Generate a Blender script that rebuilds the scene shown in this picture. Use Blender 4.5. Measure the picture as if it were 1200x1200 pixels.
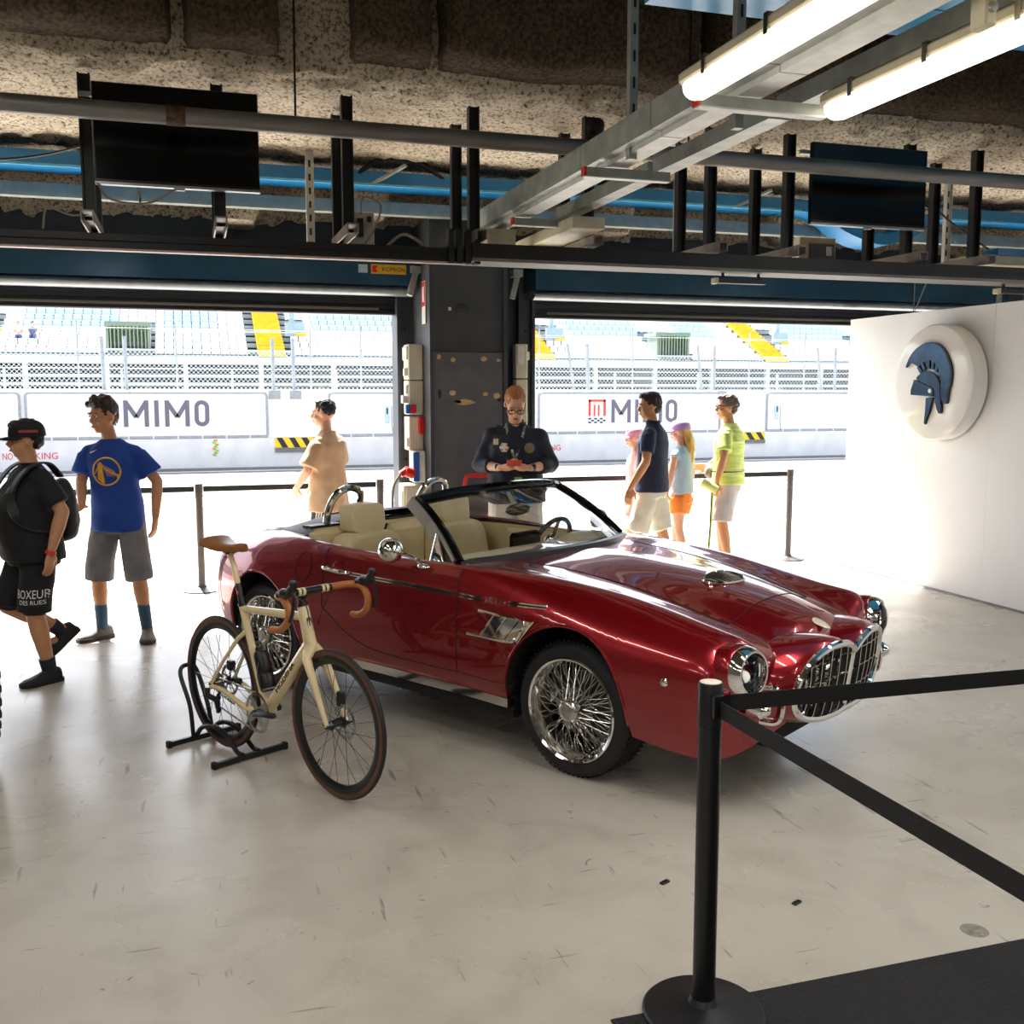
import bpy, bmesh, math, random
import numpy as np
from mathutils import Vector, Matrix, noise as mnoise

# ---------------------------------------------------------------- camera, sky, sun, exposure
for o in list(bpy.data.objects): bpy.data.objects.remove(o)
SC = bpy.context.scene
COL = SC.collection
cam_d = bpy.data.cameras.new('camera'); cam_o = bpy.data.objects.new('camera', cam_d); COL.objects.link(cam_o)
cam_o.location = (0, 0, 1.80)
cam_o.rotation_euler = (math.radians(90-6.56), 0, math.radians(-17.377))
cam_d.sensor_fit = 'HORIZONTAL'; cam_d.sensor_width = 36; cam_d.lens = 36.0; cam_d.clip_end = 600; cam_d.clip_start = .05
SC.camera = cam_o
SC.view_settings.view_transform = 'Standard'; SC.view_settings.look = 'None'
SC.view_settings.gamma = 1; SC.view_settings.use_curve_mapping = False
SC.view_settings.exposure = 0.30
SUNDIR = Vector((0.22, -1.0, -1.5)).normalized()        # the way the sunlight travels
wd = bpy.data.worlds.new('world'); SC.world = wd; wd.use_nodes = True
nt = wd.node_tree; nt.nodes.clear()
bg = nt.nodes.new('ShaderNodeBackground'); wo = nt.nodes.new('ShaderNodeOutputWorld')
sky = nt.nodes.new('ShaderNodeTexSky'); sky.sky_type = 'NISHITA'; sky.sun_disc = False
sky.sun_elevation = math.asin(-SUNDIR.z); sky.sun_rotation = math.atan2(-SUNDIR.x, -SUNDIR.y); sky.air_density = 1.0; sky.dust_density = 3.0
hz = nt.nodes.new('ShaderNodeHueSaturation'); hz.inputs['Saturation'].default_value = .55      # hazy summer sky
nt.links.new(sky.outputs[0], hz.inputs['Color']); nt.links.new(hz.outputs[0], bg.inputs[0]); bg.inputs[1].default_value = 0.44
nt.links.new(bg.outputs[0], wo.inputs[0])
sun_d = bpy.data.lights.new('sun', 'SUN'); sun_d.energy = 22.0; sun_d.angle = math.radians(.6); sun_d.color = (1, .97, .92)
sun_o = bpy.data.objects.new('sun', sun_d); COL.objects.link(sun_o)
sun_o.rotation_euler = SUNDIR.to_track_quat('-Z', 'Y').to_euler(); sun_o.location = (0, 20, 30)

TUBE_W = 16.0       # watts of each tube lamp
WORK = bpy.data.scenes.new('workbench')      # empty side scene: modifiers and lettering are evaluated here, it is removed at the end
def evaluated(o):
    WORK.collection.objects.link(o); vl = WORK.view_layers[0]; vl.update(); m = bpy.data.meshes.new_from_object(o.evaluated_get(vl.depsgraph)); WORK.collection.objects.unlink(o); return m
# ---------------------------------------------------------------- helpers
def lin(c):
    if isinstance(c, str):
        c = c.lstrip('#'); c = tuple(int(c[i:i+2], 16)/255 for i in (0, 2, 4))
    return tuple((x/12.92 if x <= .04045 else ((x+.055)/1.055)**2.4) for x in c)
MATS = {}
def M(name, col, rough=.5, metal=0., var=.10, scale=12., bump=0., bscale=60., coat=0., spec=.5, emit=0., trans=0., col2=None, stretch=None, rvar=0.):
    """procedural Principled material: two tones mixed by noise, noise bump"""
    if name in MATS: return MATS[name]
    m = bpy.data.materials.new(name); m.use_nodes = True; n = m.node_tree.nodes; l = m.node_tree.links
    p = n['Principled BSDF']; c = lin(col)
    tc = n.new('ShaderNodeTexCoord'); mp = n.new('ShaderNodeMapping'); l.new(tc.outputs['Object'], mp.inputs[0])
    if stretch: mp.inputs['Scale'].default_value = stretch
    nz = n.new('ShaderNodeTexNoise'); nz.inputs['Scale'].default_value = scale; nz.inputs['Detail'].default_value = 4
    l.new(mp.outputs[0], nz.inputs['Vector'])
    rp = n.new('ShaderNodeValToRGB'); rp.color_ramp.elements[0].position = .35; rp.color_ramp.elements[1].position = .65
    c2 = lin(col2) if col2 else tuple(min(1, x*(1+var)) for x in c)
    c1 = c if col2 else tuple(x*(1-var) for x in c)
    rp.color_ramp.elements[0].color = (*c1, 1); rp.color_ramp.elements[1].color = (*c2, 1)
    l.new(nz.outputs['Fac'], rp.inputs[0]); l.new(rp.outputs[0], p.inputs['Base Color'])
    p.inputs['Roughness'].default_value = rough; p.inputs['Metallic'].default_value = metal
    p.inputs['Coat Weight'].default_value = coat; p.inputs['Coat Roughness'].default_value = .02
    p.inputs['Specular IOR Level'].default_value = spec; p.inputs['Transmission Weight'].default_value = trans
    if rvar:
        mr = n.new('ShaderNodeMapRange'); mr.inputs['To Min'].default_value = max(.02, rough-rvar); mr.inputs['To Max'].default_value = rough+rvar
        l.new(nz.outputs['Fac'], mr.inputs['Value']); l.new(mr.outputs[0], p.inputs['Roughness'])
    if bump:
        n2 = n.new('ShaderNodeTexNoise'); n2.inputs['Scale'].default_value = bscale; n2.inputs['Detail'].default_value = 3
        l.new(mp.outputs[0], n2.inputs['Vector'])
        b = n.new('ShaderNodeBump'); b.inputs['Strength'].default_value = bump; b.inputs['Distance'].default_value = .01
        l.new(n2.outputs['Fac'], b.inputs['Height']); l.new(b.outputs[0], p.inputs['Normal'])
    if emit:
        p.inputs['Emission Color'].default_value = (*c, 1); p.inputs['Emission Strength'].default_value = emit
    MATS[name] = m
    return m
def glassmat(name, tint=(1, 1, 1), refl=.5):
    """thin sheet glass: transparent with a Fresnel reflection"""
    if name in MATS: return MATS[name]
    m = bpy.data.materials.new(name); m.use_nodes = True; n = m.node_tree.nodes; l = m.node_tree.links; n.clear()
    out = n.new('ShaderNodeOutputMaterial'); mx = n.new('ShaderNodeMixShader'); t = n.new('ShaderNodeBsdfTransparent'); g = n.new('ShaderNodeBsdfGlossy')
    fr = n.new('ShaderNodeFresnel'); fr.inputs[0].default_value = 1.45; g.inputs['Roughness'].default_value = .02
    nz = n.new('ShaderNodeTexNoise'); nz.inputs['Scale'].default_value = 3
    rp = n.new('ShaderNodeValToRGB'); rp.color_ramp.elements[0].color = (*[x*.97 for x in tint], 1); rp.color_ramp.elements[1].color = (*tint, 1)
    l.new(nz.outputs['Fac'], rp.inputs[0]); l.new(rp.outputs[0], t.inputs[0])
    mu = n.new('ShaderNodeMath'); mu.operation = 'MULTIPLY'; mu.inputs[1].default_value = refl*2
    l.new(fr.outputs[0], mu.inputs[0]); l.new(mu.outputs[0], mx.inputs[0]); l.new(t.outputs[0], mx.inputs[1]); l.new(g.outputs[0], mx.inputs[2]); l.new(mx.outputs[0], out.inputs[0])
    MATS[name] = m
    return m

def V(*a): return Vector(a[0] if len(a) == 1 else a)
class MB:
    """collects shapes; build() links them as ONE mesh object"""
    def __init__(s): s.v = []; s.f = []; s.mi = []; s.cur = 0
    def add(s, vs, fs):
        b = len(s.v); s.v += [tuple(x) for x in vs]; s.f += [tuple(b+i for i in f) for f in fs]; s.mi += [s.cur]*len(fs); return s
    def box(s, c, d, rot=None, ch=0.):
        """box, centre c, full size d; rot = Matrix 3x3; ch = chamfer"""
        hx, hy, hz = d[0]/2, d[1]/2, d[2]/2
        if ch > 0:
            ch = min(ch, .45*min(d)); vs = []; 
            idx = {}
            for sx in (-1, 1):
                for sy in (-1, 1):
                    for sz in (-1, 1):
                        for ax in range(3):
                            p = [sx*(hx-ch), sy*(hy-ch), sz*(hz-ch)]; p[ax] = (sx*hx, sy*hy, sz*hz)[ax]
                            idx[(sx, sy, sz, ax)] = len(vs); vs.append(p)
            fs = []
            for ax in range(3):
                o = [i for i in range(3) if i != ax]
                for sg in (-1, 1):
                    q = []
                    for a, b in ((-1, -1), (1, -1), (1, 1), (-1, 1)):
                        k = [0, 0, 0]; k[ax] = sg; k[o[0]] = a; k[o[1]] = b; q.append(idx[(*k, ax)])
                    fs.append(q if (sg > 0) == (ax != 1) else q[::-1])
            for ax in range(3):     # edges along ax
                o = [i for i in range(3) if i != ax]
                for a in (-1, 1):
                    for b in (-1, 1):
                        k0 = [0, 0, 0]; k0[o[0]] = a; k0[o[1]] = b
                        k1 = list(k0); k0[ax] = -1; k1[ax] = 1
                        q = [idx[(*k0, o[0])], idx[(*k1, o[0])], idx[(*k1, o[1])], idx[(*k0, o[1])]]
                        fs.append(q)
            for sx in (-1, 1):
                for sy in (-1, 1):
                    for sz in (-1, 1): fs.append([idx[(sx, sy, sz, a)] for a in range(3)])
        else:
            vs = [(x*hx, y*hy, z*hz) for x in (-1, 1) for y in (-1, 1) for z in (-1, 1)]
            fs = [(0, 1, 3, 2), (4, 6, 7, 5), (0, 4, 5, 1), (2, 3, 7, 6), (0, 2, 6, 4), (1, 5, 7, 3)]
        c = V(c); R = rot if rot is not None else Matrix.Identity(3)
        return s.add([R @ V(p)+c for p in vs], fs)
    def bb(s, x0, x1, y0, y1, z0, z1, ch=0.): return s.box(((x0+x1)/2, (y0+y1)/2, (z0+z1)/2), (abs(x1-x0), abs(y1-y0), abs(z1-z0)), None, ch)
    def bar(s, p0, p1, w, h, up=(0, 0, 1), ch=0.):
        """rectangular bar from p0 to p1, w across, h along up"""
        p0, p1 = V(p0), V(p1); d = p1-p0; L = d.length; x = d.normalized(); u = V(up); y = u.cross(x)
        if y.length < 1e-5: y = V(0, 1, 0).cross(x)
        y.normalize(); z = x.cross(y); R = Matrix((x, y, z)).transposed()
        return s.box((p0+p1)/2, (L, w, h), R, ch)
    def loft(s, rings, closed=True, cap=True, loop=False):
        n = len(rings[0]); vs = [p for r in rings for p in r]; fs = []
        m = len(rings)
        for i in range(m if loop else m-1):
            a = i*n; b = ((i+1) % m)*n
            for j in range(n if closed else n-1):
                k = (j+1) % n; fs.append((a+j, a+k, b+k, b+j))
        if cap and closed and not loop:
            fs.append(tuple(range(n))[::-1]); fs.append(tuple((m-1)*n+j for j in range(n)))
        return s.add(vs, fs)
    def frames(s, path, closed=False, up=None):
        P = [V(p) for p in path]; n = len(P); T = []
        for i in range(n):
            a = P[i-1] if (i > 0 or closed) else P[i]; b = P[(i+1) % n] if (i < n-1 or closed) else P[i]
            t = b-a; T.append(t.normalized() if t.length > 1e-9 else V(0, 0, 1))
        out = []
        if up is not None:
            for i in range(n):
                y = V(up).cross(T[i]); y = y.normalized() if y.length > 1e-6 else V(1, 0, 0)
                out.append((P[i], y, T[i].cross(y)))
            return out
        t = T[0]; r = t.orthogonal().normalized()
        for i in range(n):
            if i: 
                q = T[i-1].rotation_difference(T[i]); r = (q @ r)
                r = (r-T[i]*r.dot(T[i])).normalized()
            out.append((P[i], r, T[i].cross(r)))
        return out
    def tube(s, path, r, n=8, closed=False, cap=True, flat=1., up=None):
        fr = s.frames(path, closed, up); rs = r if isinstance(r, (list, tuple)) else [r]*len(fr)
        rings = []
        for (p, a, b), q in zip(fr, rs):
            rings.append([p+a*(q*math.cos(t*2*math.pi/n))+b*(q*flat*math.sin(t*2*math.pi/n)) for t in range(n)])
        return s.loft(rings, True, cap, closed)
    def sweep(s, path, prof, closed=False, up=(0, 0, 1), cap=True):
        """prof = [(a,b)] : a sideways, b along up"""
        fr = s.frames(path, closed, up)
        return s.loft([[p+y*a+z*b for a, b in prof] for p, y, z in fr], True, cap, closed)
    def cyl(s, p0, p1, r, r1=None, n=16, cap=True): return s.tube([p0, p1], [r, r if r1 is None else r1], n, False, cap)
    def lathe(s, prof, c=(0, 0, 0), axis=(0, 0, 1), n=32, closedprof=False, cap=False, ref=None):
        """prof = [(r,h)] turned round axis through c"""
        ax = V(axis).normalized(); a = V(ref).normalized() if ref else ax.orthogonal().normalized(); b = ax.cross(a); c = V(c)
        rings = [[c+ax*h+(a*math.cos(t*2*math.pi/n)+b*math.sin(t*2*math.pi/n))*max(r, 1e-5) for t in range(n)] for r, h in prof]
        return s.loft(rings, True, cap, closedprof)
    def ell(s, c, r, rot=None, nu=16, nv=10):
        c = V(c); R = rot if rot is not None else Matrix.Identity(3); r = (r, r, r) if not hasattr(r, '__len__') else r
        rings = []
        for i in range(nv+1):
            ph = -math.pi/2+math.pi*i/nv; cz, sz = max(math.cos(ph), 1e-4), math.sin(ph)
            rings.append([c+R @ V(r[0]*cz*math.cos(t*2*math.pi/nu), r[1]*cz*math.sin(t*2*math.pi/nu), r[2]*sz) for t in range(nu)])
        return s.loft(rings, True, True)
    def prism(s, poly, o, ax, ay, dn, depth):
        """polygon (a,b) in the plane o+a*ax+b*ay, from -0 to depth along dn"""
        o, ax, ay, dn = V(o), V(ax), V(ay), V(dn); n = len(poly)
        A = [o+ax*a+ay*b for a, b in poly]; B = [p+dn*depth for p in A]
        return s.add(A+B, [tuple(range(n))[::-1], tuple(range(n, 2*n))]+[(i, (i+1) % n, n+(i+1) % n, n+i) for i in range(n)])
    def grid(s, rows, closed=False): return s.loft(rows, closed, False)
    def build(s, name, mat, parent=None, smooth=35, bevel=0, fixn=True, solid=0):
        me = bpy.data.meshes.new(name); me.from_pydata(s.v, [], s.f); me.update()
        for mm in (mat if isinstance(mat, (list, tuple)) else [mat]): me.materials.append(mm)
        if max(s.mi or [0]): me.polygons.foreach_set('material_index', s.mi)
        if fixn:
            bm = bmesh.new(); bm.from_mesh(me); bmesh.ops.recalc_face_normals(bm, faces=bm.faces); bm.to_mesh(me); bm.free()
        if smooth:
            me.polygons.foreach_set('use_smooth', [True]*len(me.polygons)); me.set_sharp_from_angle(angle=math.radians(smooth))
        o = bpy.data.objects.new(name, me); COL.objects.link(o)
        if parent is not None: o.parent = parent
        if bevel:
            b = o.modifiers.new('bevel', 'BEVEL'); b.width = bevel; b.segments = 2; b.limit_method = 'ANGLE'
        if solid:
            b = o.modifiers.new('solid', 'SOLIDIFY'); b.thickness = solid; b.offset = 0
        return o
def tag(o, label, cat, group=None):
    o['label'] = label; o['category'] = cat
    if group: o['group'] = group
    return o
def struct(o): o['kind'] = 'structure'; return o
def empty(name, loc=(0, 0, 0), rz=0., parent=None):
    o = bpy.data.objects.new(name, None); COL.objects.link(o); o.location = loc; o.rotation_euler = (0, 0, rz); o.empty_display_size = .1
    if parent is not None: o.parent = parent
    return o
def copy_tree(o, parent=None):
    c = o.copy(); COL.objects.link(c)
    if parent is not None: c.parent = parent
    for ch in o.children: copy_tree(ch, c)
    return c
_fontcache = {}
def text_mesh(txt, size=1., depth=.0, bold=0., spacing=1., shear=0.):
    """lettering as mesh data in its own xy plane: (verts, faces), centred"""
    cu = bpy.data.curves.new('lettering', 'FONT'); cu.body = txt; cu.size = size; cu.extrude = depth; cu.align_x = 'CENTER'; cu.align_y = 'CENTER'
    cu.offset = bold; cu.space_character = spacing; cu.shear = shear; cu.resolution_u = 3
    o = bpy.data.objects.new('lettering', cu); me = evaluated(o)
    vs = [tuple(v.co) for v in me.vertices]; fs = [tuple(p.vertices) for p in me.polygons]
    bpy.data.objects.remove(o); bpy.data.curves.remove(cu); bpy.data.meshes.remove(me)
    return vs, fs
def text(mb, txt, o, ax, ay, width=None, height=None, depth=.002, bold=0., spacing=1., warp=None, size=1.):
    """letters on the plane through o spanned by unit ax, ay; scaled to width / height"""
    vs, fs = text_mesh(txt, 1., .01, bold, spacing)
    xs = [v[0] for v in vs]; ys = [v[1] for v in vs]; w = max(xs)-min(xs); h = max(ys)-min(ys); cx = (max(xs)+min(xs))/2; cy = (max(ys)+min(ys))/2
    kx = width/w if width else None; ky = height/h if height else kx; kx = kx or ky
    o, ax, ay = V(o), V(ax), V(ay); nn = ax.cross(ay)
    out = []
    for x, y, z in vs:
        a, b = (x-cx)*kx, (y-cy)*ky; c = depth if z > 0 else -depth*.2
        out.append(warp(a, b, c) if warp else o+ax*a+ay*b+nn*c)
    return mb.add(out, fs)
def pchip(xs, ys):
    xs = np.array(xs, float); ys = np.array(ys, float); h = np.diff(xs); d = np.diff(ys)/h; m = np.zeros_like(ys)
    m[0] = d[0]; m[-1] = d[-1]
    for i in range(1, len(xs)-1):
        if d[i-1]*d[i] > 0:
            w1 = 2*h[i]+h[i-1]; w2 = h[i]+2*h[i-1]; m[i] = (w1+w2)/(w1/d[i-1]+w2/d[i])
    def fn(x):
        i = int(np.clip(np.searchsorted(xs, x)-1, 0, len(xs)-2)); t = (min(max(x, xs[0]), xs[-1])-xs[i])/h[i]
        return float((2*t**3-3*t*t+1)*ys[i]+(t**3-2*t*t+t)*h[i]*m[i]+(-2*t**3+3*t*t)*ys[i+1]+(t**3-t*t)*h[i]*m[i+1])
    return fn
def catmull(P, k=10, closed=False):
    """points on a Catmull-Rom spline through P"""
    P = [V(p) if len(p) == 3 else V(p[0], p[1], 0) for p in P]; n = len(P); out = []
    for i in range(n if closed else n-1):
        p1, p2 = P[i], P[(i+1) % n]
        p0 = P[i-1] if (i > 0 or closed) else p1*2-p2; p3 = P[(i+2) % n] if (i < n-2 or closed) else p2*2-p1
        t0 = 0; t1 = t0+max((p1-p0).length, 1e-6)**.5; t2 = t1+max((p2-p1).length, 1e-6)**.5; t3 = t2+max((p3-p2).length, 1e-6)**.5
        for j in range(k):
            t = t1+(t2-t1)*j/k
            a1 = p0*((t1-t)/(t1-t0))+p1*((t-t0)/(t1-t0)); a2 = p1*((t2-t)/(t2-t1))+p2*((t-t1)/(t2-t1)); a3 = p2*((t3-t)/(t3-t2))+p3*((t-t2)/(t3-t2))
            b1 = a1*((t2-t)/(t2-t0))+a2*((t-t0)/(t2-t0)); b2 = a2*((t3-t)/(t3-t1))+a3*((t-t1)/(t3-t1))
            out.append(b1*((t2-t)/(t2-t1))+b2*((t-t1)/(t2-t1)))
    if not closed: out.append(P[-1].copy())
    return out
random.seed(7)
# ---------------------------------------------------------------- the setting
def floor_mat():
    m = bpy.data.materials.new('painted concrete floor'); m.use_nodes = True; n = m.node_tree.nodes; l = m.node_tree.links; p = n['Principled BSDF']
    tc = n.new('ShaderNodeTexCoord')
    def noise(sc, det=5, stretch=None, dist=0.):
        z = n.new('ShaderNodeTexNoise'); z.inputs['Scale'].default_value = sc; z.inputs['Detail'].default_value = det; z.inputs['Distortion'].default_value = dist
        if stretch:
            mp = n.new('ShaderNodeMapping'); mp.inputs['Scale'].default_value = stretch[:3]; mp.inputs['Rotation'].default_value = (0, 0, stretch[3]); l.new(tc.outputs['Object'], mp.inputs[0]); l.new(mp.outputs[0], z.inputs['Vector'])
        else: l.new(tc.outputs['Object'], z.inputs['Vector'])
        return z.outputs['Fac']
    def ramp(src, p0, p1, c0, c1):
        r = n.new('ShaderNodeValToRGB'); e = r.color_ramp.elements; e[0].position = p0; e[1].position = p1; e[0].color = (*c0, 1); e[1].color = (*c1, 1); l.new(src, r.inputs[0]); return r.outputs[0]
    def mul(a, b, f=1.):
        x = n.new('ShaderNodeMix'); x.data_type = 'RGBA'; x.blend_type = 'MULTIPLY'; x.inputs[0].default_value = f; l.new(a, x.inputs[6]); l.new(b, x.inputs[7]); return x.outputs[2]
    base = ramp(noise(.7, 6), .3, .7, lin('#aea698'), lin('#bfb8aa'))
    c = mul(base, ramp(noise(3.5, 8, None, .6), .30, .55, (.86, .85, .84), (1, 1, 1)))
    c = mul(c, ramp(noise(26, 3, (1, .12, 1, .5)), .27, .33, (.52, .50, .48), (1, 1, 1)))       # scuffs
    c = mul(c, ramp(noise(30, 3, (.1, 1, 1, .25)), .27, .32, (.55, .53, .5), (1, 1, 1)))
    c = mul(c, ramp(noise(14, 5, None, 1.5), .255, .30, (.45, .42, .38), (1, 1, 1)))            # chips and spots
    l.new(c, p.inputs['Base Color'])
    mr = n.new('ShaderNodeMapRange'); mr.inputs['To Min'].default_value = .16; mr.inputs['To Max'].default_value = .42
    l.new(noise(1.6, 6, None, .4), mr.inputs['Value']); l.new(mr.outputs[0], p.inputs['Roughness'])
    b = n.new('ShaderNodeBump'); b.inputs['Strength'].default_value = .12; b.inputs['Distance'].default_value = .01; l.new(noise(5, 5), b.inputs['Height']); l.new(b.outputs[0], p.inputs['Normal'])
    p.inputs['Specular IOR Level'].default_value = .5
    return m
def rough_mat():
    """sprayed concrete: pale tan crust full of dark pits"""
    m = bpy.data.materials.new('sprayed concrete'); m.use_nodes = True; n = m.node_tree.nodes; l = m.node_tree.links; p = n['Principled BSDF']
    tc = n.new('ShaderNodeTexCoord')
    z = n.new('ShaderNodeTexNoise'); z.inputs['Scale'].default_value = 38; z.inputs['Detail'].default_value = 9; z.inputs['Roughness'].default_value = .72; l.new(tc.outputs['Object'], z.inputs['Vector'])
    r = n.new('ShaderNodeValToRGB'); e = r.color_ramp.elements; e[0].position = .36; e[0].color = (.03, .022, .016, 1); e[1].position = .52; e[1].color = (*lin('#f6ead5'), 1)
    k = e.new(.43); k.color = (*lin('#b5a286'), 1)
    l.new(z.outputs['Fac'], r.inputs[0])
    z2 = n.new('ShaderNodeTexNoise'); z2.inputs['Scale'].default_value = 1.3; z2.inputs['Detail'].default_value = 4; l.new(tc.outputs['Object'], z2.inputs['Vector'])
    r2 = n.new('ShaderNodeValToRGB'); r2.color_ramp.elements[0].color = (.62, .58, .54, 1); r2.color_ramp.elements[1].color = (1, 1, 1, 1); r2.color_ramp.elements[0].position = .3; r2.color_ramp.elements[1].position = .6; l.new(z2.outputs['Fac'], r2.inputs[0])
    x = n.new('ShaderNodeMix'); x.data_type = 'RGBA'; x.blend_type = 'MULTIPLY'; x.inputs[0].default_value = 1; l.new(r.outputs[0], x.inputs[6]); l.new(r2.outputs[0], x.inputs[7]); l.new(x.outputs[2], p.inputs['Base Color'])
    p.inputs['Roughness'].default_value = .95
    b = n.new('ShaderNodeBump'); b.inputs['Strength'].default_value = .9; b.inputs['Distance'].default_value = .03; l.new(z.outputs['Fac'], b.inputs['Height']); l.new(b.outputs[0], p.inputs['Normal'])
    return m
FLOORM = floor_mat(); ROUGH = rough_mat()
DARKROUGH = M('dark rough ceiling blocks', '#3a3026', .95, var=.2, scale=40, col2='#6a5a48', bump=1., bscale=55)
struct(MB().bb(-9, 12, -7, 9.9, -.1, 0).build('floor', FLOORM, smooth=0))
# ground outside
def ground(name, x0, x1, y0, y1, z, mat): return struct(MB().bb(x0, x1, y0, y1, z-.1, z).build(name, mat, smooth=0))
ground('pit_apron', -40, 60, 10.05, 13.0, 0, M('apron concrete', '#d2cdc5', .8, var=.12, scale=2, bump=.1))
ground('pit_lane', -60, 90, 13.0, 25.5, 0, M('pit lane asphalt', '#7f7d7c', .85, var=.4, scale=1.2, bump=.15, stretch=(.15, 1.6, 1)))
ground('track', -120, 160, 26.3, 48, -.05, M('track asphalt', '#8c8b8b', .85, var=.12, scale=.6, bump=.1))
ground('verge', -200, 260, 48, 130, -.08, M('grass verge', '#6d8a4a', .9, var=.4, scale=.5, bump=.3))
for k, yy in enumerate((17.2, 19.3, 24.9)):
    struct(MB().bb(-60, 90, yy, yy+.14, 0, .004).build('lane_line', M('white road paint', '#f1f1ee', .6), smooth=0))

def rough_patch(name, fn, nu, nv, amp, seed=0., sc=5.):
    """rough displaced sheet; fn(a,b) -> (point, normal)"""
    rows = []
    for i in range(nu+1):
        row = []
        for j in range(nv+1):
            p, nn = fn(i/nu, j/nv); p = V(p); q = p*sc+V(seed, seed*.7, seed*.3)
            h = mnoise.noise(q)*.6+mnoise.noise(q*2.7)*.4+mnoise.noise(q*7.1)*.25
            row.append(p+V(nn)*(h*amp))
        rows.append(row)
    return MB().grid(rows)
# ceiling: deep beam (face at y=6.25), soffit running to the doors, a second downstand above the doors
X0, X1 = -5.0, 10.5
ZS = 3.62
PROF = [(9.55, ZS), (6.60, ZS), (6.45, ZS+.012), (6.34, ZS+.06), (6.28, ZS+.15), (6.26, ZS+.26), (6.27, ZS+.5), (6.33, 5.35)]
PL = np.r_[0, np.cumsum([math.dist(a_, b_) for a_, b_ in zip(PROF, PROF[1:])])]
GROOVE = ((-1.62, .05), (.0, .05), (.575, .05), (.94, .06), (1.47, .04), (3.22, .05), (4.42, .05), (6.2, .05))
def ceil_fn(a, b):
    x = X0+(X1-X0)*a; s = PL[-1]*(b**.8); y = float(np.interp(s, PL, [q[0] for q in PROF])); z = float(np.interp(s, PL, [q[1] for q in PROF]))
    up = min(1, max(0, (z-ZS-.05)/.25)); nv_ = V(0, -up, -(1-up)).normalized()
    blk_ = 1.
    for gx, gw in GROOVE: blk_ = min(blk_, min(1, max(0, abs(x-gx)-gw*.3)/gw))
    if .575 < x < .94: blk_ = 0
    out_ = min(1, max(0, (z-3.80-.04*mnoise.noise(V(x*1.7, 0, 0)))/.08))*0
    return V(x, y-out_, z+.03*mnoise.noise(V(x*1.1, 5, 2))*up), nv_
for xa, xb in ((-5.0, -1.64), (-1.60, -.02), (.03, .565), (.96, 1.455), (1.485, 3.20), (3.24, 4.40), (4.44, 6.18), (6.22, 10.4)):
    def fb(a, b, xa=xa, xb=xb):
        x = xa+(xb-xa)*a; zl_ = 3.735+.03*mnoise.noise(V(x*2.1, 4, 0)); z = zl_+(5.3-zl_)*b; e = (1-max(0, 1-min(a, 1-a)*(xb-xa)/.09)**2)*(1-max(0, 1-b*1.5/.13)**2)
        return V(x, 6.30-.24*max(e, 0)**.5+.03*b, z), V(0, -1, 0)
    struct(rough_patch('q', fb, max(10, int((xb-xa)*30)), 46, .045, 21., 6.).build('ceiling_block', DARKROUGH, smooth=80))  # rough blocks over the beam face, darker brown than the soffit
cs = rough_patch('c', ceil_fn, 420, 110, .05, 3., 6.)
struct(cs.build('ceiling', ROUGH, smooth=80))
for k, (xa, xb, za, zb_) in enumerate(((.25, .60, 3.22, 3.62), (3.56, 3.97, 3.27, 3.62), (1.25, 1.7, 3.30, 3.62), (5.6, 6.3, 3.30, 3.62))):
    ck = MB(); rows = []
    for i in range(13):
        t = i/12; z = za+(zb_-za)*t; row = []
        for q in range(28):
            an = 2*math.pi*q/28; c_, s_ = math.cos(an), math.sin(an); pt = V((xa+xb)/2+(xb-xa)/2*math.copysign(abs(c_)**.5, c_)*(.86+.14*min(1, t*4)), 9.15+.30*math.copysign(abs(s_)**.5, s_), z)
            row.append(pt+V(c_, s_, 0)*(.03*mnoise.noise(pt*7)))
        rows.append(row)
    ck.loft(rows); struct(ck.build('ceiling_corbel', ROUGH, smooth=70))
def door_face(a, b):
    x = X0+(X1-X0)*a; zb = 3.26+.05*mnoise.noise(V(x*2.3, 0, 0)); z = zb+(ZS+.03-zb)*b
    return (x, 9.42-.05*math.sin(b*3.1), z), (0, -1, 0)
struct(rough_patch('d', door_face, 300, 16, .05, 33.).build('ceiling_downstand', ROUGH, smooth=80))
# upper closed deck far above so that the shed is roofed, and the plain rest of the roof towards the paddock
ROOFM = M('roof slab concrete', '#6b6259', .9, var=.2, scale=6, bump=.5, bscale=40)
struct(MB().bb(X0-4, X1+2, -7, 6.5, 5.3, 5.5).build('ceiling_slab', ROOFM, smooth=0))
struct(MB().bb(X0-4, X1+2, 6.4, 9.95, 4.2, 5.6).build('ceiling_slab_front', ROOFM, smooth=0))
# door side wall: fascia, pillar, end piers
STEEL = M('dark grey painted steel', '#3d4046', .42, var=.10, scale=5, bump=.05)
STEELB = M('dark blue grey painted steel', '#2f3a47', .38, var=.12, scale=4, bump=.04)
wb = MB()
wb.bb(-9, 12, 9.40, 9.55, 2.93, 3.32); wb.bb(-9, 12, 9.45, 9.6, 3.25, 4.3)
wb.bb(2.665, 3.03, 9.45, 9.6, 0, 3.0); wb.bb(-9, -4.3, 9.3, 9.6, 0, 3.3); wb.bb(8.35, 12, 9.3, 9.6, 0, 3.3)
struct(wb.build('wall_back', STEELB, smooth=0))
struct(MB().bb(-9.2, -9, -7, 9.9, 0, 5.4).build('wall_left', M('garage side wall', '#b9b4ac', .8, var=.1, scale=3), smooth=0))
struct(MB().bb(12, 12.2, -7, 9.9, 0, 5.4).build('wall_right', MATS['garage side wall'], smooth=0))
wf = MB(); wf.bb(-9.2, 12.2, -7.2, -7, 3.6, 5.4)
wf.bb(-9.2, 12.2, -7.2, -7, 0, 3.6)
struct(wf.build('wall_front', MATS['garage side wall'], smooth=0))
ground('paddock_yard', -40, 50, -40, -7.2, 0, MATS['apron concrete'])
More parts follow.
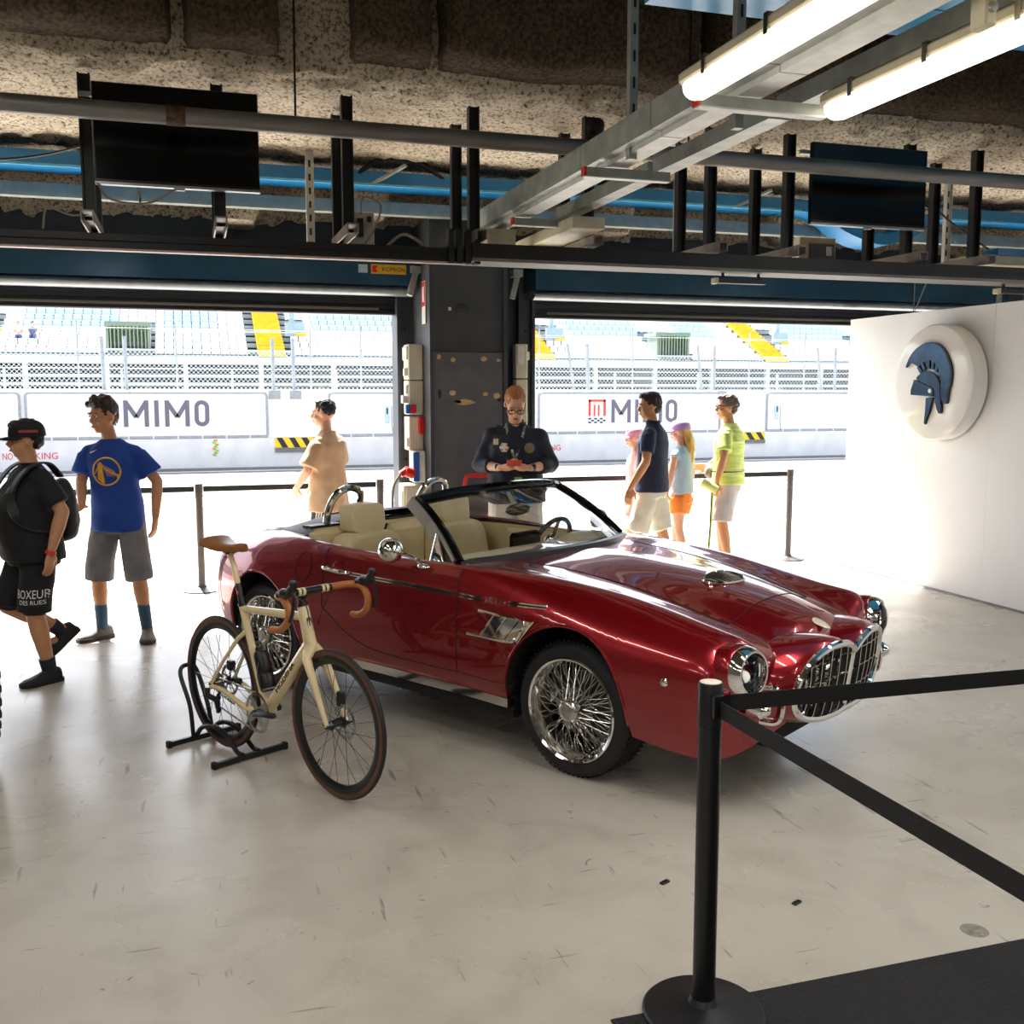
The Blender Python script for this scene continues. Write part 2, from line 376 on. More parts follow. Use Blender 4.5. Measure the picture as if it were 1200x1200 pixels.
# pillar between the doors with its lower steel plate
PILLAR = struct(MB().bb(1.985, 2.665, 8.70, 9.62, 0, 3.3).build('pillar', M('pillar grey paint', '#43474d', .5, var=.08, scale=6, bump=.1, bscale=90), smooth=0, bevel=.006))
PLATE = M('worn grey plate', '#5a5a60', .45, var=.10, scale=7, bump=.06)
MB().bb(2.005, 2.63, 8.672, 8.70, .05, 2.16).build('cover_plate', PLATE, PILLAR, bevel=.003)
MB().bb(1.975, 2.005, 8.66, 8.70, 0, 3.3).build('edge_angle', STEEL, PILLAR); MB().bb(2.635, 2.672, 8.66, 8.70, 0, 3.3).build('edge_angle', STEEL, PILLAR)
# ---------------------------------------------------------------- the red roadster
PAINT = M('candy red paint', '#8c0210', .27, .62, var=.12, scale=900, coat=1., spec=.6)
CHROME = M('chrome', '#e8e6e2', .06, 1., var=.03, scale=5)
DCHROME = M('satin steel', '#b9b6b0', .22, 1., var=.08, scale=9)
RUBBER = M('tyre rubber', '#17171a', .62, var=.15, scale=30, bump=.2, bscale=120)
BLACKP = M('black plastic', '#0e0e10', .35, var=.15, scale=20)
BLACKG = M('gloss black', '#08080a', .08, var=.1, scale=10)
BLACKM = M('matt black', '#0a0a0b', .8, var=.2, scale=30)
CREAM = M('cream leather', '#d9c69a', .48, var=.05, scale=7, bump=.12, bscale=160)
SOFT = M('black soft cover', '#16171a', .5, var=.15, scale=14, bump=.12, bscale=50)
GLASS = glassmat('windscreen glass', (.93, .96, .95), .55)
CLEAR = glassmat('lamp glass', (.9, .93, .95), .6)
CAR = empty('roadster', (2.360, 4.819, 0), math.radians(-57.82))
tag(CAR, 'dark red open-top roadster with wire wheels and cream leather seats', 'car')
WB_ = 2.352
U_ = [-3.28, -2.98, -2.68, -2.35, -2.1, -1.75, -1.2, -.75, -.35, 0, .35, .6, .8, 1.0]
T_ = dict(
 wb=[.74, .80, .84, .86, .855, .835, .83, .83, .85, .86, .84, 0.82, 0.8, 0.76],
 zb=[.36, .33, .31, .30, .30, .315, .315, .315, .31, .30, .28, .25, .24, .24],
 wm=[.78, .84, .89, .92, .905, .882, .872, .872, .89, .90, .885, 0.868, 0.855, 0.83],
 zm=[.60, .60, .60, .60, .58, .55, .54, .54, .56, .58, .56, .54, .52, .50],
 ws=[.73, .79, .84, .872, .87, .862, .856, .857, .866, .865, .845, 0.838, 0.832, 0.81],
 zs=[.74, .77, .79, .80, .80, .81, .81, .81, .79, .76, .71, 0.68, 0.655, 0.63],
 wc=[.60, .64, .68, .72, .765, .80, .806, .80, .75, .70, .665, 0.665, 0.675, 0.68],
 zc=[.84, .88, .915, .94, .945, .94, .925, .93, .915, .885, .835, 0.793, 0.768, 0.75],
 we=[.50, .54, .57, .62, .69, .745, .75, .74, .64, .585, .55, 0.55, 0.56, 0.57],
 ze=[.85, .89, .925, .948, .945, .935, .92, .925, .917, .885, .826, 0.777, 0.738, 0.715],
 wv=[.36, .40, .42, .44, .46, .50, .50, .52, .47, .45, .43, 0.42, 0.41, 0.4],
 zv=[.858, .898, .927, .942, .945, .94, .94, .937, .920, .882, .814, 0.752, 0.7, 0.665],
 wh=[.19]*14,
 zh=[.86, .90, .928, .938, .945, .95, .95, .956, .951, .925, .876, .818, .757, .70])
F_ = {k: pchip(U_, v) for k, v in T_.items()}
zdoor = pchip([-3, -1.95, -1.78, -1.70, -1.55, -1.35, -1.1, 1.1], [.60, .60, .60, .56, .47, .405, .39, .39])
def arch(u):
    z = -1
    for uc in (0., -WB_):
        d = (u-uc)/.375
        if abs(d) < 1: z = max(z, .33+.405*math.sqrt(1-d*d))
    return z
def nosek(s):
    """nose / tail rounding: (kw, kz, zn)"""
    if s > .62:
        t = min((s-.62)/.275, 1); return (1-t**8)**(1/8)*.999+.001, (1-t**6)**(1/6), .40
    if s < -2.72:
        t = min((-2.72-s)/.54, 1); return (1-t**3.2)**(1/3.2), (1-t**2.3)**(1/2.3), .64
    return 1, 1, .5
def bow(s, w):
    if s > .1: return .13*min(1, (s-.1)/.75)**1.3*(abs(w)/.9)**2.3
    if s < -2.3: return -.12*min(1, (-2.3-s)/.8)*(abs(w)/.9)**2.3
    return 0
_sec = {}
def section(s):
    """half section, control polyline from sill to centre: list of (w,z) with the indexes of the edge lines"""
    if s in _sec: return _sec[s]
    g = {k: f(s) for k, f in F_.items()}
    P = [(g['wb'], g['zb']), ((g['wb']+g['wm'])/2+.012, (g['zb']+g['zm'])/2-.02), (g['wm'], g['zm']), (g['ws'], g['zs']), (g['wc'], g['zc']), (g['we'], g['ze']), (g['wv'], g['zv']), (g['wh'], g['zh']-.012), (0, g['zh']), (-g['wh'], g['zh']-.012)]
    Q = catmull(P, 14)[:14*8+1]
    kw, kz, zn = nosek(s)
    Q = [(q.x*kw, zn+(q.y-zn)*kz) for q in Q]
    _sec[s] = (Q, 14*5, 14*6); return _sec[s]
def resample(pts, n):
    P = np.array(pts); d = np.r_[0, np.cumsum(np.hypot(*np.diff(P, axis=0).T))]; t = np.linspace(0, d[-1], n+1)
    return list(zip(np.interp(t, d, P[:, 0]), np.interp(t, d, P[:, 1])))
def cutlow(Q, z, imax):
    """part of the polyline above height z (searching only the side, before imax)"""
    for i in range(imax):
        if Q[i+1][1] >= z:
            a, b = Q[i], Q[i+1]; t = 0 if b[1] == a[1] else max(0, min(1, (z-a[1])/(b[1]-a[1])))
            return i, [(a[0]+(b[0]-a[0])*t, a[1]+(b[1]-a[1])*t)]
    return imax, [Q[imax]]
NA, NB, NC, ND = 5, 18, 5, 9
def station(s):
    Q, ie, iv = section(s)
    kw, kz, zn = nosek(s)
    za = arch(s); z0 = max(Q[0][1], za); zl = max(zn+(zdoor(s)-zn)*kz if kz < 1 else zdoor(s), z0+.012)
    zl = min(zl, Q[14*3+6][1]-.004) if Q[14*3+6][1] > z0+.01 else z0+.004
    i0, p0 = cutlow(Q, z0, ie); i1, p1 = cutlow(Q, zl, ie)
    A = p0+[Q[i] for i in range(i0+1, i1+1)]+p1; B = p1+[Q[i] for i in range(i1+1, ie+1)]
    return resample(A, NA)[:-1]+resample(B, NB)[:-1]+resample(Q[ie:iv+1], NC)[:-1]+resample(Q[iv:], ND)
def surf_side(u, z):
    Q, ie, iv = section(round(u, 4)); i, p = cutlow(Q, z, ie); return p[0][0]
def surf_top(s, w):
    """point of the upper skin at station s and half width w"""
    Q, ie, iv = section(round(s, 4)); T = Q[14*4:]
    for a, b in zip(T, T[1:]):
        if b[0] <= abs(w) <= a[0]:
            t = (a[0]-abs(w))/max(a[0]-b[0], 1e-6); z = a[1]+(b[1]-a[1])*t; return V(s-bow(s, w), w, z)
    return V(s-bow(s, w), w, T[-1][1])
ST = set(np.round(np.linspace(-2.72, .62, 72), 4))
for uc in (0., -WB_):
    for k in range(0, 25):
        ST.add(round(uc+.375*math.cos(math.pi*k/24), 4))
ST |= {-1.75, -.70, -.80, -2.15, .60, -.56}
ST |= set(round(.62+.275*math.sin(math.pi/2*k/14), 4) for k in range(15)) | set(round(-2.72-.54*math.sin(math.pi/2*k/14), 4) for k in range(15))
ST = sorted(ST); ST2 = [ST[0]]
KEEP = {-1.75, -.70, -.80, -2.15, .60, -.56}
for s in ST[1:]:
    if s-ST2[-1] < .004 and s not in KEEP and s < .615 and s > -2.72: continue
    ST2.append(s)
ST = ST2
half = [station(s) for s in ST]; NP = len(half[0])
def bp(i, j, side): w, z = half[i][j]; return (ST[i]-bow(ST[i], w), side*w, z)
parts = {'shell': MB(), 'door': None, 'bonnet': MB(), 'door_l': MB(), 'door_r': MB()}
jE, jV = NA+NB, NA+NB+NC
for i in range(len(ST)-1):
    sm = (ST[i]+ST[i+1])/2
    for j in range(NP-1):
        if -2.15 < sm < -.80 and j >= jE: continue          # cockpit opening
        for side in (-1, 1):
            q = [bp(i, j, side), bp(i+1, j, side), bp(i+1, j+1, side), bp(i, j+1, side)]
            if side > 0: q = q[::-1]
            if -1.75 < sm < -.70 and NA <= j < jE: k = 'door_r' if side < 0 else 'door_l'
            elif -.56 < sm < .60 and j >= jV: k = 'bonnet'
            else: k = 'shell'
            parts[k].add(q, [(0, 1, 2, 3)])
def weld(o):
    bm = bmesh.new(); bm.from_mesh(o.data); bmesh.ops.remove_doubles(bm, verts=bm.verts, dist=2e-4); bmesh.ops.dissolve_degenerate(bm, dist=1e-5, edges=bm.edges); bmesh.ops.recalc_face_normals(bm, faces=bm.faces); bm.to_mesh(o.data); bm.free()
    o.data.polygons.foreach_set('use_smooth', [True]*len(o.data.polygons)); o.data.set_sharp_from_angle(angle=math.radians(50)); return o
def custom_normals_from_grid(): pass
body = weld(parts['shell'].build('body_shell', PAINT, CAR, smooth=0, fixn=False))
bonnet = weld(parts['bonnet'].build('bonnet', PAINT, CAR, smooth=0, fixn=False))
doors = [weld(parts[k].build('door', PAINT, CAR, smooth=0, fixn=False)) for k in ('door_r', 'door_l')]
def side_pt(u, z, off=0., side=-1):
    w = surf_side(u, z)+off; return V(u-bow(u, w), side*w, z)
# panel gaps
gap = MB()
for side in (-1, 1):
    for uu in (-.70,):
        zz = np.linspace(zdoor(uu), .92, 24); gap.tube([side_pt(uu, z, .0006, side) for z in zz], .0028, 5)
    zz = np.linspace(zdoor(-1.75), .925, 20); rear = [side_pt(-1.75, z, .0006, side) for z in zz][::-1]
    low = [side_pt(u, zdoor(u), .0006, side) for u in np.linspace(-1.75, -.70, 40)]
    gap.tube(rear+low[1:], .0028, 5)
    gap.tube([side_pt(u, .39, .0006, side) for u in np.linspace(-.70, -.31, 12)], .0022, 5)
    us = np.linspace(-.56, .60, 40); gap.tube([surf_top(u, side*F_['wv'](u))+V(0, 0, .0004) for u in us], .0025, 5)
gap.tube([surf_top(.60, w)+V(0, 0, .0004) for w in np.linspace(-F_['wv'](.60), F_['wv'](.60), 31)], .0026, 5)
gap.build('panel_gaps', BLACKM, CAR)
# wheel arch lips, wells, underside
for uc in (0., -WB_):
    for side in (-1, 1):
        pth = []
        for k in range(41):
            a = math.pi*k/40; u = uc+.375*math.cos(a)*.9995; z = max(.33+.405*math.sin(a), F_['zb'](u)); w = surf_side(u, z); pth.append(V(u-bow(u, w), side*(w-.004), z))
        lip = MB(); well = MB(); lip.tube(pth, .009, 6)
        inner = [V(p.x, side*.42, p.z) for p in pth]; well.grid([pth, inner])
        rr = [V(uc+.375*math.cos(math.pi*k/20), side*.42, .33+.405*math.sin(math.pi*k/20)) for k in range(21)]; well.add(rr+[V(uc, side*.42, .2)], [(k, k+1, 21) for k in range(20)])
        lip.build('arch_lip', PAINT, CAR); weld(well.build('wheel_well', BLACKM, CAR))
und = MB(); und.bb(-2.0, -.36, -.82, .82, .21, .32); und.bb(-2.8, .8, -.42, .42, .22, .36); und.bb(.38, .72, -.66, .66, .225, .30, .03); und.bb(-2.8, -2.72, -.7, .7, .3, .4)
und.build('underside', BLACKM, CAR)
# bright sill strip
for side in (-1, 1):
    us = np.linspace(-1.97, -.36, 40)
    mb = MB(); mb.sweep([V(u, side*(surf_side(u, .32)-.010), .290) for u in us], [(-.022, -.018), (.022, -.018), (.032, -.008), (.024, .002), (.03, .012), (.022, .026), (-.022, .026)]); mb.build('sill_strip', CHROME, CAR)
# side trim strips: bright edges with a dark inlay
def strip(u0, u1, z0, z1, hgt=.011, n=24):
    P = [side_pt(u, z0+(z1-z0)*k/(n-1), .0, -1) for k, u in enumerate(np.linspace(u0, u1, n))]
    for side in (-1, 1):
        tr = MB(); Q = [V(p.x, p.y*(-side), p.z) for p in P]
        tr.cur = 0; tr.sweep(Q, [(-.005, -hgt), (.005, -hgt), (.006, hgt), (-.006, hgt)])
        tr.cur = 1; tr.sweep(Q, [(-.0066, -hgt*.35), (.0066, -hgt*.35), (.0066, hgt*.35), (-.0066, hgt*.35)]); tr.build('side_trim_strip', [CHROME, BLACKP], CAR)
strip(-1.52, -.725, .806, .795); strip(-.69, -.52, .795, .79, n=10); strip(-.35, -.13, .795, .80, n=12)
tx = MB()
def letwarp(a, b, c): u = -.435+a; z = .793+b; p = side_pt(u, z, 0); return p+V(0, -c, 0)
text(tx, 'LALIQUE', (0, 0, 0), (1, 0, 0), (0, 0, 1), width=.135, height=.034, depth=.004, warp=letwarp, bold=.0, spacing=.9)
tx.build('script_badge', CHROME, CAR)
# side vent: parallelogram of three bright panels in a rounded frame
for side in (-1, 1):
    vent = MB()
    def vp(a, z, off): p = side_pt(a, z, off); return V(p.x, p.y*(-side), p.z)
    pan = [(-.50, .617), (-.40, .612), (-.30, .615), (-.255, .70), (-.30, .728), (-.42, .735)]
    def quad(u0, u1, z0, z1, sh, off, n=6):
        rows = []
        for k in range(n+1):
            t = k/n; z = z0+(z1-z0)*t
            rows.append([vp(u0+sh*t+(u1-u0)*q/4, z, off) for q in range(5)])
        vent.grid(rows)
    for q in range(3):
        quad(-.515+.083*q, -.44+.083*q, .622, .728, .095, .004+.003*q)
    vent.cur = 0
    vent.tube([vp(u, z, .008) for u, z in ((-.61, .612), (-.5, .612), (-.36, .612), (-.30, .618), (-.265, .645), (-.235, .70), (-.24, .722), (-.29, .733), (-.42, .735), (-.53, .738))], .0085, 6)
    for q in range(4):
        vent.tube([vp(-.52+.083*q+.095*t, .615+.118*t, .008) for t in (0, .33, .66, 1)], .0035, 5)
    vent.build('side_vent', CHROME, CAR)
    # side repeater
    p = side_pt(.60, .565, .0); rp = MB(); rp.lathe([(.0, .012), (.012, .01), (.018, .004), (.02, 0)], V(p.x, p.y*(-side), p.z), (0, side, 0), 16); rp.build('side_marker', CHROME, CAR)
    # door handle with its dark finger scoop
    p = side_pt(-1.63, .815, .0); h = MB(); h.lathe([(0, .001), (.045, .0), (.052, -.002)], V(p.x, p.y*(-side), p.z), (0, side, .15), 20); h.build('handle_scoop', PAINT, CAR)
    h = MB(); h.tube(catmull([vp(-1.745, .822, .008), vp(-1.72, .823, .03), vp(-1.63, .818, .036), vp(-1.55, .812, .028), vp(-1.52, .81, .008)], 5), [.008]+[.012]*6+[.014]*8+[.010]*6, 8); h.build('door_handle', CHROME, doors[0 if side < 0 else 1])
    f = MB(); q = [vp(-1.93+.07*math.cos(t), .80+.085*math.sin(t), .001) for t in np.linspace(0, 2*math.pi, 25)[:-1]]
    if side < 0: f.tube(q, .003, 5, closed=True); f.build('fuel_flap', BLACKM, CAR)
    # door mirror on a stalk
    b0 = side_pt(-.96, .90, .0); mir = empty('mirror', (0, 0, 0), 0, CAR)
    base = V(b0.x, b0.y*(-side), b0.z)
    m1 = MB(); m1.ell(base+V(0, side*.01, .006), (.042, .03, .016)); m1.tube(catmull([base, base+V(-.03, side*.05, .05), base+V(-.07, side*.085, .07), base+V(-.105, side*.10, .075)], 5), [.014]*4+[.011]*12, 8); m1.build('mirror_stalk', CHROME, mir)
    m2 = MB(); cc = base+V(-.16, side*.10, .085); m2.lathe([(.0, .075), (.03, .07), (.052, .05), (.064, .018), (.066, -.01), (.062, -.022)], cc, (1, side*.25, 0), 24); m2.build('mirror_shell', CHROME, mir)
    m3 = MB(); m3.lathe([(0, -.016), (.062, -.018)], cc, (1, side*.25, 0), 24); m3.build('mirror_glass', M('mirror glass', '#aab4ba', .03, 1.), mir)
# bonnet vent with slats and badge
bv = MB()
def tv(s, w, h): return surf_top(s, w)+V(0, 0, h)
ring = [tv(.33+.075*math.sin(t)*(1+.15*math.cos(t)), .155*math.cos(t), .006) for t in np.linspace(0, 2*math.pi, 33)[:-1]]
bv.cur = 1; bv.add([tv(.33, 0, .003)]+[p-V(0, 0, .003) for p in ring], [(0, 1+k, 1+(k+1) % 32) for k in range(32)])
bv.cur = 0; bv.tube(ring, .008, 6, closed=True)
for q in range(-4, 5):
    w = q*.032; dd = .068*math.sqrt(max(0, 1-(w/.155)**2)); bv.tube([tv(.33-dd, w, .006), tv(.33, w+.012, .009), tv(.33+dd, w+.02, .006)], .0075, 6)
bv.build('bonnet_vent', [CHROME, BLACKM], bonnet)
bd = MB(); c0 = surf_top(.84, 0); bd.ell(c0+V(0, 0, .001), (.062, .04, .006), Matrix.Rotation(math.radians(22), 3, 'Y')); bd.build('nose_badge', M('pale crystal badge', '#e3d9c2', .12, .2, var=.1, scale=60), CAR)
# ---- grille
gh = [(0, .345), (.14, .340), (.28, .350), (.40, .384), (.455, .44), (.465, .515), (.435, .59), (.36, .652), (.25, .682), (.14, .682), (.055, .658)]
go = catmull([(w, z) for w, z in gh]+[(0, .628)], 4)
def gp(w, z, d=0.): return V(1.012-.30*abs(w)**2.2-(.66-z)*.14+d, w, z)
out = [(p.x, p.y) for p in go]; full = out[:-1]+[(-w, z) for w, z in out[::-1]][:-1]
gr = empty('grille', (0, 0, 0), 0, CAR)
mb = MB(); mb.tube([gp(w, z, .012) for w, z in full], .017, 8, closed=True); mb.build('grille_surround', CHROME, gr)
mb = MB(); mb.grid([[gp(w*.99, z, .012) for w, z in full], [gp(w*1.03, .5+(z-.5)*1.05, .004) for w, z in full], [gp(w*1.09, .5+(z-.5)*1.13, -.03) for w, z in full], [gp(w*1.17, .5+(z-.5)*1.17, -.085) for w, z in full], [gp(w*1.24, .5+(z-.5)*1.18, -.17) for w, z in full], [gp(w*1.25, .5+(z-.5)*1.10, -.30) for w, z in full]], True); mb.build('grille_shell', PAINT, gr, smooth=80)
mb = MB(); mb.grid([[gp(w, z, .012) for w, z in full], [gp(w*.96, .51+(z-.51)*.95, -.05) for w, z in full]], True); mb.build('grille_inner_edge', CHROME, gr)
mb = MB(); cen = gp(0, .5, -.05); mb.add([cen]+[gp(w*.97, .51+(z-.51)*.96, -.05) for w, z in full], [(0, 1+k, 1+(k+1) % len(full)) for k in range(len(full))]); mb.build('grille_backing', M('dark mesh backing', '#1d1b19', .7, var=.4, scale=200, bump=.5, bscale=300), gr)
def zlim(w):
    zs = []
    for a, b in zip(out, out[1:]):
        if (a[0]-w)*(b[0]-w) <= 0 and a[0] != b[0]: zs.append(a[1]+(b[1]-a[1])*(w-a[0])/(b[0]-a[0]))
    return (min(zs), max(zs)) if len(zs) > 1 else (.34, .64)
for side in (-1, 1):
    for q in range(1, 6):
        w = .075*q+.005; a, b = zlim(w); mb = MB(); mb.sweep([gp(side*w, a+(b-a)*t, -.002+.010*math.sin(math.pi*t)) for t in np.linspace(0, 1, 9)], [(-.003, -.012), (.003, -.012), (.003, .012), (-.003, .012)], up=(1, 0, 0)); mb.build('grille_bar', CHROME, gr)
    for zz in (.41, .50, .595):
        wl = max(w for w, z in out if abs(z-zz) < .05)*.985; mb = MB(); mb.tube([gp(side*wl*t, zz+.012*(1-t), -.014) for t in np.linspace(0.02, 1, 9)], .0042, 5); mb.build('grille_crossbar', CHROME, gr)
mb = MB(); mb.tube([gp(0, .347+(.28)*t, .006) for t in np.linspace(0, 1, 8)], .013, 8); mb.build('grille_divider', CHROME, gr)
# ---- lamps at the wing ends
for side in (-1, 1):
    hl = empty('headlamp', (0, 0, 0), 0, CAR); c = V(.842, side*.705, .632); ax = V(1, side*.16, .06).normalized()
    mb = MB(); mb.lathe([(.05, -.60), (.085, -.45), (.108, -.30), (.117, -.15), (.119, -.05), (.116, -.022), (.110, -.016)], c, ax, 36); mb.build('lamp_pod', PAINT, hl, smooth=60)
    mb = MB(); mb.lathe([(.100, -.05), (.112, -.030), (.113, -.01), (.106, .016), (.096, .034), (.086, .034), (.080, .022), (.078, .0)], c, ax, 36); mb.build('bezel', CHROME, hl)
    mb = MB(); mb.lathe([(.078, .0), (.06, -.03), (.03, -.05), (0, -.055)], c, ax, 28); mb.build('reflector', M('lamp bowl', '#23262b', .15, .8, var=.3, scale=30), hl)
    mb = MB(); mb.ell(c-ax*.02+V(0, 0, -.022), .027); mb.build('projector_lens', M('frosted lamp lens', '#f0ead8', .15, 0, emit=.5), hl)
    mb = MB(); mb.ell(c-ax*.03+V(0, side*.012, .032), .026); mb.lathe([(.05, -.012), (.054, -.004), (.05, .0)], c+ax*.01, ax, 28); mb.build('main_beam_lens', M('lamp inner', '#39424c', .1, .6), hl)
    mb = MB(); mb.lathe([(.082, .02), (.07, .042), (.045, .056), (0, .062)], c, ax, 32); mb.build('lens_cover', CLEAR, hl)
    tl = MB(); c2 = V(.90, side*.675, .475); tl.lathe([(.04, -.06), (.042, 0), (.034, .012), (.03, .012), (.02, .03), (0, .036)], c2, (1, side*.1, 0), 20); tl.build('turn_lamp', CHROME, CAR)
    ov = MB(); ov.tube(catmull([(.80, side*.575, .53), (.90, side*.565, .535), (.925, side*.56, .51), (.925, side*.56, .43), (.91, side*.565, .40), (.84, side*.575, .395)], 5), .014, 8, flat=1.6); ov.build('overrider', CHROME, CAR)
    # tail lamp
    tp = MB(); tp.ell((-3.06, side*.60, .70), (.03, .05, .05)); tp.build('tail_lamp', M('red lamp glass', '#a00808', .1, 0, coat=1), CAR)
# ---- wheels
def wheel_parts(root, side):
    ax = V(0, side, 0)
    t = MB(); t.lathe([(.238, -.215), (.262, -.222), (.300, -.222), (.318, -.205), (.325, -.17), (.3255, -.115), (.325, -.06), (.318, -.026), (.300, -.008), (.262, -.006), (.243, -.012), (.238, -.02)], (0, 0, 0), ax, 72)
    for k in range(3): t.lathe([(.3262, -.15+.05*k), (.3262, -.138+.05*k)], (0, 0, 0), ax, 60)
    for k in range(72):
        a = 2*math.pi*k/72; r = V(math.cos(a), 0, math.sin(a)); tt = V(-math.sin(a), 0, math.cos(a))
        t.bar(r*.3245+ax*-.03, r*.3245+ax*-.085+tt*.012, .009, .006, up=r); t.bar(r*.3245+ax*-.20, r*.3245+ax*-.145+tt*.012, .009, .006, up=r)
    t.build('tyre', RUBBER, root)
    r = MB(); r.lathe([(.250, -.02), (.252, -.004), (.246, .002), (.236, -.004), (.232, -.02), (.222, -.035), (.214, -.06), (.212, -.095), (.205, -.11), (.203, -.19), (.238, -.21)], (0, 0, 0), ax, 72); r.build('rim', CHROME, root)
    sp = MB()
    for k in range(20):
        for q, (hh, rr, rh, tw) in enumerate(((.0, .210, -.085, .42), (-.0, .210, -.085, -.42), (-.09, .206, -.12, .5), (-.09, .206, -.12, -.5))):
            a = 2*math.pi*(k+.25*q)/20; b = a+tw
            sp.tube([V(.045*math.cos(a), 0, .045*math.sin(a))+ax*(-.01+hh), V(rr*math.cos(b), 0, rr*math.sin(b))+ax*rh], .0026, 5)
    sp.build('spokes', DCHROME, root)
    h = MB(); h.lathe([(.048, -.14), (.052, -.10), (.046, -.09), (.044, -.02), (.052, -.012), (.05, .0)], (0, 0, 0), ax, 28); h.build('hub', DCHROME, root)
    kn = MB(); kn.lathe([(.052, -.006), (.056, .008), (.048, .022), (.036, .028), (.034, .024), (0, .027)], (0, 0, 0), ax, 32)
    for k in range(3):
        a = 2*math.pi*k/3+.5; r_ = V(math.cos(a), 0, math.sin(a)); tt = V(-math.sin(a), 0, math.cos(a))
        kn.prism([(-.028, 0), (.028, 0), (.010, .05), (-.004, .055), (-.012, .048)], r_*.025+ax*.0, tt, r_, ax, .014)
    kn.build('spinner', DCHROME, root, bevel=.003)
    d = MB(); d.lathe([(.05, -.12), (.165, -.12), (.165, -.14), (.05, -.14)], (0, 0, 0), ax, 40); d.build('brake_disc', M('brake disc', '#4b4a48', .4, .8), root)
for uc in (0., -WB_):
    for side in (-1, 1):
        wr = empty('wheel', (uc, side*.84, .325), 0, CAR); wheel_parts(wr, side)
# ---- windscreen
def ws_base(t):  # t -1..1 across
    return V(-.56-.24*t*t, t*.735, .958-.030*t*t)
def ws_top(t):
    return V(-1.12-.10*t*t, t*.62, 1.262-.042*abs(t)**2.5)
gl = MB(); gl.grid([[ws_base(t).lerp(ws_top(t), k/8)+V(.02*math.sin(math.pi*k/8), 0, .012*math.sin(math.pi*k/8)) for t in np.linspace(-1, 1, 29)] for k in range(9)])
ws = empty('windscreen', (0, 0, 0), 0, CAR)
gl.build('windscreen_glass', GLASS, ws, smooth=80)
def pil(t, n=9): return [ws_base(t).lerp(ws_top(t), k/(n-1))+V(.02*math.sin(math.pi*k/(n-1)), 0, .012*math.sin(math.pi*k/(n-1))) for k in range(n)]
f = MB(); f.sweep([ws_base(t) for t in np.linspace(-1, 1, 33)], [(-.04, -.014), (.05, -.006), (.05, .008), (-.035, .012)]); f.build('scuttle_trim', BLACKP, ws)
f = MB(); f.tube(pil(-1)+[ws_top(t) for t in np.linspace(-.97, .97, 25)]+pil(1)[::-1], .028, 8, flat=1.0); f.build('windscreen_frame', BLACKG, ws)
f = MB(); f.sweep([ws_top(t)+V(-.035, 0, .0) for t in np.linspace(-.97, .97, 25)], [(-.05, -.034), (.05, -.03), (.03, .016), (-.03, .018)]); f.build('header_rail', BLACKP, ws)
for sd in (-1, 1):
    f = MB(); f.sweep([p+V(-.03, sd*.032, -.004) for p in pil(sd)], [(-.007, -.036), (.007, -.036), (.007, .030), (-.007, .030)] if sd < 0 else [(-.007, -.016), (.007, -.016), (.007, .012), (-.007, .012)], up=(1, 0, .2)); f.build('pillar_trim', M('satin bright trim', '#cdc6bb', .28, .75), ws)
    q = MB(); b_ = V(-.80, sd*.78, .925); q.add([b_, b_+V(-.17, 0, .0), b_+V(-.17, -sd*.05, .14)], [(0, 1, 2)]); q.build('quarter_light', GLASS, ws, smooth=0)
    q = MB(); q.tube([b_+V(-.17, 0, 0), b_+V(-.17, -sd*.05, .14)], .006, 6); q.build('quarter_light_post', CHROME, ws)
mi = MB(); mi.ell((-1.02, 0, 1.13), (.022, .115, .036)); mi.tube([(-1.03, 0, 1.15), (-1.08, 0, 1.235)], .009, 6); mi.build('rear_view_mirror', BLACKP, CAR)
sv = MB(); sv.box((-1.055, -.015, 1.19), (.10, .045, .012), Matrix.Rotation(math.radians(55), 3, 'Y'), .004); sv.build('mirror_mount', CREAM, CAR)
# ---- cabin
tub = MB(); tub.bb(-2.12, -.60, -.74, .74, .30, .34)
for sd in (-1, 1): tub.grid([[V(u, sd*.742, .34) for u in np.linspace(-2.15, -.62, 12)], [V(u, sd*.742, .70) for u in np.linspace(-2.15, -.62, 12)], [V(u, sd*(F_['we'](u)-.004), .915) for u in np.linspace(-2.15, -.62, 12)]])
tub.bb(-.66, -.62, -.74, .74, .34, .90)
tub.build('cabin_tub', CREAM, CAR)
for sd in (-1, 1):
    dcard = MB(); dcard.bb(-1.72, -.80, sd*.735 if sd > 0 else -.735, sd*.69, .42, .895, .02); dcard.bb(-1.6, -1.0, sd*.70, sd*.62, .60, .66, .02); dcard.build('door_card', CREAM, doors[0 if sd < 0 else 1])
bw = MB(); bw.bb(-2.12, -2.02, -.70, .70, .34, 1.0, .04); bw.bb(-2.06, -1.94, -.17, .17, .34, .98, .04); bw.build('rear_bulkhead', CREAM, CAR)
be = MB(); be.box((-2.09, 0, 1.004), (.09, 1.42, .016), None, .006); be.build('bulkhead_edge', BLACKP, CAR)
ds = MB(); ds.sweep([V(-.78-.10*t*t, t, .932) for t in np.linspace(-.72, .72, 9)], [(-.10, -.10), (.16, -.10), (.16, .0), (.0, .016), (-.10, -.01)], up=(0, 0, 1)); ds.bb(-.86, -.78, -.72, .72, .62, .80, .03); ds.build('dashboard', CREAM, CAR)
dk = MB(); dk.bb(-1.02, -.95, -.10, .14, .86, 1.0, .02); dk.build('centre_display', BLACKG, CAR)
ct = MB(); ct.bb(-2.0, -.80, -.10, .10, .34, .62, .03); ct.build('centre_tunnel', CREAM, CAR)
bin_ = MB(); bin_.ell((-.86, .40, .925), (.10, .20, .05)); bin_.build('instrument_cowl', CREAM, CAR)
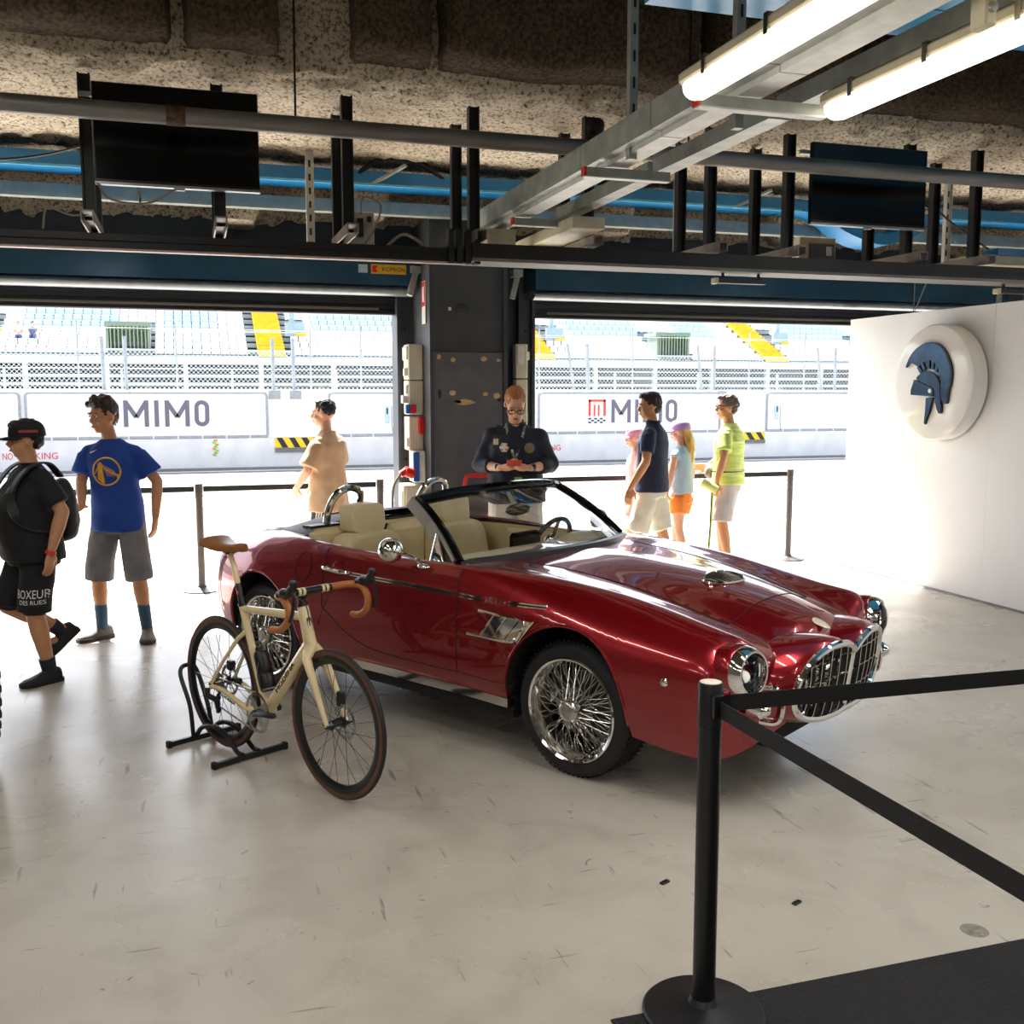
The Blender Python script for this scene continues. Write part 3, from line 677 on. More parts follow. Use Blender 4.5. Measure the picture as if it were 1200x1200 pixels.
sw = empty('steering_wheel', (0, 0, 0), 0, CAR); swc = V(-1.08, .38, .88); sax = V(-1, 0, .45).normalized(); e1 = V(0, 1, 0); e2 = sax.cross(e1)
s1 = MB(); s1.tube([swc+(e1*math.cos(t)+e2*math.sin(t))*.175 for t in np.linspace(0, 2*math.pi, 41)[:-1]], .015, 8, closed=True); s1.build('steering_rim', BLACKP, sw)
s1 = MB(); s1.ell(swc, (.03, .06, .06)); s1.cyl(swc, swc-sax*.25, .03); [s1.bar(swc, swc+(e1*math.cos(t)+e2*math.sin(t))*.17, .03, .008, up=sax) for t in (0.1, math.pi-.1, -math.pi/2)]; s1.build('steering_spokes', DCHROME, sw)
def rounded(cx, w0, w1, z0, z1, t0, t1, n=20, m=14, rake=0., puff=.02):
    """upholstered slab: superellipse outline in (y,z), lofted through its thickness along x"""
    rings = []
    for i in range(m+1):
        a = math.pi*(i/m-.5); x = cx+(t1+t0)/2+(t1-t0)/2*math.sin(a); k = abs(math.cos(a))**.35
        ring = []
        for j in range(n*2):
            th = 2*math.pi*j/(n*2); c_, s_ = math.cos(th), math.sin(th); ex = .42
            yy = (w0+w1)/2+(w1-w0)/2*math.copysign(abs(c_)**ex, c_)*(.9+.1*k) if i not in (0, m) else (w0+w1)/2+(w1-w0)/2*math.copysign(abs(c_)**ex, c_)*.86
            zz = (z0+z1)/2+(z1-z0)/2*math.copysign(abs(s_)**ex, s_)*((.9+.1*k) if i not in (0, m) else .88)
            ring.append(V(x-(zz-z0)*rake, yy, zz))
        rings.append(ring)
    return rings
for sd in (-1, 1):
    st = empty('seat', (0, 0, 0), 0, CAR); yc = sd*.385
    mb = MB(); mb.loft(rounded(-1.90, yc-.24, yc+.24, .42, .965, -.02, .15, rake=.16)); mb.build('seat_back', CREAM, st, smooth=60)
    mb = MB(); mb.loft([[V(p.x+.0, p.y, p.z) for p in r] for r in rounded(-1.70, yc-.25, yc+.25, .40, .56, 0, .55)]); mb.build('seat_base', CREAM, st, smooth=60)
    mb = MB(); mb.loft(rounded(-2.005, yc-.135, yc+.135, .955, 1.135, -.005, .125, rake=.10)); mb.build('headrest', CREAM, st, smooth=60)
    mb = MB(); mb.bar((-1.94, yc-sd*.26, .55), (-2.0, yc-sd*.235, .98), .05, .01); mb.build('seat_belt', BLACKM, st)
    hp = MB(); pth = catmull([(-2.16, yc-.125, .93), (-2.12, yc-.125, 1.10), (-2.08, yc-.09, 1.19), (-2.07, yc, 1.222), (-2.08, yc+.09, 1.19), (-2.12, yc+.125, 1.10), (-2.16, yc+.125, .93)], 6); hp.tube(pth, .023, 10); hp.build('roll_hoop', CHROME, CAR)
    hb = MB(); hb.bb(-2.28, -2.06, yc-.23, yc+.23, .90, .985, .03); hb.build('hoop_base', BLACKP, CAR)
# folded hood cover
tn = MB(); rows = []
for i in range(15):
    t = i/14; u = -2.10-.56*t; hw = .66-.18*t*t; zt = 1.05-.10*t**2; row = []
    for j in range(21):
        a = -1+2*j/20; zz = F_['ze'](u)+.002; row.append(V(u+.0-.0*abs(a), hw*a, zz+(zt-zz)*(1-abs(a)**3.2)*(1 if t < .99 else 0)*(1-t**6)))
    rows.append(row)
tn.grid(rows); tn.build('hood_cover', SOFT, CAR, smooth=70)
# ---------------------------------------------------------------- overhead: frame, screens, pipe, trays, tubes
BLKST = M('black painted steel', '#1b1918', .5, var=.2, scale=14, bump=.1)
GALV = M('galvanised steel', '#a3a8a2', .45, .35, var=.16, scale=9, bump=.06)
GALVL = M('pale galvanised steel', '#c6c9c4', .5, .25, var=.12, scale=9)
BLUEM = M('blue coated metal', '#1e86c8', .3, .0, var=.10, scale=3)
CREAMP = M('cream plastic', '#d8cfb2', .5, var=.06, scale=8)
WIRE = M('grey cable', '#8a8478', .6, var=.1)
WIREB = M('black cable', '#15140f', .6, var=.1)
# black carrying frame: two lengths of rail, hangers up to the ceiling
fr = empty('overhead_frame', (1.7, 6.6, 2.62)); tag(fr, 'black steel frame hung from the ceiling across the garage, carrying the screens', 'frame')
O = V(1.7, 6.6, 2.62)
def fpart(mb, name, mat, par=fr, **k):
    o = mb.build(name, mat, par, **k); return o
def loc(mb, off=O): mb.v = [(x-off[0], y-off[1], z-off[2]) for x, y, z in mb.v]; return mb
m = MB(); m.bb(-4.6, 1.70, 6.42, 6.50, 2.63, 2.715); m.bb(-4.6, 1.70, 6.405, 6.42, 2.675, 2.685); fpart(loc(m), 'front_rail', BLKST)
m = MB(); m.bb(-4.6, 1.70, 6.90, 6.98, 2.725, 2.785); fpart(loc(m), 'rear_rail', BLKST)
m = MB(); m.bb(1.73, 8.4, 6.36, 6.44, 2.655, 2.745); fpart(loc(m), 'front_rail', BLKST)
m = MB(); m.bb(1.73, 8.4, 6.90, 6.98, 2.765, 2.82); fpart(loc(m), 'rear_rail', BLKST)
m = MB(); m.bb(1.73, 8.4, 6.36, 6.62, 2.635, 2.655); fpart(loc(m), 'soffit_board', M('grey weathered board', '#7d7a76', .6, var=.25, scale=10, stretch=(.3, 14, 1)))
m = MB(); m.bb(-4.6, 1.70, 6.40, 6.46, 2.618, 2.63); fpart(loc(m), 'rail_edge', M('pinkish edge strip', '#b9a59b', .5))
for x in (1.60, 1.655, 1.71, 1.77):
    m = MB(); m.bb(x-.018, x+.018, 6.38, 6.46, 2.62, 2.83); fpart(loc(m), 'joint_upright', BLKST)
HX = [-1.9, -.51, .21, .97, 1.77, 2.55, 3.45, 4.06, 5.06, 5.66, 7.0]
for x in HX:
    for y, ln in ((6.48, 0), (6.93, 0)):
        m = MB(); m.bb(x-.028, x+.028, y-.006, y+.006, 2.79, 3.60); m.bb(x-.034, x-.024, y-.03, y+.03, 2.79, 3.60); m.bb(x+.024, x+.034, y-.03, y+.03, 2.79, 3.60)
        fpart(loc(m), 'hanger_post', BLKST)
    # channel arm at the foot, running front to back
    m = MB(); m.bb(x-.03, x+.03, 6.28, 7.00, 2.81, 2.82); m.bb(x-.035, x-.027, 6.28, 7.0, 2.76, 2.82); m.bb(x+.027, x+.035, 6.28, 7.0, 2.76, 2.82)
    fpart(loc(m), 'channel_arm', M('brown grey channel', '#8a8078', .45, .2, var=.15))
# screens
def screen(xa, xb, z0, z1, label):
    e = empty('wall_screen', ((xa+xb)/2, 6.40, z0)); off = V((xa+xb)/2, 6.40, z0); tag(e, label, 'screen', 'flat screens on the overhead frame')
    tilt = .03
    m = MB(); m.bb(xa, xb, 6.36, 6.40, z0, z1, .004); loc(m, off).build('screen_body', M('screen bezel', '#101012', .3), e)
    m = MB(); m.bb(xa+.008, xb-.008, 6.357, 6.361, z0+.022, z1-.008); loc(m, off).build('screen_panel', M('dark glass panel', '#07090c', .12, var=.1), e)
    m = MB(); m.bb(xa, xb, 6.355, 6.402, z0-.008, z0+.006); m.bb((xa+xb)/2-.03, (xa+xb)/2+.03, 6.36, 6.385, z0-.02, z0-.008); loc(m, off).build('lower_edge', M('silver edge', '#a9aaa8', .3, .6), e)
    m = MB(); m.bb((xa+xb)/2-.2, (xa+xb)/2+.2, 6.40, 6.45, z0+.1, z1-.12); loc(m, off).build('bracket', BLKST, e)
    for xx in (xa+.0, ):
        m = MB(); m.bb(xa-.07, xa+.1, 6.40, 6.42, z1-.075, z1-.05); loc(m, off).build('mounting_bar', GALV, e)
screen(-.465, .437, 2.985, 3.535, 'dark flat screen on the overhead frame with a pale cable looping below it')
screen(4.17, 5.12, 2.985, 3.535, 'dark flat screen on the overhead frame beside the wavy blue tray')
# grey pipe across
p = MB(); p.tube([(-4.8, 6.05, 3.31), (8.6, 6.05, 3.285)], .05, 20)
pp = empty('ceiling_pipe', (0, 6.05, 3.3)); tag(pp, 'long grey steel pipe running under the ceiling in front of the screens', 'pipe'); loc(p, V(0, 6.05, 3.3)).build('pipe', M('dull steel pipe', '#8d8a86', .42, .4, var=.22, scale=5, stretch=(.4, 3, 3), bump=.05), pp)
for x in (-.02, 2.75, 5.9):
    m = MB(); m.lathe([(.052, -.05), (.054, -.045), (.054, .045), (.052, .05)], (x, 6.05, 3.302), (1, 0, 0), 20); loc(m, V(0, 6.05, 3.3)).build('pipe_sleeve', M('rusty sleeve', '#6a4f3e', .6, .4, var=.4, scale=30), pp)
for x in (.62, 3.06):
    m = MB(); m.tube([(x, 6.05, 3.34), (x+.01, 6.06, 4.6)], .006, 6); loc(m, V(0, 6.05, 3.3)).build('hanger_wire', WIREB, pp)
m = MB(); m.tube(catmull([(2.38, 5.96, 3.33), (2.42, 6.0, 3.42), (2.46, 6.1, 3.44)], 5), .045, 10); m.ell((2.40, 5.97, 3.40), (.05, .05, .06)); loc(m, V(0, 6.05, 3.3)).build('pipe_elbow', M('dark cast elbow', '#2b2724', .6, .3), pp)
# blue cable tray along the door side with a pale duct below it
bt = empty('cable_tray', (1.7, 8.5, 3.45)); tag(bt, 'long blue cable tray under the ceiling along the doors', 'cable tray'); ob = V(1.7, 8.5, 3.45)
def trayseg(a, b, name, mat):
    m = MB(); m.sweep([a, b] if not isinstance(a, list) else a, [(-.17, 0), (.17, 0), (.17, .10), (.165, .10), (.165, .006), (-.165, .006), (-.165, .10), (-.17, .10)]); return loc(m, ob).build(name, mat, bt, smooth=30)
trayseg((-4.8, 8.35, 3.43), (5.15, 8.35, 3.43), 'tray_length', BLUEM)
wav = [(5.15, 8.35, 3.43), (5.45, 8.3, 3.39), (5.75, 8.25, 3.22), (6.05, 8.25, 3.15), (6.35, 8.25, 3.22), (6.65, 8.3, 3.40), (7.0, 8.35, 3.43), (8.5, 8.35, 3.43)]
trayseg([tuple(v) for v in catmull(wav, 5)], None, 'tray_bend', BLUEM)
m = MB(); m.bb(-4.8, 7.5, 8.16, 8.18, 3.415, 3.432); loc(m, ob).build('tray_edge', M('light blue edge', '#74cbf7', .3), bt)
m = MB()
for k in range(9):
    mm = MB(); mm.bb(-4.8+1.5*k, -3.32+1.5*k, 8.49, 8.66, 3.27, 3.36, .004); mm.bb(-4.8+1.5*k, -3.32+1.5*k, 8.47, 8.49, 3.255, 3.28); loc(mm, ob).build('duct_cover', M('pale grey duct', '#a9b0ab', .5, .2, var=.1), bt)
for x in (-2.3, .15, 1.4, 2.9, 4.6, 6.4):
    m = MB(); m.bar((x, 8.2, 3.42), (x+.25, 8.0, 3.55), .03, .02); loc(m, ob).build('tray_strut', GALV, bt)
# slotted upright rails behind
for x, y, label in ((.92, 8.05, 'slotted pale upright rail behind the black frame beside the back plate'), (3.98, 8.05, 'slotted pale upright rail behind the black frame between the trunking and a screen'), (6.35, 7.6, 'slotted pale upright rail beside the wavy blue tray')):
    m = MB(); m.bb(x-.03, x+.03, y-.003, y+.003, 2.86, 3.62); m.bb(x-.03, x-.024, y-.02, y+.02, 2.86, 3.62); m.bb(x+.024, x+.03, y-.02, y+.02, 2.86, 3.62)
    e = empty('slotted_rail', (x, y, 2.86)); tag(e, label, 'rail'); loc(m, V(x, y, 2.86)).build('channel', GALVL, e)
    for k in range(7):
        m = MB(); m.bb(x-.008, x+.008, y-.0045, y-.003, 2.90+.1*k, 2.95+.1*k); loc(m, V(x, y, 2.86)).build('slot', BLKST, e)
# galvanised trays running from the frame towards the camera
gt = empty('galvanised_tray', (2.0, 4.0, 2.95)); og = V(2.0, 4.0, 2.95); tag(gt, 'deep galvanised cable trunking running over the car towards the doors', 'cable tray')
ys = [-3.0, -1.2, .6, 2.4, 3.3, 4.25, 5.1, 6.1, 7.2]
for a, b in zip(ys, ys[1:]):
    m = MB(); m.bb(1.965, 2.075, a+.004, b-.004, 2.95, 3.07); loc(m, og).build('trunking_length', GALV, gt, smooth=0)
    m = MB(); m.bb(2.02, 2.13, a+.004, b-.004, 2.925, 2.95); loc(m, og).build('lower_flange', M('white galvanised', '#d2d4d0', .5, .3), gt, smooth=0)
g2 = empty('galvanised_tray', (2.42, 4.0, 2.97)); tag(g2, 'narrow galvanised channel beside the deep trunking over the car', 'cable tray'); o2 = V(2.42, 4.0, 2.97)
for a, b in ((-3., 1.5), (1.5, 3.9), (3.95, 5.1), (5.15, 6.6)):
    m = MB(); m.bb(2.37, 2.45, a, b-.01, 2.97, 3.03); m.bb(2.37, 2.47, a, b-.01, 2.955, 2.97); loc(m, o2).build('channel_length', GALV, g2, smooth=0)
for x, y0, label in ((2.03, 4.60, 'slotted steel hanger from the ceiling to the deep trunking'), (2.22, 3.95, 'slotted steel hanger near the bright tube lamps')):
    e = empty('hanger_rail', (x, y0, 2.9)); tag(e, label, 'hanger'); m = MB(); m.bb(x-.02, x+.02, y0-.02, y0+.02, 2.90, 5.3); loc(m, V(x, y0, 2.9)).build('upright', GALV, e, smooth=0)
    for k in range(14):
        m = MB(); m.bb(x-.006, x+.006, y0-.022, y0-.02, 2.98+.12*k, 3.03+.12*k); loc(m, V(x, y0, 2.9)).build('slot', BLKST, e)
# cross struts with red end caps
for k, (y, xa, xb, zz) in enumerate(((3.60, 1.85, 2.40, 2.885), (4.88, 1.90, 2.36, 2.885), (6.38, 2.0, 2.42, 2.885))):
    e = empty('cross_strut', ((xa+xb)/2, y, zz)); tag(e, ('steel cross strut with red end cap beside the tube lamps', 'steel cross strut with red end cap under the middle of the trunking', 'steel cross strut with red end cap close to the black frame')[k], 'strut')
    oo = V((xa+xb)/2, y, zz); m = MB(); m.bb(xa, xb, y-.021, y+.021, zz-.012, zz+.03); loc(m, oo).build('strut', GALV, e, smooth=0)
    m = MB(); m.bb(xa-.006, xa+.006, y-.023, y+.023, zz-.014, zz+.032); loc(m, oo).build('end_cap', M('red plastic', '#d02a22', .4), e, smooth=0)
    m = MB(); m.bb(xa, xb, y-.023, y+.023, zz-.018, zz-.012); loc(m, oo).build('strut_lip', M('white galvanised', '#d2d4d0', .5, .3), e, smooth=0)
# tube lamps
TUBE = M('lit tube diffuser', '#fff6e8', .4, emit=3.0, var=.01)
def tube_lamp(x, y0, y1, z, label, grp='tube lamps under the trunking', power=60):
    e = empty('tube_lamp', (x, (y0+y1)/2, z)); tag(e, label, 'lamp', grp); oo = V(x, (y0+y1)/2, z)
    m = MB(); L = y1-y0; prof = [(.055*math.cos(t), .045*math.sin(t)) for t in np.linspace(math.pi, 2*math.pi, 9)]+[(.055, .012), (-.055, .012)]
    pts = [(x, y0, z), (x, y0+.03, z), (x, y1-.05, z), (x, y1-.02, z), (x, y1, z)]; fr_ = m.frames(pts, False, (0, 0, 1)); rings = []
    for (p_, a, b), k in zip(fr_, (.9, 1, 1, .85, .5)): rings.append([p_+a*(u*k)+b*(v*k) for u, v in prof])
    m.loft(rings); loc(m, oo).build('diffuser', TUBE, e)
    m = MB(); m.bb(x-.06, x+.06, y0, y1, z+.012, z+.06, .012); loc(m, oo).build('housing', CREAMP, e)
    for k in range(4):
        yy = y0+L*(k+.5)/4; m = MB(); m.bb(x-.064, x+.064, yy-.012, yy+.012, z+.0, z+.065); loc(m, oo).build('clip', DCHROME if 'DCHROME' in globals() else GALV, e, smooth=0)
    ld = bpy.data.lights.new('tube light', 'AREA'); ld.shape = 'RECTANGLE'; ld.size = .08; ld.size_y = L*.95; ld.energy = power; ld.color = (1, .985, .955); ld.spread = math.radians(175)
    lo = bpy.data.objects.new('tube_light', ld); COL.objects.link(lo); lo.parent = e; lo.location = (0, 0, -.055)
tube_lamp(1.79, 1.9, 3.52, 2.90, 'bright tube lamp hung on the deep trunking', power=TUBE_W)
tube_lamp(2.41, 1.95, 3.56, 2.888, 'bright tube lamp on the narrow channel beside the trunking', power=TUBE_W)
# unseen rows of the same lamps, added to fill the interior with light
for i, x in enumerate((-3.2, -.6, 2.75, 5.0, 7.6)):
    for j, y in enumerate((-4.6, -1.8, .9)):
        if x == 2.75 and j == 2: continue
        tube_lamp(x, y, y+1.66, 2.98, 'unseen tube lamp added as fill light over the paddock side', 'added fill lamps over the paddock side', TUBE_W)
for i, x in enumerate((-3.2, -.9, 5.0, 7.6)):  # more unseen lamps added as side fill
    tube_lamp(x, 3.4, 5.06, 3.5 if i == 1 else 3.2, 'unseen tube lamp added as fill light beside the car', 'added fill lamps in the outer rows', TUBE_W)
em = empty('emergency_light', (2.27, 2.62, 2.92)); tag(em, 'cream emergency light box beside the tube lamps', 'light'); m = MB(); m.bb(-.02, .02, -.05, .02, -.05, .10, .006); (m).build('box', CREAMP, em); m = MB(); m.lathe([(0, .012), (.014, .01), (.016, 0)], (0, -.05, .0), (0, -1, 0), 16); (m).build('lens', GALV, em)
# blue ceiling panels near the camera
bp_ = empty('blue_ceiling_panels', (4, 4.6, 4.2)); tag(bp_, 'glossy blue metal ceiling panels above the tube lamps', 'ceiling panel')
for k in range(8):
    y = 5.4-.42*k; m = MB(); m.bb(2.45, 8.5, y-.40, y, 3.92, 3.95); loc(m, V(4, 4.6, 4.2)).build('panel', M('glossy blue panel', '#56b6f0', .2, .0, var=.1, scale=2), bp_, smooth=0)
# junction boxes and cables on the frame
def jbox(name, x0, x1, y0, y1, z0, z1, mat, label, cat, parts=()):
    e = empty(name, ((x0+x1)/2, (y0+y1)/2, z0)); oo = V((x0+x1)/2, (y0+y1)/2, z0); tag(e, label, cat)
    m = MB(); m.bb(x0, x1, y0, y1, z0, z1, .006); loc(m, oo).build('box', mat, e)
    for nm, b, mt in parts:
        m = MB(); m.bb(*b, .003); loc(m, oo).build(nm, mt, e)
    return e
jbox('junction_panel', .96, 1.24, 7.1, 7.13, 2.80, 3.03, M('pale grey panel', '#b4b2a6', .5, .2), 'pale metal back plate with looped cables on the frame', 'panel', (('switch', (1.12, 1.16, 7.06, 7.10, 2.86, 2.98), BLKST), ('slot', (.99, 1.02, 7.096, 7.10, 2.98, 3.0), BLKST), ('clip', (1.19, 1.22, 7.09, 7.10, 2.96, 3.0), BLKST)))
jbox('beige_lamp_housing', 1.93, 2.13, 6.72, 7.4, 2.76, 2.90, CREAMP, 'beige trunking end box beside the first cross strut', 'box')
jbox('beige_lamp_housing', 2.30, 2.52, 6.1, 7.5, 2.825, 2.90, CREAMP, 'long beige housing lying on the frame under the trunking', 'box')
jbox('speaker_box', 4.50, 4.82, 7.0, 7.15, 2.80, 3.0, CREAMP, 'cream box on the frame under a flat screen', 'box', (('front', (4.58, 4.80, 6.98, 7.0, 2.83, 2.95), M('grey grille', '#5b6062', .5)), ('note', (4.72, 4.77, 6.975, 6.98, 2.86, 2.93), M('paper', '#e8e6df', .7))))
jbox('beige_lamp_housing', 5.75, 6.9, 6.56, 6.85, 2.79, 2.86, CREAMP, 'long beige housing on the frame above the display wall', 'box')
jbox('blue_trunking', 6.0, 7.0, 6.60, 6.75, 2.865, 2.925, BLUEM, 'short blue trunking lying on the frame above the display wall', 'trunking')
def cable(name, pts, r, mat, label):
    o0 = V(pts[0]); m = MB(); m.tube(catmull(pts, 6), r, 6); o = loc(m, o0).build(name, mat); o.location = o0; tag(o, label, 'cable'); return o
cable('loose_cable', [(-.45, 6.36, 2.98), (-.40, 6.34, 2.9), (-.2, 6.35, 2.88), (-.03, 6.38, 2.97)], .007, WIRE, 'pale cable looping under one flat screen')
cable('loose_cable', [(-.75, 6.38, 2.72), (-.72, 6.36, 2.83), (-.6, 6.38, 2.80), (-.48, 6.40, 2.82)], .006, WIRE, 'pale cable looped on the rail beside a flat screen post')
cable('loose_cable', [(1.14, 7.05, 3.0), (1.15, 6.98, 3.1), (1.26, 6.97, 3.06), (1.22, 7.0, 2.9), (1.12, 7.0, 2.76)], .008, WIRE, 'looped pale cables on the back plate')
cable('loose_cable', [(1.25, 6.95, 2.74), (1.4, 6.9, 2.86), (1.55, 6.95, 2.80), (1.62, 6.95, 2.74)], .010, WIRE, 'grey cable bundle lying on the frame')
cable('loose_cable', [(1.3, 8.2, 3.5), (1.5, 8.15, 3.62), (1.8, 8.15, 3.6), (2.0, 8.2, 3.5)], .02, WIREB, 'dark cable bundle looping over the blue tray')
cable('loose_cable', [(5.06, 6.966, 3.28), (5.66, 6.966, 3.27), (5.9, 6.98, 3.15), (6.5, 6.95, 2.826)], .008, WIREB, 'dark cable slung between the posts by the wavy tray')
cable('loose_cable', [(-4.0, 7.6, 3.05), (-1.0, 7.4, 3.30), (-.5, 7.0, 3.34)], .008, WIREB, 'thin black cable running past the blue tray to a screen post')

for x, lab in ((3.70, 'small black spot lamp hung under the overhead frame above the person in lime'), (6.10, 'small pale spot lamp hung under the overhead frame above the display wall')):
    e = empty('spot_lamp', (x, 6.48, 2.60)); tag(e, lab, 'lamp'); m = MB(); m.bb(-.19, .19, -.03, .03, -.035, -.005, .004); m.build('lamp_body', BLKST, e)
    m = MB(); m.bb(-.215, -.185, -.032, .032, -.04, .0, .004); m.build('end_cap', CREAMP, e)
    for s in (-.14, .14): m = MB(); m.bb(s-.008, s+.008, -.008, .008, -.01, .035); m.build('stem', BLKST, e, smooth=0)
# ---------------------------------------------------------------- doors, pit lane, fence, grandstand
PAINTB = M('slate blue painted steel', '#27313d', .35, var=.1, scale=5)
SLATM = M('dark shutter slat', '#1d1f24', .38, var=.15, scale=8)
def door(name, xa, xb):
    e = empty(name, ((xa+xb)/2, 9.6, 0)); e['kind'] = 'structure'; oo = V((xa+xb)/2, 9.6, 0)
    # hood box in front of the roll, rounded nose rail, rolled slats
    m = MB(); m.bb(xa-.1, xb+.1, 9.05, 9.40, 2.75, 2.98); loc(m, oo).build('roller_box', M('blue glossy roller box', '#2b516b', .22, .2, var=.12, scale=3), e, smooth=0)
    m = MB(); m.sweep([(xa-.1, 9.16, 2.71), (xb+.1, 9.16, 2.71)], [(.09*math.cos(t), .045*math.sin(t)) for t in np.linspace(0, 2*math.pi, 15)[:-1]]); loc(m, oo).build('nose_rail', M('grey nose rail', '#747a80', .3, .3, var=.1), e)
    for k in range(5):
        m = MB(); z1 = 2.76-.046*k; m.sweep([(xa, 9.42+.02*k, z1-.025), (xb, 9.42+.02*k, z1-.025)], [(-.012, -.026), (.012, -.026), (.020, 0), (.012, .026), (-.012, .026)]); loc(m, oo).build('shutter_slat', SLATM, e)
    m = MB(); m.bb(xa, xb, 9.56, 9.58, 2.56, 2.98); loc(m, oo).build('curtain', SLATM, e, smooth=0)
    m = MB(); m.bb(xa, xb, 9.46, 9.54, 2.525, 2.575, .008); loc(m, oo).build('bottom_bar', M('black bottom bar', '#101114', .4), e)
    m = MB(); m.bb(xa+.15, xb-.15, 9.44, 9.46, 2.565, 2.585); loc(m, oo).build('wiper_seal', M('scuffed seal', '#6b655c', .7, var=.5, scale=30, stretch=(3, 20, 20)), e)
    for x, s in ((xa, -1), (xb, 1)):
        m = MB(); m.bb(x, x+s*.13, 9.40, 9.62, 0, 2.95); m.bb(x+s*.13, x+s*.16, 9.38, 9.44, 0, 2.95); m.bb(x, x+s*.03, 9.36, 9.40, 0, 2.95); loc(m, oo).build('guide_rail', STEEL, e, smooth=0)
        for k in range(9):
            m = MB(); m.lathe([(0, .006), (.012, .004), (.014, 0)], (x+s*.08, 9.40, .3+.3*k), (0, -1, 0), 10); loc(m, oo).build('bolt', BLKST, e)
    for x in ((xa+.05, xb+.09) if xa < 0 else (xa-.30, xb-.05)):
        m = MB(); m.bar((x-.05, 8.98, 2.66), (x+.03, 9.05, 2.90), .05, .03, up=(0, 1, 0)); m.bb(x-.03, x+.06, 9.0, 9.12, 2.86, 2.92); loc(m, oo).build('bracket', GALV, e, smooth=0)
    return e
door('door_1', -4.3, 1.83); door('door_2', 3.16, 8.3)
# yellow maker's plate and notes on the roller box
kp = empty('maker_plate', (1.70, 9.045, 2.885)); kp.scale = (1.2, 1, 1.35); tag(kp, 'yellow maker plate with black lettering and red mark on the roller box', 'sign')
m = MB(); m.bb(-.13, .13, -.004, .0, -.03, .03, .002); m.build('plate', M('yellow plate', '#e3b423', .5), kp)
m = MB(); text(m, 'KOPRON', (.035, -.0045, 0), (1, 0, 0), (0, 0, 1), width=.165, height=.026, depth=.001); m.build('lettering', BLACKP, kp, smooth=0)
m = MB(); m.prism([(-.12, -.022), (-.08, -.022), (-.09, -.005), (-.098, 0), (-.09, .005), (-.08, .022), (-.12, .022)], (0, -.0045, 0), (1, 0, 0), (0, 0, 1), (0, -1, 0), .001); m.build('red_mark', M('red print', '#d0261c', .5), kp, smooth=0)
nt_ = MB(); nt_.bb(-.04, .04, -.003, 0, -.035, .035); o = nt_.build('pale_notice', M('pale blue notice', '#b9cdd8', .6), smooth=0); o.location = (1.475, 9.045, 2.885); tag(o, 'small pale blue notice beside the yellow maker plate', 'notice')
# drain along the threshold: channel with a slotted steel grate
dr = empty('drain_channel', (2, 9.97, 0)); dr['kind'] = 'structure'
m = MB(); m.bb(-14, 14, -.07, .08, -.1, -.03); m.build('channel', BLACKM, dr, smooth=0)
m = MB()
m.bb(-14, 14, -.07, -.045, -.03, .0); m.bb(-14, 14, -.012, .012, -.03, .0); m.bb(-14, 14, .045, .08, -.03, .0)
GRATE = M('galvanised grate', '#b9b7b0', .5, .4); m.build('grate_rails', GRATE, dr, smooth=0)
bar = MB(); bar.bb(-.028, .028, -.045, .045, -.03, 0); b0 = bar.build('grate_bar', GRATE, dr, smooth=0); b0.location.x = -6.5
for k in range(1, 150):
    c = b0.copy(); COL.objects.link(c); c.parent = dr; c.location = (-6.5+k*.088, 0, 0)
# pit wall
CONC = M('white painted concrete', '#e9e8e6', .75, var=.06, scale=2.5, bump=.08)
pw = struct(MB().bb(-45, 70, 25.5, 26.1, 0, .76).build('pit_wall', CONC, smooth=0))
m = MB(); m.bb(-45, 70, 25.56, 25.9, .76, 1.90); m.build('upper_board_wall', M('white board wall', '#f3f3f4', .6, var=.02, scale=2), pw, smooth=0)
m = MB(); m.bb(-45, 70, 25.40, 25.5, 0, .05); m.build('wall_foot', M('grey kerb', '#8f8e8c', .8), pw, smooth=0)
LETG = M('grey banner print', '#6d6b78', .6, var=.03); REDP = M('orange red banner print', '#e8503a', .6, var=.03); NAVYP = M('dark banner print', '#39414d', .6)
PIPEG = M('grey barrier pipe', '#9fa5a8', .4, .3)
def mimo(x0, x1, z0, z1):
    """centre lines of the four block letters"""
    w = x1-x0; h = .05; out = []; lo, hi = z0+h*.0, z1-h*.0
    for nm, a, b in (('m', 0, .29), ('m', .475, .765)):
        A, B = x0+w*a+h, x0+w*b-h; out.append((nm, [(A, lo), (A, hi)], False)); out.append((nm, [(B, lo), (B, hi)], False)); out.append((nm, [(A, hi-.03), ((A+B)/2, lo+.22)], False)); out.append((nm, [(B, hi-.03), ((A+B)/2, lo+.22)], False))
    out.append(('i', [(x0+w*.38, lo), (x0+w*.38, hi)], False))
    A, B = x0+w*.82+h, x1-h; r = (B-A)/2; c = (A+B)/2
    out.append(('o', [(c+r*math.cos(t), (hi-h-r if t < math.pi else lo+h+r)+r*math.sin(t)) for t in np.linspace(0, 2*math.pi, 25)[:-1]], True))
    return out
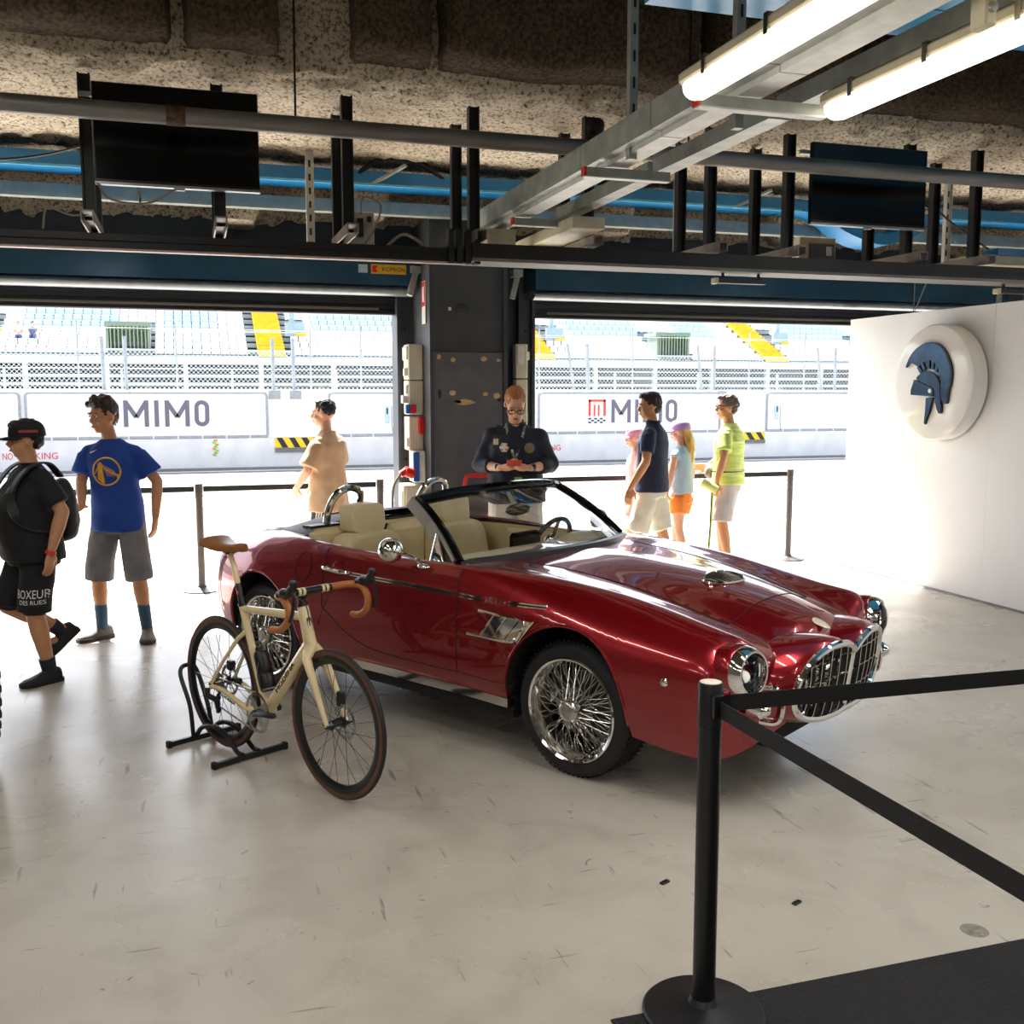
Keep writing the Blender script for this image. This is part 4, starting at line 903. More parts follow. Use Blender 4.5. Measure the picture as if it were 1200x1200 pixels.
def banner(xa, xb, logo, label, txt=True, tx=None):
    e = empty('trackside_banner', ((xa+xb)/2, 25.55, .80)); tag(e, label, 'banner'); w = (xb-xa)/2; h = 1.04
    m = MB(); m.bb(-w+.03, w-.03, -.02, .0, .02, h-.03); m.build('panel', M('white banner', '#f6f6f8', .5, var=.01), e, smooth=0)
    r = .1; pth = [(-w, -.03, 0), (-w, -.03, h-r)]+[(-w+r-r*math.cos(t), -.03, h-r+r*math.sin(t)) for t in np.linspace(0, math.pi/2, 6)]+[(w-r+r*math.sin(t), -.03, h-r+r*math.cos(t)) for t in np.linspace(0, math.pi/2, 6)]+[(w, -.03, 0)]
    m = MB(); m.tube(pth, .026, 8); m.build('barrier_pipe', PIPEG, e)
    m = MB(); m.bb(-w, w, -.05, -.01, -.05, .02); m.build('lower_rail', PIPEG, e, smooth=0)
    for k in range(int(2*w/.55)):
        m = MB(); m.bb(-w+.5+.55*k, -w+.53+.55*k, -.055, -.01, -.06, .03); m.build('rail_clip', M('white clip', '#eeeeee', .5), e, smooth=0)
    if txt:
        c0, c1 = tx[0]-(xa+xb)/2, tx[1]-(xa+xb)/2
        for nm, polys, cl in mimo(c0, c1, .24, .86):
            m = MB(); m.sweep([(a, -.023-(.0035 if (len(polys) == 2 and polys[0][0] != polys[1][0]) else 0), b) for a, b in polys], [(-.05, -.002), (.05, -.002), (.05, .002), (-.05, .002)], cl, up=(0, 1, 0)); m.build('letter', LETG, e, smooth=0)
        l0 = c0-.66; z0 = .24
        m = MB(); m.bb(l0, l0+.50, -.025, -.021, .80, .86); m.bb(l0, l0+.07, -.025, -.021, .42, .86); m.bb(l0+.43, l0+.50, -.025, -.021, .42, .86); m.bb(l0+.15, l0+.20, -.025, -.021, .42, .72); m.bb(l0+.27, l0+.32, -.025, -.021, .42, .72)
        m.build('red_emblem', REDP, e, smooth=0); m = MB()
        for i in range(6):
            for j in range(3):
                if (i+j) % 2 == 0: m.bb(l0+.083*i, l0+.083*i+.08, -.025, -.021, .33-.05*j, .375-.05*j)
        m.build('chequer_emblem', NAVYP, e, smooth=0)
    return e
banner(-3.55, 1.78, True, 'white trackside banner with grey lettering behind the person in royal blue', True, (-1.48, .44))
banner(8.73, 14.03, True, 'white trackside banner with grey lettering and orange emblem beyond the person with the phone', True, (10.78, 12.73))
banner(3.28, 7.9, False, 'blank white barrier panel with a small socket box beyond the person in beige', False)
banner(15.52, 20.6, False, 'blank white barrier panel beyond the person in lime', False)
banner(-9.0, -3.68, False, 'blank white barrier panel beyond the person in the black cap', False)
for x, lab in ((4.95, 'small socket box on the blank barrier panel beyond the person in beige'), (16.05, 'small socket box on the blank barrier panel beyond the person in lime')):
    e = empty('socket_box', (x-.25, 25.48, 1.3)); tag(e, lab, 'socket box'); m = MB(); m.bb(-.05, .05, -.03, 0, -.22, .22, .01); m.build('box', M('pale blue box', '#bcd6e6', .5), e)
    m = MB(); m.bb(-.02, .02, -.034, -.03, .0, .16); m.build('sockets', BLACKP, e, smooth=0); m = MB(); m.tube([(.12, 0, .2), (.12, 0, -.25), (.15, 0, -.5)], .012, 6); m.build('conduit', PIPEG, e)
# hazard boards and lettering on the concrete
def hazard(x0, x1, z0, z1, label):
    e = empty('hazard_board', (x0, 25.49, z0)); tag(e, label, 'hazard board'); w = x1-x0; h = z1-z0
    m = MB(); m.bb(0, w, -.012, 0, h*.32, h); m.build('yellow_board', M('hazard yellow', '#f2cf1c', .5), e, smooth=0)
    n = max(1, round(w/.3))
    for k in range(n):
        a = .04+w*k/n; m = MB(); m.prism([(a, h), (a+w/n*.48, h), (min(a+w/n*.95, w), h*.33), (a+w/n*.47, h*.33)], (0, -.013, 0), (1, 0, 0), (0, 0, 1), (0, -1, 0), .002); m.build('black_stripe', BLACKP, e, smooth=0)
    m = MB(); m.bb(0, w, -.04, 0, 0, h*.3); m.build('grey_ledge', M('grey rubber ledge', '#77787a', .7), e, smooth=0)
hazard(1.94, 3.12, .39, .75, 'yellow and black hazard board on the concrete wall beside the person in beige'); hazard(14.78, 15.44, .43, .74, 'yellow and black hazard board on the concrete wall beside the person in lime')
for x in (-3.5, 8.75):
    o = empty('wall_lettering', (x, 25.495, .40)); [text(MB_ := MB(), t_, (dx_, 0, 0), (1, 0, 0), (0, 0, 1), width=w_, height=.15, depth=.003).build('word', M('red wall paint', '#e23b40', .6), o, smooth=0) for t_, dx_, w_ in (('NO', -.47, .21), ('PARKING', .15, .85))]; tag(o, 'red NO PARKING lettering on the white concrete wall '+('behind the person in the black cap' if x < 0 else 'behind the person with the phone'), 'lettering')
tp = MB()
for k in range(8): tp.cur = k % 2; tp.bb(-.04+.03*(k % 3-1), .05+.03*(k % 3-1), -.004, 0, .05*k, .05*k+.047)
o = tp.build('tape_strip', [M('green tape', '#5fe07a', .5), M('orange tape', '#f2992e', .5)], smooth=0); o.location = (.55, 25.495, .33); tag(o, 'strip of green and orange tape on the concrete wall', 'tape')
# debris fence on the wall
fe = empty('debris_fence', (7, 26.0, 1.9)); tag(fe, 'tall chain link debris fence on top of the pit wall', 'fence')
m = MB(); xs0, xs1, zh = -17., 33., .95; st = .105
n = int((xs1-xs0)/st)
for k in range(-int(zh/st)-1, n):
    a = xs0+k*st
    for s in (1, -1):
        x0_, x1_ = (a, a+zh) if s > 0 else (a+zh, a); q0, q1 = V(x0_, 0, 0), V(x1_, 0, zh)
        m.add([q0+V(-.006, 0, 0), q0+V(.006, .003, 0), q0+V(.0, -.005, 0), q1+V(-.006, 0, 0), q1+V(.006, .003, 0), q1+V(0, -.005, 0)], [(0, 1, 4, 3), (1, 2, 5, 4), (2, 0, 3, 5)])
WIREL = M('pale fence wire', '#cdd5da', .45, .3, var=.05)
o = m.build('chain_link', WIREL, fe, smooth=0); o.location = (-7, .05, 0); o['kind'] = 'stuff'
for z in (.0, .95, 1.45):
    m = MB(); m.tube([(-24, .04, z), (26, .04, z)], .012 if z < 1.4 else .007, 6); m.build('fence_rail', WIREL, fe)
FP = M('grey fence post', '#a7afb3', .4, .35)
for x in (-11.5, -8.9, -4.8, -2.45, -.27, 2.9, 4.15, 8.9, 11.6, 15.2, 17.0, 19.5):
    m = MB(); m.tube([(x-7, .02, 0), (x-7, .02, 1.62)], .022, 8); m.build('thin_post', FP, fe)
for x, ln in ((-1.9, -.02), (-1.40, -.02), (1.98, -.01), (2.47, -.01), (9.85, -.18), (10.25, -.02), (13.65, -.12), (14.03, .03), (17.5, -.12), (17.95, .04)):
    m = MB(); m.bar((x-7, -.12, -.05), (x-7+ln, -.05, 1.25), .075, .075); m.build('thick_post', FP, fe, smooth=0); m = MB(); m.bb(x-7.16, x-6.84, -.42, -.1, -.02, .01); m.build('post_foot', PIPEG, fe, smooth=0)
for x in (1.97, 2.47, 14.1):
    m = MB(); m.bb(x-7.14, x-6.86, -.452, -.43, -.22, -.01); m.build('foot_plate', PIPEG, fe, smooth=0)
# grandstand
gs = empty('grandstand', (12, 60, 0)); gs['kind'] = 'structure'
STEP = M('grey concrete steps', '#848d93', .8, var=.05, scale=.5); NR = 12
RISE, TREAD, Y0, Z0 = .385, .78, 60., 3.95
for k in range(NR):
    m = MB(); m.bb(-55, 75, Y0+TREAD*k-60, Y0+TREAD*(k+1)-60, Z0+RISE*k-.25, Z0+RISE*k); o = m.build('terrace_step', STEP, gs, smooth=0); o.location.x = -12+12-0
m = MB(); m.bb(-55, 75, -.35, -.05, 3.45, 3.85); m.build('front_beam', M('pale grey beam', '#cfd4d8', .7), gs, smooth=0)
m = MB(); m.bb(-55, 75, 9, 9.3, 0, 9.0); m.build('shade_sheet', M('dark void shade', '#2e3533', .9), gs, smooth=0)  # dark sheet whose colour stands for the shaded void under the stand
for k in range(-8, 12):
    m = MB(); m.bb(k*4.05-.12, k*4.05+.12, -.3, .0, 0, 3.6); m.build('column', M('pale column', '#c2cace', .6), gs, smooth=0)
for k, (yy, z) in enumerate(((-9, 1.75), (-8.2, 2.05), (-7.4, 2.35), (-7, 2.75))):
    m = MB(); m.bb(-55, 75, yy, yy+.35, z-.12, z); m.build('bench_row', M('pale blue bench', '#c8d8e2', .5), gs, smooth=0)
for k in range(22):
    m = MB(); m.bb(-40+k*5-.05, -40+k*5+.05, -8.4, -8.3, 0, 3.0); m.build('rail_post', FP, gs, smooth=0)
m = MB(); m.tube([(-55, -8.3, 3.0), (75, -8.3, 3.0)], .03, 6); m.build('hand_rail', FP, gs)
m = MB(); m.tube([(-55, 1.4, 5.35), (75, 1.4, 5.35)], .025, 6); m.build('cross_rail', FP, gs)
YEL = M('yellow stair', '#f0b323', .6, var=.1, scale=3)
stairs = [4.55-16.4*2, 4.55-16.4, 4.55, 20.8, 37.2, 53.6]
for xs_ in stairs:
    for k in range(NR*2):
        m = MB(); z = Z0+RISE*k/2; m.bb(xs_-12-.75, xs_-12+.75, Y0+TREAD*k/2-60-.1, Y0+TREAD*(k/2+.5)-60-.1, z-.02, z+.19); m.build('stair_step', YEL, gs, smooth=0)
gates = [-3.1-16.4, -3.1, 29.8, 46.2]
for xg in gates:
    m = MB(); m.bb(xg-12-1.1, xg-12+1.1, 1.9, 2.0, 3.9, 5.5); m.bb(xg-12-1.15, xg-12-1.0, .5, 2.0, 3.9, 5.5); m.bb(xg-12+1.0, xg-12+1.15, .5, 2.0, 3.9, 5.5); m.bb(xg-12-1.2, xg-12+1.2, .5, 2.4, 5.5, 5.75); m.build('exit_gate', M('grey green gate steel', '#7f8a80', .6), gs, smooth=0)
    [MB().bb(xg-12+dx_-.03, xg-12+dx_+.03, .50, .56, 3.95, 5.5).build('gate_bar', M('grey green gate bar', '#8d9a86', .6), gs, smooth=0) for dx_ in np.linspace(-.9, .9, 10)]
for xs_ in stairs:
    m = MB(); m.bb(xs_-12+.95, xs_-12+2.1, 2.2, 2.4, 5.2, 6.0); m.bb(xs_-12+1.2, xs_-12+1.5, 2.3, 2.5, 5.2, 9); m.build('stair_landing', M('blue grey steel', '#8fa6b5', .6), gs, smooth=0)
    m = MB(); m.bb(xs_-12+1.5, xs_-12+2.2, 2.1, 2.2, 5.2, 5.35); m.build('landing_edge', YEL, gs, smooth=0)
# seats: pan and back in one small shell
sm = MB()
prof = [(-.02, .10), (.20, .06), (.40, .08), (.46, .14), (.50, .40), (.48, .47), (.445, .46), (.44, .20), (.38, .13), (.20, .10), (0, .14)]
sm.loft([[V(x, y, z) for y, z in prof] for x in (-.215, -.19, .19, .215)])
SW = M('white seat', '#f4f5f7', .4, var=.02); SB = M('pale blue seat', '#b4cfe8', .4, var=.03)
wh = sm.build('stand_seat', SW); bl_ = bpy.data.objects.new('stand_seat', wh.data.copy()); COL.objects.link(bl_); bl_.data.materials[0] = SB
seats = []
for k in range(NR):
    for i in range(0, 240):
        x = -46+.5*i
        if any(abs(x-s_) < 1.05 for s_ in stairs) or (k < 5 and any(abs(x-g_) < 1.3 for g_ in gates)): continue
        if 3 <= k <= 5 and any(.9 < x-s_ < 2.2 for s_ in stairs): continue
        xb = (x-stairs[0]) % 16.4
        blue = k >= 4 and (2.9 < xb < 8.2 or 10.6 < xb < 13.6)
        seats.append((k, x, blue))
vis = [s for s in seats if -9.3 < s[1] < 6.8+.25*s[0] or 21 < s[1] < 43]
vis.sort(key=lambda s: (s[0], abs(s[1])))
near = set(vis[:280])
rw, rb = MB(), MB()
for s in seats:
    k, x, blue = s; p = V(x, Y0+TREAD*k+.2, Z0+RISE*k)
    if s in near:
        o = (bl_ if blue else wh).copy(); COL.objects.link(o); o.location = p
        tag(o, 'pale blue plastic seat in the grandstand' if blue else 'white plastic seat in the lower rows of the grandstand', 'seat', 'pale blue grandstand seats' if blue else 'white grandstand seats in the lower rows')
    else:
        mbq = rb if blue else rw; mbq.add([V(v)+p for v in sm.v], sm.f)
bpy.data.objects.remove(wh); bpy.data.objects.remove(bl_)
for mbq, mt, lab in ((rw, SW, 'upper rows of white plastic grandstand seats'), (rb, SB, 'upper rows of pale blue plastic grandstand seats')):
    o = mbq.build('stand_seats', mt, fixn=False); o['kind'] = 'stuff'; tag(o, lab, 'seats')
# bushes under the stand
LEAF = M('mottled green leaves', '#8fa34a', .8, var=.35, scale=4, bump=.8, bscale=8, col2='#41552f')  # two greens mixed by noise
rnd = random.Random(3)
for k in range(26):
    x = -13+k*2.6+rnd.uniform(-.25, .25); r = rnd.uniform(.9, 1.25); m = MB(); m.ell((0, 0, r*.9), (r*1.1, r*.8, r), None, 20, 12)
    m.v = [tuple(V(v)+(V(v)-V(0, 0, r*.9)).normalized()*(.35*mnoise.noise(V(v)*2.2+V(k*7, 0, 0)))) for v in m.v]
    o = m.build('bush', LEAF, smooth=60); o.location = (x, 63.0+rnd.uniform(-.5, 1.2), .0); o.scale = (.8, .8, rnd.uniform(.7, 1.0)); tag(o, 'leafy green bush under the grandstand', 'bush', 'bushes under the grandstand')
# small red sign board hung on the stand
# white display wall with the round emblem
dw = empty('display_wall', (6.56, 5.4, 0)); tag(dw, 'tall white display wall standing beside the door opening', 'display wall')
WHITEW = M('white display panel', '#f5f5f6', .55, var=.01, scale=3)
for k in range(4):
    y1 = 9.15-2.0*k; m = MB(); m.bb(-.05, .05, y1-2.0+.001-5.4, y1-.001-5.4, .0, 2.56); m.build('panel', WHITEW, dw, smooth=0)
m = MB(); m.bb(-.056, .056, 1.15-5.4, 9.16-5.4, 0, .02); m.build('floor_rail', M('grey floor rail', '#88898b', .4, .5), dw, smooth=0)
for y in (8.25, 6.9):
    for dz in (-.05, .05):
        m = MB(); m.tube([(0, y-5.4, 2.55), (.0, y+dz*2-5.4-.1, 2.9)], .004, 5); m.build('hanging_wire', WIRE, dw)
rd = empty('round_emblem', (6.50, 7.69, 1.905)); tag(rd, 'round white emblem disc with a dark plumed helmet on the display wall', 'emblem')
m = MB(); m.lathe([(0, .16), (.47, .16), (.505, .152), (.515, .135), (.515, .012)], (0, 0, 0), (-1, 0, 0), 64); m.build('disc', M('glossy white acrylic', '#f5f3ee', .12, var=.01, coat=.5), rd)
m = MB(); m.lathe([(.50, .012), (.50, 0)], (0, 0, 0), (-1, 0, 0), 64); m.build('backing_ring', M('dark backing ring', '#3a3a3e', .5), rd)
HEL = M('smoked mirror', '#2d3f52', .08, .75, var=.3, scale=9); HED = M('black edge', '#111215', .3)
# helmet shapes in the disc plane: a to the right as seen (towards -y), b up
def hshape(pts, name, d=.022, sm_=6):
    P = [(q.x, q.y) for q in catmull(pts, sm_, True)] if sm_ else pts
    m = MB(); m.prism([(a-.18, b) for a, b in P], (-.16, 0, 0), (0, -1, 0), (0, 0, 1), (-1, 0, 0), d); m.build(name, HED, rd, smooth=30)
    cx = sum(a for a, b in P)/len(P); cy = sum(b for a, b in P)/len(P)
    m = MB(); m.prism([(cx+(a-cx)*.955-.18, cy+(b-cy)*.955) for a, b in P], (-.16-d, 0, 0), (0, -1, 0), (0, 0, 1), (-1, 0, 0), .003); m.build(name+'_face', HEL, rd, smooth=30)

hshape([(-0.153, 0.139), (-0.125, 0.204), (-0.067, 0.273), (0.027, 0.329), (0.136, 0.356), (0.246, 0.344), (0.341, 0.289), (0.407, 0.208), (0.451, 0.103), (0.451, -0.001), (0.427, -0.074), (0.405, -0.189), (0.35, -0.169), (0.337, -0.084), (0.329, 0.022), (0.31, 0.085), (0.267, 0.15), (0.202, 0.194), (0.131, 0.196), (0.061, 0.175), (0.015, 0.145), (-0.03, 0.163), (-0.086, 0.179), (-0.123, 0.166)], 'plume', sm_=3)
hshape([(-0.002, 0.037), (0.044, 0.074), (0.122, 0.102), (0.202, 0.087), (0.274, 0.044), (0.318, -0.031), (0.323, -0.105), (0.342, -0.264), (0.312, -0.275), (0.256, -0.143), (0.250, -0.10), (0.244, -0.073), (0.114, -0.005)], 'crown', sm_=3)
hshape([(0.141, -0.138), (0.232, -0.132), (0.194, -0.256), (0.138, -0.376), (0.13, -0.365), (0.138, -0.257)], 'cheek_guard', sm_=0)
hshape([(-0.021, 0.026), (0.227, -0.05), (0.248, -0.084), (0.224, -0.124), (-0.058, -0.111), (-0.061, -0.072)], 'visor', .03, sm_=0)
for (a0, b0_), (a1, b1_) in [((.015, .145), (.062, .09)), ((.061, .175), (.105, .111)), ((.147, .196), (.156, .118)), ((.21, .188), (.208, .114)), ((.267, .15), (.248, .092)), ((.309, .096), (.289, .054))]:
    m = MB(); m.bar((-.172, -(a0-.18), b0_), (-.172, -(a1-.18), b1_), .03, .024, up=(1, 0, 0)); m.build('comb_bar', HEL, rd, smooth=0)
m = MB(); m.lathe([(0, .004), (.02, .004), (.022, 0)], (-.193, -(.20-.18), -.075), (-1, 0, 0), 16); m.build('visor_pivot', M('glossy white acrylic', '#f5f3ee', .12), rd)
# ---------------------------------------------------------------- the cream racing bicycle on its floor stand
FRAME = M('cream frame paint', '#e0cb9c', .25, var=.03, scale=6, coat=.6)
TAPE = M('tan leather tape', '#a8642a', .5, var=.12, scale=30, bump=.2, bscale=120)
CARBON = M('black carbon', '#121315', .28, var=.2, scale=40)
GUM = M('brown tyre wall', '#5a3826', .6, var=.15, scale=20)
STEELS = M('bright steel', '#c4c4c2', .2, 1., var=.08)
BK = empty('road_bicycle', (.112, 5.288, 0), math.radians(-60.77)); tag(BK, 'cream road racing bicycle with tan bar tape and disc brakes', 'bicycle')
def bpart(m, n, mat, par=None, **k): return m.build(n, mat, par or BK, **k)
def bwheel(name, u, z, cassette):
    w = empty(name, (u, 0, z), 0, BK); ax = V(0, 1, 0); R = .338
    m = MB(); m.lathe([(.312, -.010), (.322, -.0135), (.331, -.011), (.3375, -.005), (.339, 0), (.3375, .005), (.331, .011), (.322, .0135), (.312, .010)], (0, 0, 0), ax, 72); bpart(m, 'tyre', RUBBER, w)
    m = MB(); m.lathe([(.3105, -.0115), (.3225, -.0142), (.3312, -.0118)], (0, 0, 0), ax, 72); m.lathe([(.3105, .0115), (.3225, .0142), (.3312, .0118)], (0, 0, 0), ax, 72); bpart(m, 'tan_sidewall', GUM, w)
    m = MB(); m.lathe([(.314, -.011), (.30, -.0125), (.285, -.011), (.272, -.004), (.270, 0), (.272, .004), (.285, .011), (.30, .0125), (.314, .011)], (0, 0, 0), ax, 72, True); bpart(m, 'rim', CARBON, w)
    m = MB(); m.lathe([(.012, -.05), (.022, -.036), (.022, -.03), (.012, -.026), (.012, .026), (.024, .03), (.024, .036), (.012, .05)], (0, 0, 0), ax, 20, cap=True); bpart(m, 'hub', CARBON, w)
    m = MB()
    for k in range(24):
        s = 1 if k % 2 else -1; a = 2*math.pi*k/24; b = a+(.5 if (k//2) % 2 else -.5)
        m.tube([V(.021*math.cos(b), s*.032, .021*math.sin(b)), V(.275*math.cos(a), s*.003, .275*math.sin(a))], .0013, 4)
    bpart(m, 'spokes', CARBON, w)
    m = MB(); m.lathe([(.08, .040), (.08, .0422), (.064, .0422), (.064, .040)], (0, 0, 0), ax, 48, True)
    for k in range(5): a = 2*math.pi*k/5; m.bar((.02*math.cos(a), .041, .02*math.sin(a)), (.068*math.cos(a+.3), .041, .068*math.sin(a+.3)), .010, .003, up=(0, 1, 0))
    for k in range(24): a = 2*math.pi*k/24; m.bb(.079*math.cos(a)-.003, .079*math.cos(a)+.003, .0398, .0424, .079*math.sin(a)-.003, .079*math.sin(a)+.003)
    bpart(m, 'brake_rotor', STEELS, w)
    m = MB(); m.tube([(.27*math.cos(4.1), 0, .27*math.sin(4.1)), (.24*math.cos(4.1), 0, .24*math.sin(4.1))], .003, 6); bpart(m, 'valve', BLACKP, w)
    if cassette:
        for k in range(9):
            m = MB(); r = .055-.0038*k; m.lathe([(.02, -.024-.0034*k), (r, -.024-.0034*k), (r, -.0258-.0034*k), (.02, -.0258-.0034*k)], (0, 0, 0), ax, 36); bpart(m, 'sprocket', STEELS, w)
    return w
RA, FA = V(0, 0, .348), V(.954, 0, .339)
bwheel('rear_wheel', RA.x, RA.z, True); fw = bwheel('front_wheel', FA.x, FA.z, False)
BBp = V(.395, 0, .283); STt = V(.205, 0, .775); HT, HBp = V(.715, 0, .838), V(.775, 0, .645)
fm = MB()
def ftube(p0, p1, r0, r1, flat=1., n=14): fm.tube([p0, V(p0).lerp(V(p1), .5), p1], [r0, (r0+r1)/2, r1], n, flat=flat)
ftube(BBp, STt, .019, .018); ftube(STt+V(0, 0, -.02), HT+V(.0, 0, -.045), .018, .021); ftube(BBp+V(.01, 0, 0), HBp+V(-.01, 0, .03), .029, .030); ftube(HT, HBp, .026, .031, n=18)
for s in (-1, 1):
    fm.tube(catmull([BBp+V(-.02, s*.03, -.005), BBp+V(-.12, s*.045, .002), RA+V(.1, s*.062, -.012), RA+V(.0, s*.066, -.01)], 5), [.017]*6+[.013]*6+[.012]*4, 10)
    fm.tube([STt+V(.035, s*.010, -.13), STt+V(.005, s*.034, -.165), (STt+V(0, 0, -.16)).lerp(RA, .5)+V(0, s*.056, 0), RA+V(-.0, s*.066, .0)], [.012, .0105, .009, .009], 10)
    fm.ell(RA+V(0, s*.066, -.004), (.02, .006, .022))
fm.cyl(BBp+V(0, -.043, 0), BBp+V(0, .043, 0), .024, n=20)
bpart(fm, 'frame', FRAME)
m = MB()
for s in (-1, 1): m.tube([HBp+V(.004, 0, .02), HBp+V(.010, s*.022, -.004), HBp+V(.022, s*.044, -.03), HBp.lerp(FA, .35)+V(.008, s*.050, 0), HBp.lerp(FA, .7)+V(.004, s*.053, 0), FA+V(0, s*.054, .0)], [.03, .027, .022, .018, .014, .011], 12)
bpart(m, 'fork', FRAME)
for s in (-1, 1): m = MB(); m.cyl(FA+V(0, s*.046, 0), FA+V(0, s*.062, 0), .011); bpart(m, 'axle_end', BLACKP)
m = MB(); m.cyl(RA+V(0, -.075, 0), RA+V(0, .075, 0), .009); bpart(m, 'rear_axle', BLACKP)
# seat post and saddle
m = MB(); m.tube([STt+V(.01, 0, -.03), STt+V(-.035, 0, .10)], .0145, 12); m.cyl(STt+V(.002, 0, -.008), STt+V(-.002, 0, .008), .021); bpart(m, 'seat_post_lower', CARBON)
m = MB(); m.tube(catmull([STt+V(-.035, 0, .10), STt+V(-.065, 0, .185), STt+V(-.105, 0, .25)], 5), .0148, 12); bpart(m, 'seat_post', FRAME)
m = MB(); m.lathe([(0, .004), (.011, 0)], STt+V(-.012, -.0155, .06), (0, -1, 0), 12); bpart(m, 'red_reflector', M('red plastic', '#d02a22', .4))
m = MB(); sc = STt+V(-.108, 0, .27)
m.bb(sc.x-.02, sc.x+.02, -.022, .022, sc.z-.03, sc.z-.005, .006)
for s in (-1, 1): m.tube(catmull([sc+V(-.10, s*.035, .012), sc+V(-.05, s*.022, -.012), sc+V(.06, s*.022, -.010), sc+V(.14, s*.008, .012)], 5), .0035, 6)
bpart(m, 'saddle_rails', BLACKP)
rows = []
for i in range(15):
    t = i/14; u = -.125+.275*t; hw = .070*(1-t)**1.1+.020 if t < .95 else .016; zz = .036-.020*math.sin(math.pi*min(1, t*1.15))*.7+.014*(1-t)**2; row = []
    for j in range(17):
        a = math.pi*j/16; row.append(sc+V(u, hw*math.cos(a), zz-.028+.028*math.sin(a)**.7-(.012 if j in (0, 16) else 0)))
    rows.append(row)
m = MB(); m.loft([r for r in rows], True, True); bpart(m, 'saddle', M('brown saddle leather', '#8a5528', .35, var=.1, scale=12), smooth=60)
# stem, bars, hoods, levers
BC = V(.79, 0, .925)
m = MB(); m.tube([HT+V(0, 0, -.01), HT+V(-.018, 0, .06)], .019, 12); m.tube([HT+V(-.012, 0, .045), BC], [.019, .017], 12); m.cyl(HT+V(.001, 0, -.004), HT+V(-.004, 0, .012), .026); bpart(m, 'stem', CARBON)
m = MB(); m.cyl(BC+V(0, -.045, 0), BC+V(0, .045, 0), .017); bpart(m, 'bar_clamp', CARBON)
for yy in (-.052, .052, -.075, .075): m = MB(); m.cyl(BC+V(0, yy-.007, 0), BC+V(0, yy+.007, 0), .0185); bpart(m, 'cream_spacer', FRAME)
for s in (-1, 1):
    m = MB(); m.cyl(BC+V(0, s*.045, 0), BC+V(0, s*.10, 0), .0165); bpart(m, 'bar_sleeve', CARBON)
    pth = catmull([BC+V(0, s*.10, 0), BC+V(.005, s*.175, .002), BC+V(.035, s*.205, .004), BC+V(.085, s*.212, .0), BC+V(.125, s*.214, -.04), BC+V(.118, s*.216, -.095), BC+V(.065, s*.218, -.135), BC+V(.0, s*.22, -.145)], 6)
    m = MB(); m.tube(pth, .0155, 12); bpart(m, 'bar_tape', TAPE)
    h = BC+V(.085, s*.213, .012)
    m = MB(); m.tube(catmull([h+V(-.03, 0, .004), h+V(.0, 0, .014), h+V(.045, 0, .02), h+V(.072, 0, .05), h+V(.078, 0, .078)], 4), [.018]*4+[.022]*4+[.02]*4+[.017]*4+[.012], 10); bpart(m, 'brake_hood', BLACKP)
    m = MB(); m.tube(catmull([h+V(.06, 0, .045), h+V(.085, s*.006, .02), h+V(.088, s*.012, -.05), h+V(.066, s*.014, -.10)], 5), [.007]*8+[.009]*8, 8, flat=.7); bpart(m, 'brake_lever', CARBON)
    m = MB(); m.tube(catmull([BC+V(.01, s*.11, -.012), BC+V(.025, s*.06, -.05), HBp+V(.02, s*.02, .12)], 6), .0025, 6); bpart(m, 'hose', BLACKP)
# badge, bottle, drivetrain
def ht(t): return HT.lerp(HBp, t)
m = MB()
ring = [(-.020, .028), (.0, .034), (.020, .028), (.022, .0), (.012, -.026), (0, -.036), (-.012, -.026), (-.022, 0)]
fwd = (HBp-HT).normalized(); fo = V(fwd.z*-1, 0, fwd.x); cc = ht(.38)
m.add([cc+fo*(-.0 if False else 0)+V(.0, 0, 0)+V(.0295*math.cos(a*22)*1.02, .0295*math.sin(a*22)*1.02, 0)+V(-fwd.x, 0, -fwd.z)*b for a, b in ring], [tuple(range(8))]); bpart(m, 'head_badge', M('dark shield badge', '#4a463c', .3, .6, var=.3, scale=80), smooth=0)
sd = (STt-BBp).normalized(); no = V(sd.z, 0, -sd.x)
b0 = BBp+sd*.10+no*.06; m = MB(); m.lathe([(0, 0), (.034, 0), (.036, .01), (.036, .06), (.032, .07), (.036, .08), (.036, .16), (.028, .18), (.02, .185), (.02, .20), (0, .20)], b0, sd, 24); bpart(m, 'bottle', BLACKP)
m = MB(); [m.tube(catmull([b0-sd*.01+no*-.03, b0+V(0, s*.038, 0)-sd*.008, b0+sd*.07+V(0, s*.041, 0), b0+sd*.13+V(0, s*.03, 0)+no*.02], 5), .004, 6) for s in (-1, 1)]; bpart(m, 'bottle_cage', BLACKP)
CRc = BBp+V(0, -.052, 0)
m = MB(); m.lathe([(.098, -.002), (.101, 0), (.098, .002), (.086, .002), (.086, -.002)], CRc, (0, 1, 0), 60, True)
for k in range(4): a = .6+math.pi*k/2; m.bar(CRc, CRc+V(.09*math.cos(a), 0, .09*math.sin(a)), .03, .006, up=(0, 1, 0))
bpart(m, 'chainring', DCHROME if 'DCHROME' in globals() else STEELS)
for s, a in ((-1, math.radians(8)), (1, math.radians(188))):
    p = BBp+V(0, s*.062, 0); q = p+V(.172*math.cos(a), s*.012, .172*math.sin(a)); m = MB(); m.tube([p+V(-.02*math.cos(a), 0, 0), p, p.lerp(q, .5), q, q+V(.014*math.cos(a), 0, 0)], [.014, .02, .016, .015, .008], 10, flat=.6); bpart(m, 'crank_arm', CARBON)
    m = MB(); m.cyl(p+V(0, s*-.02, 0), p+V(0, s*.012, 0), .017); bpart(m, 'crank_axle', BLACKP)
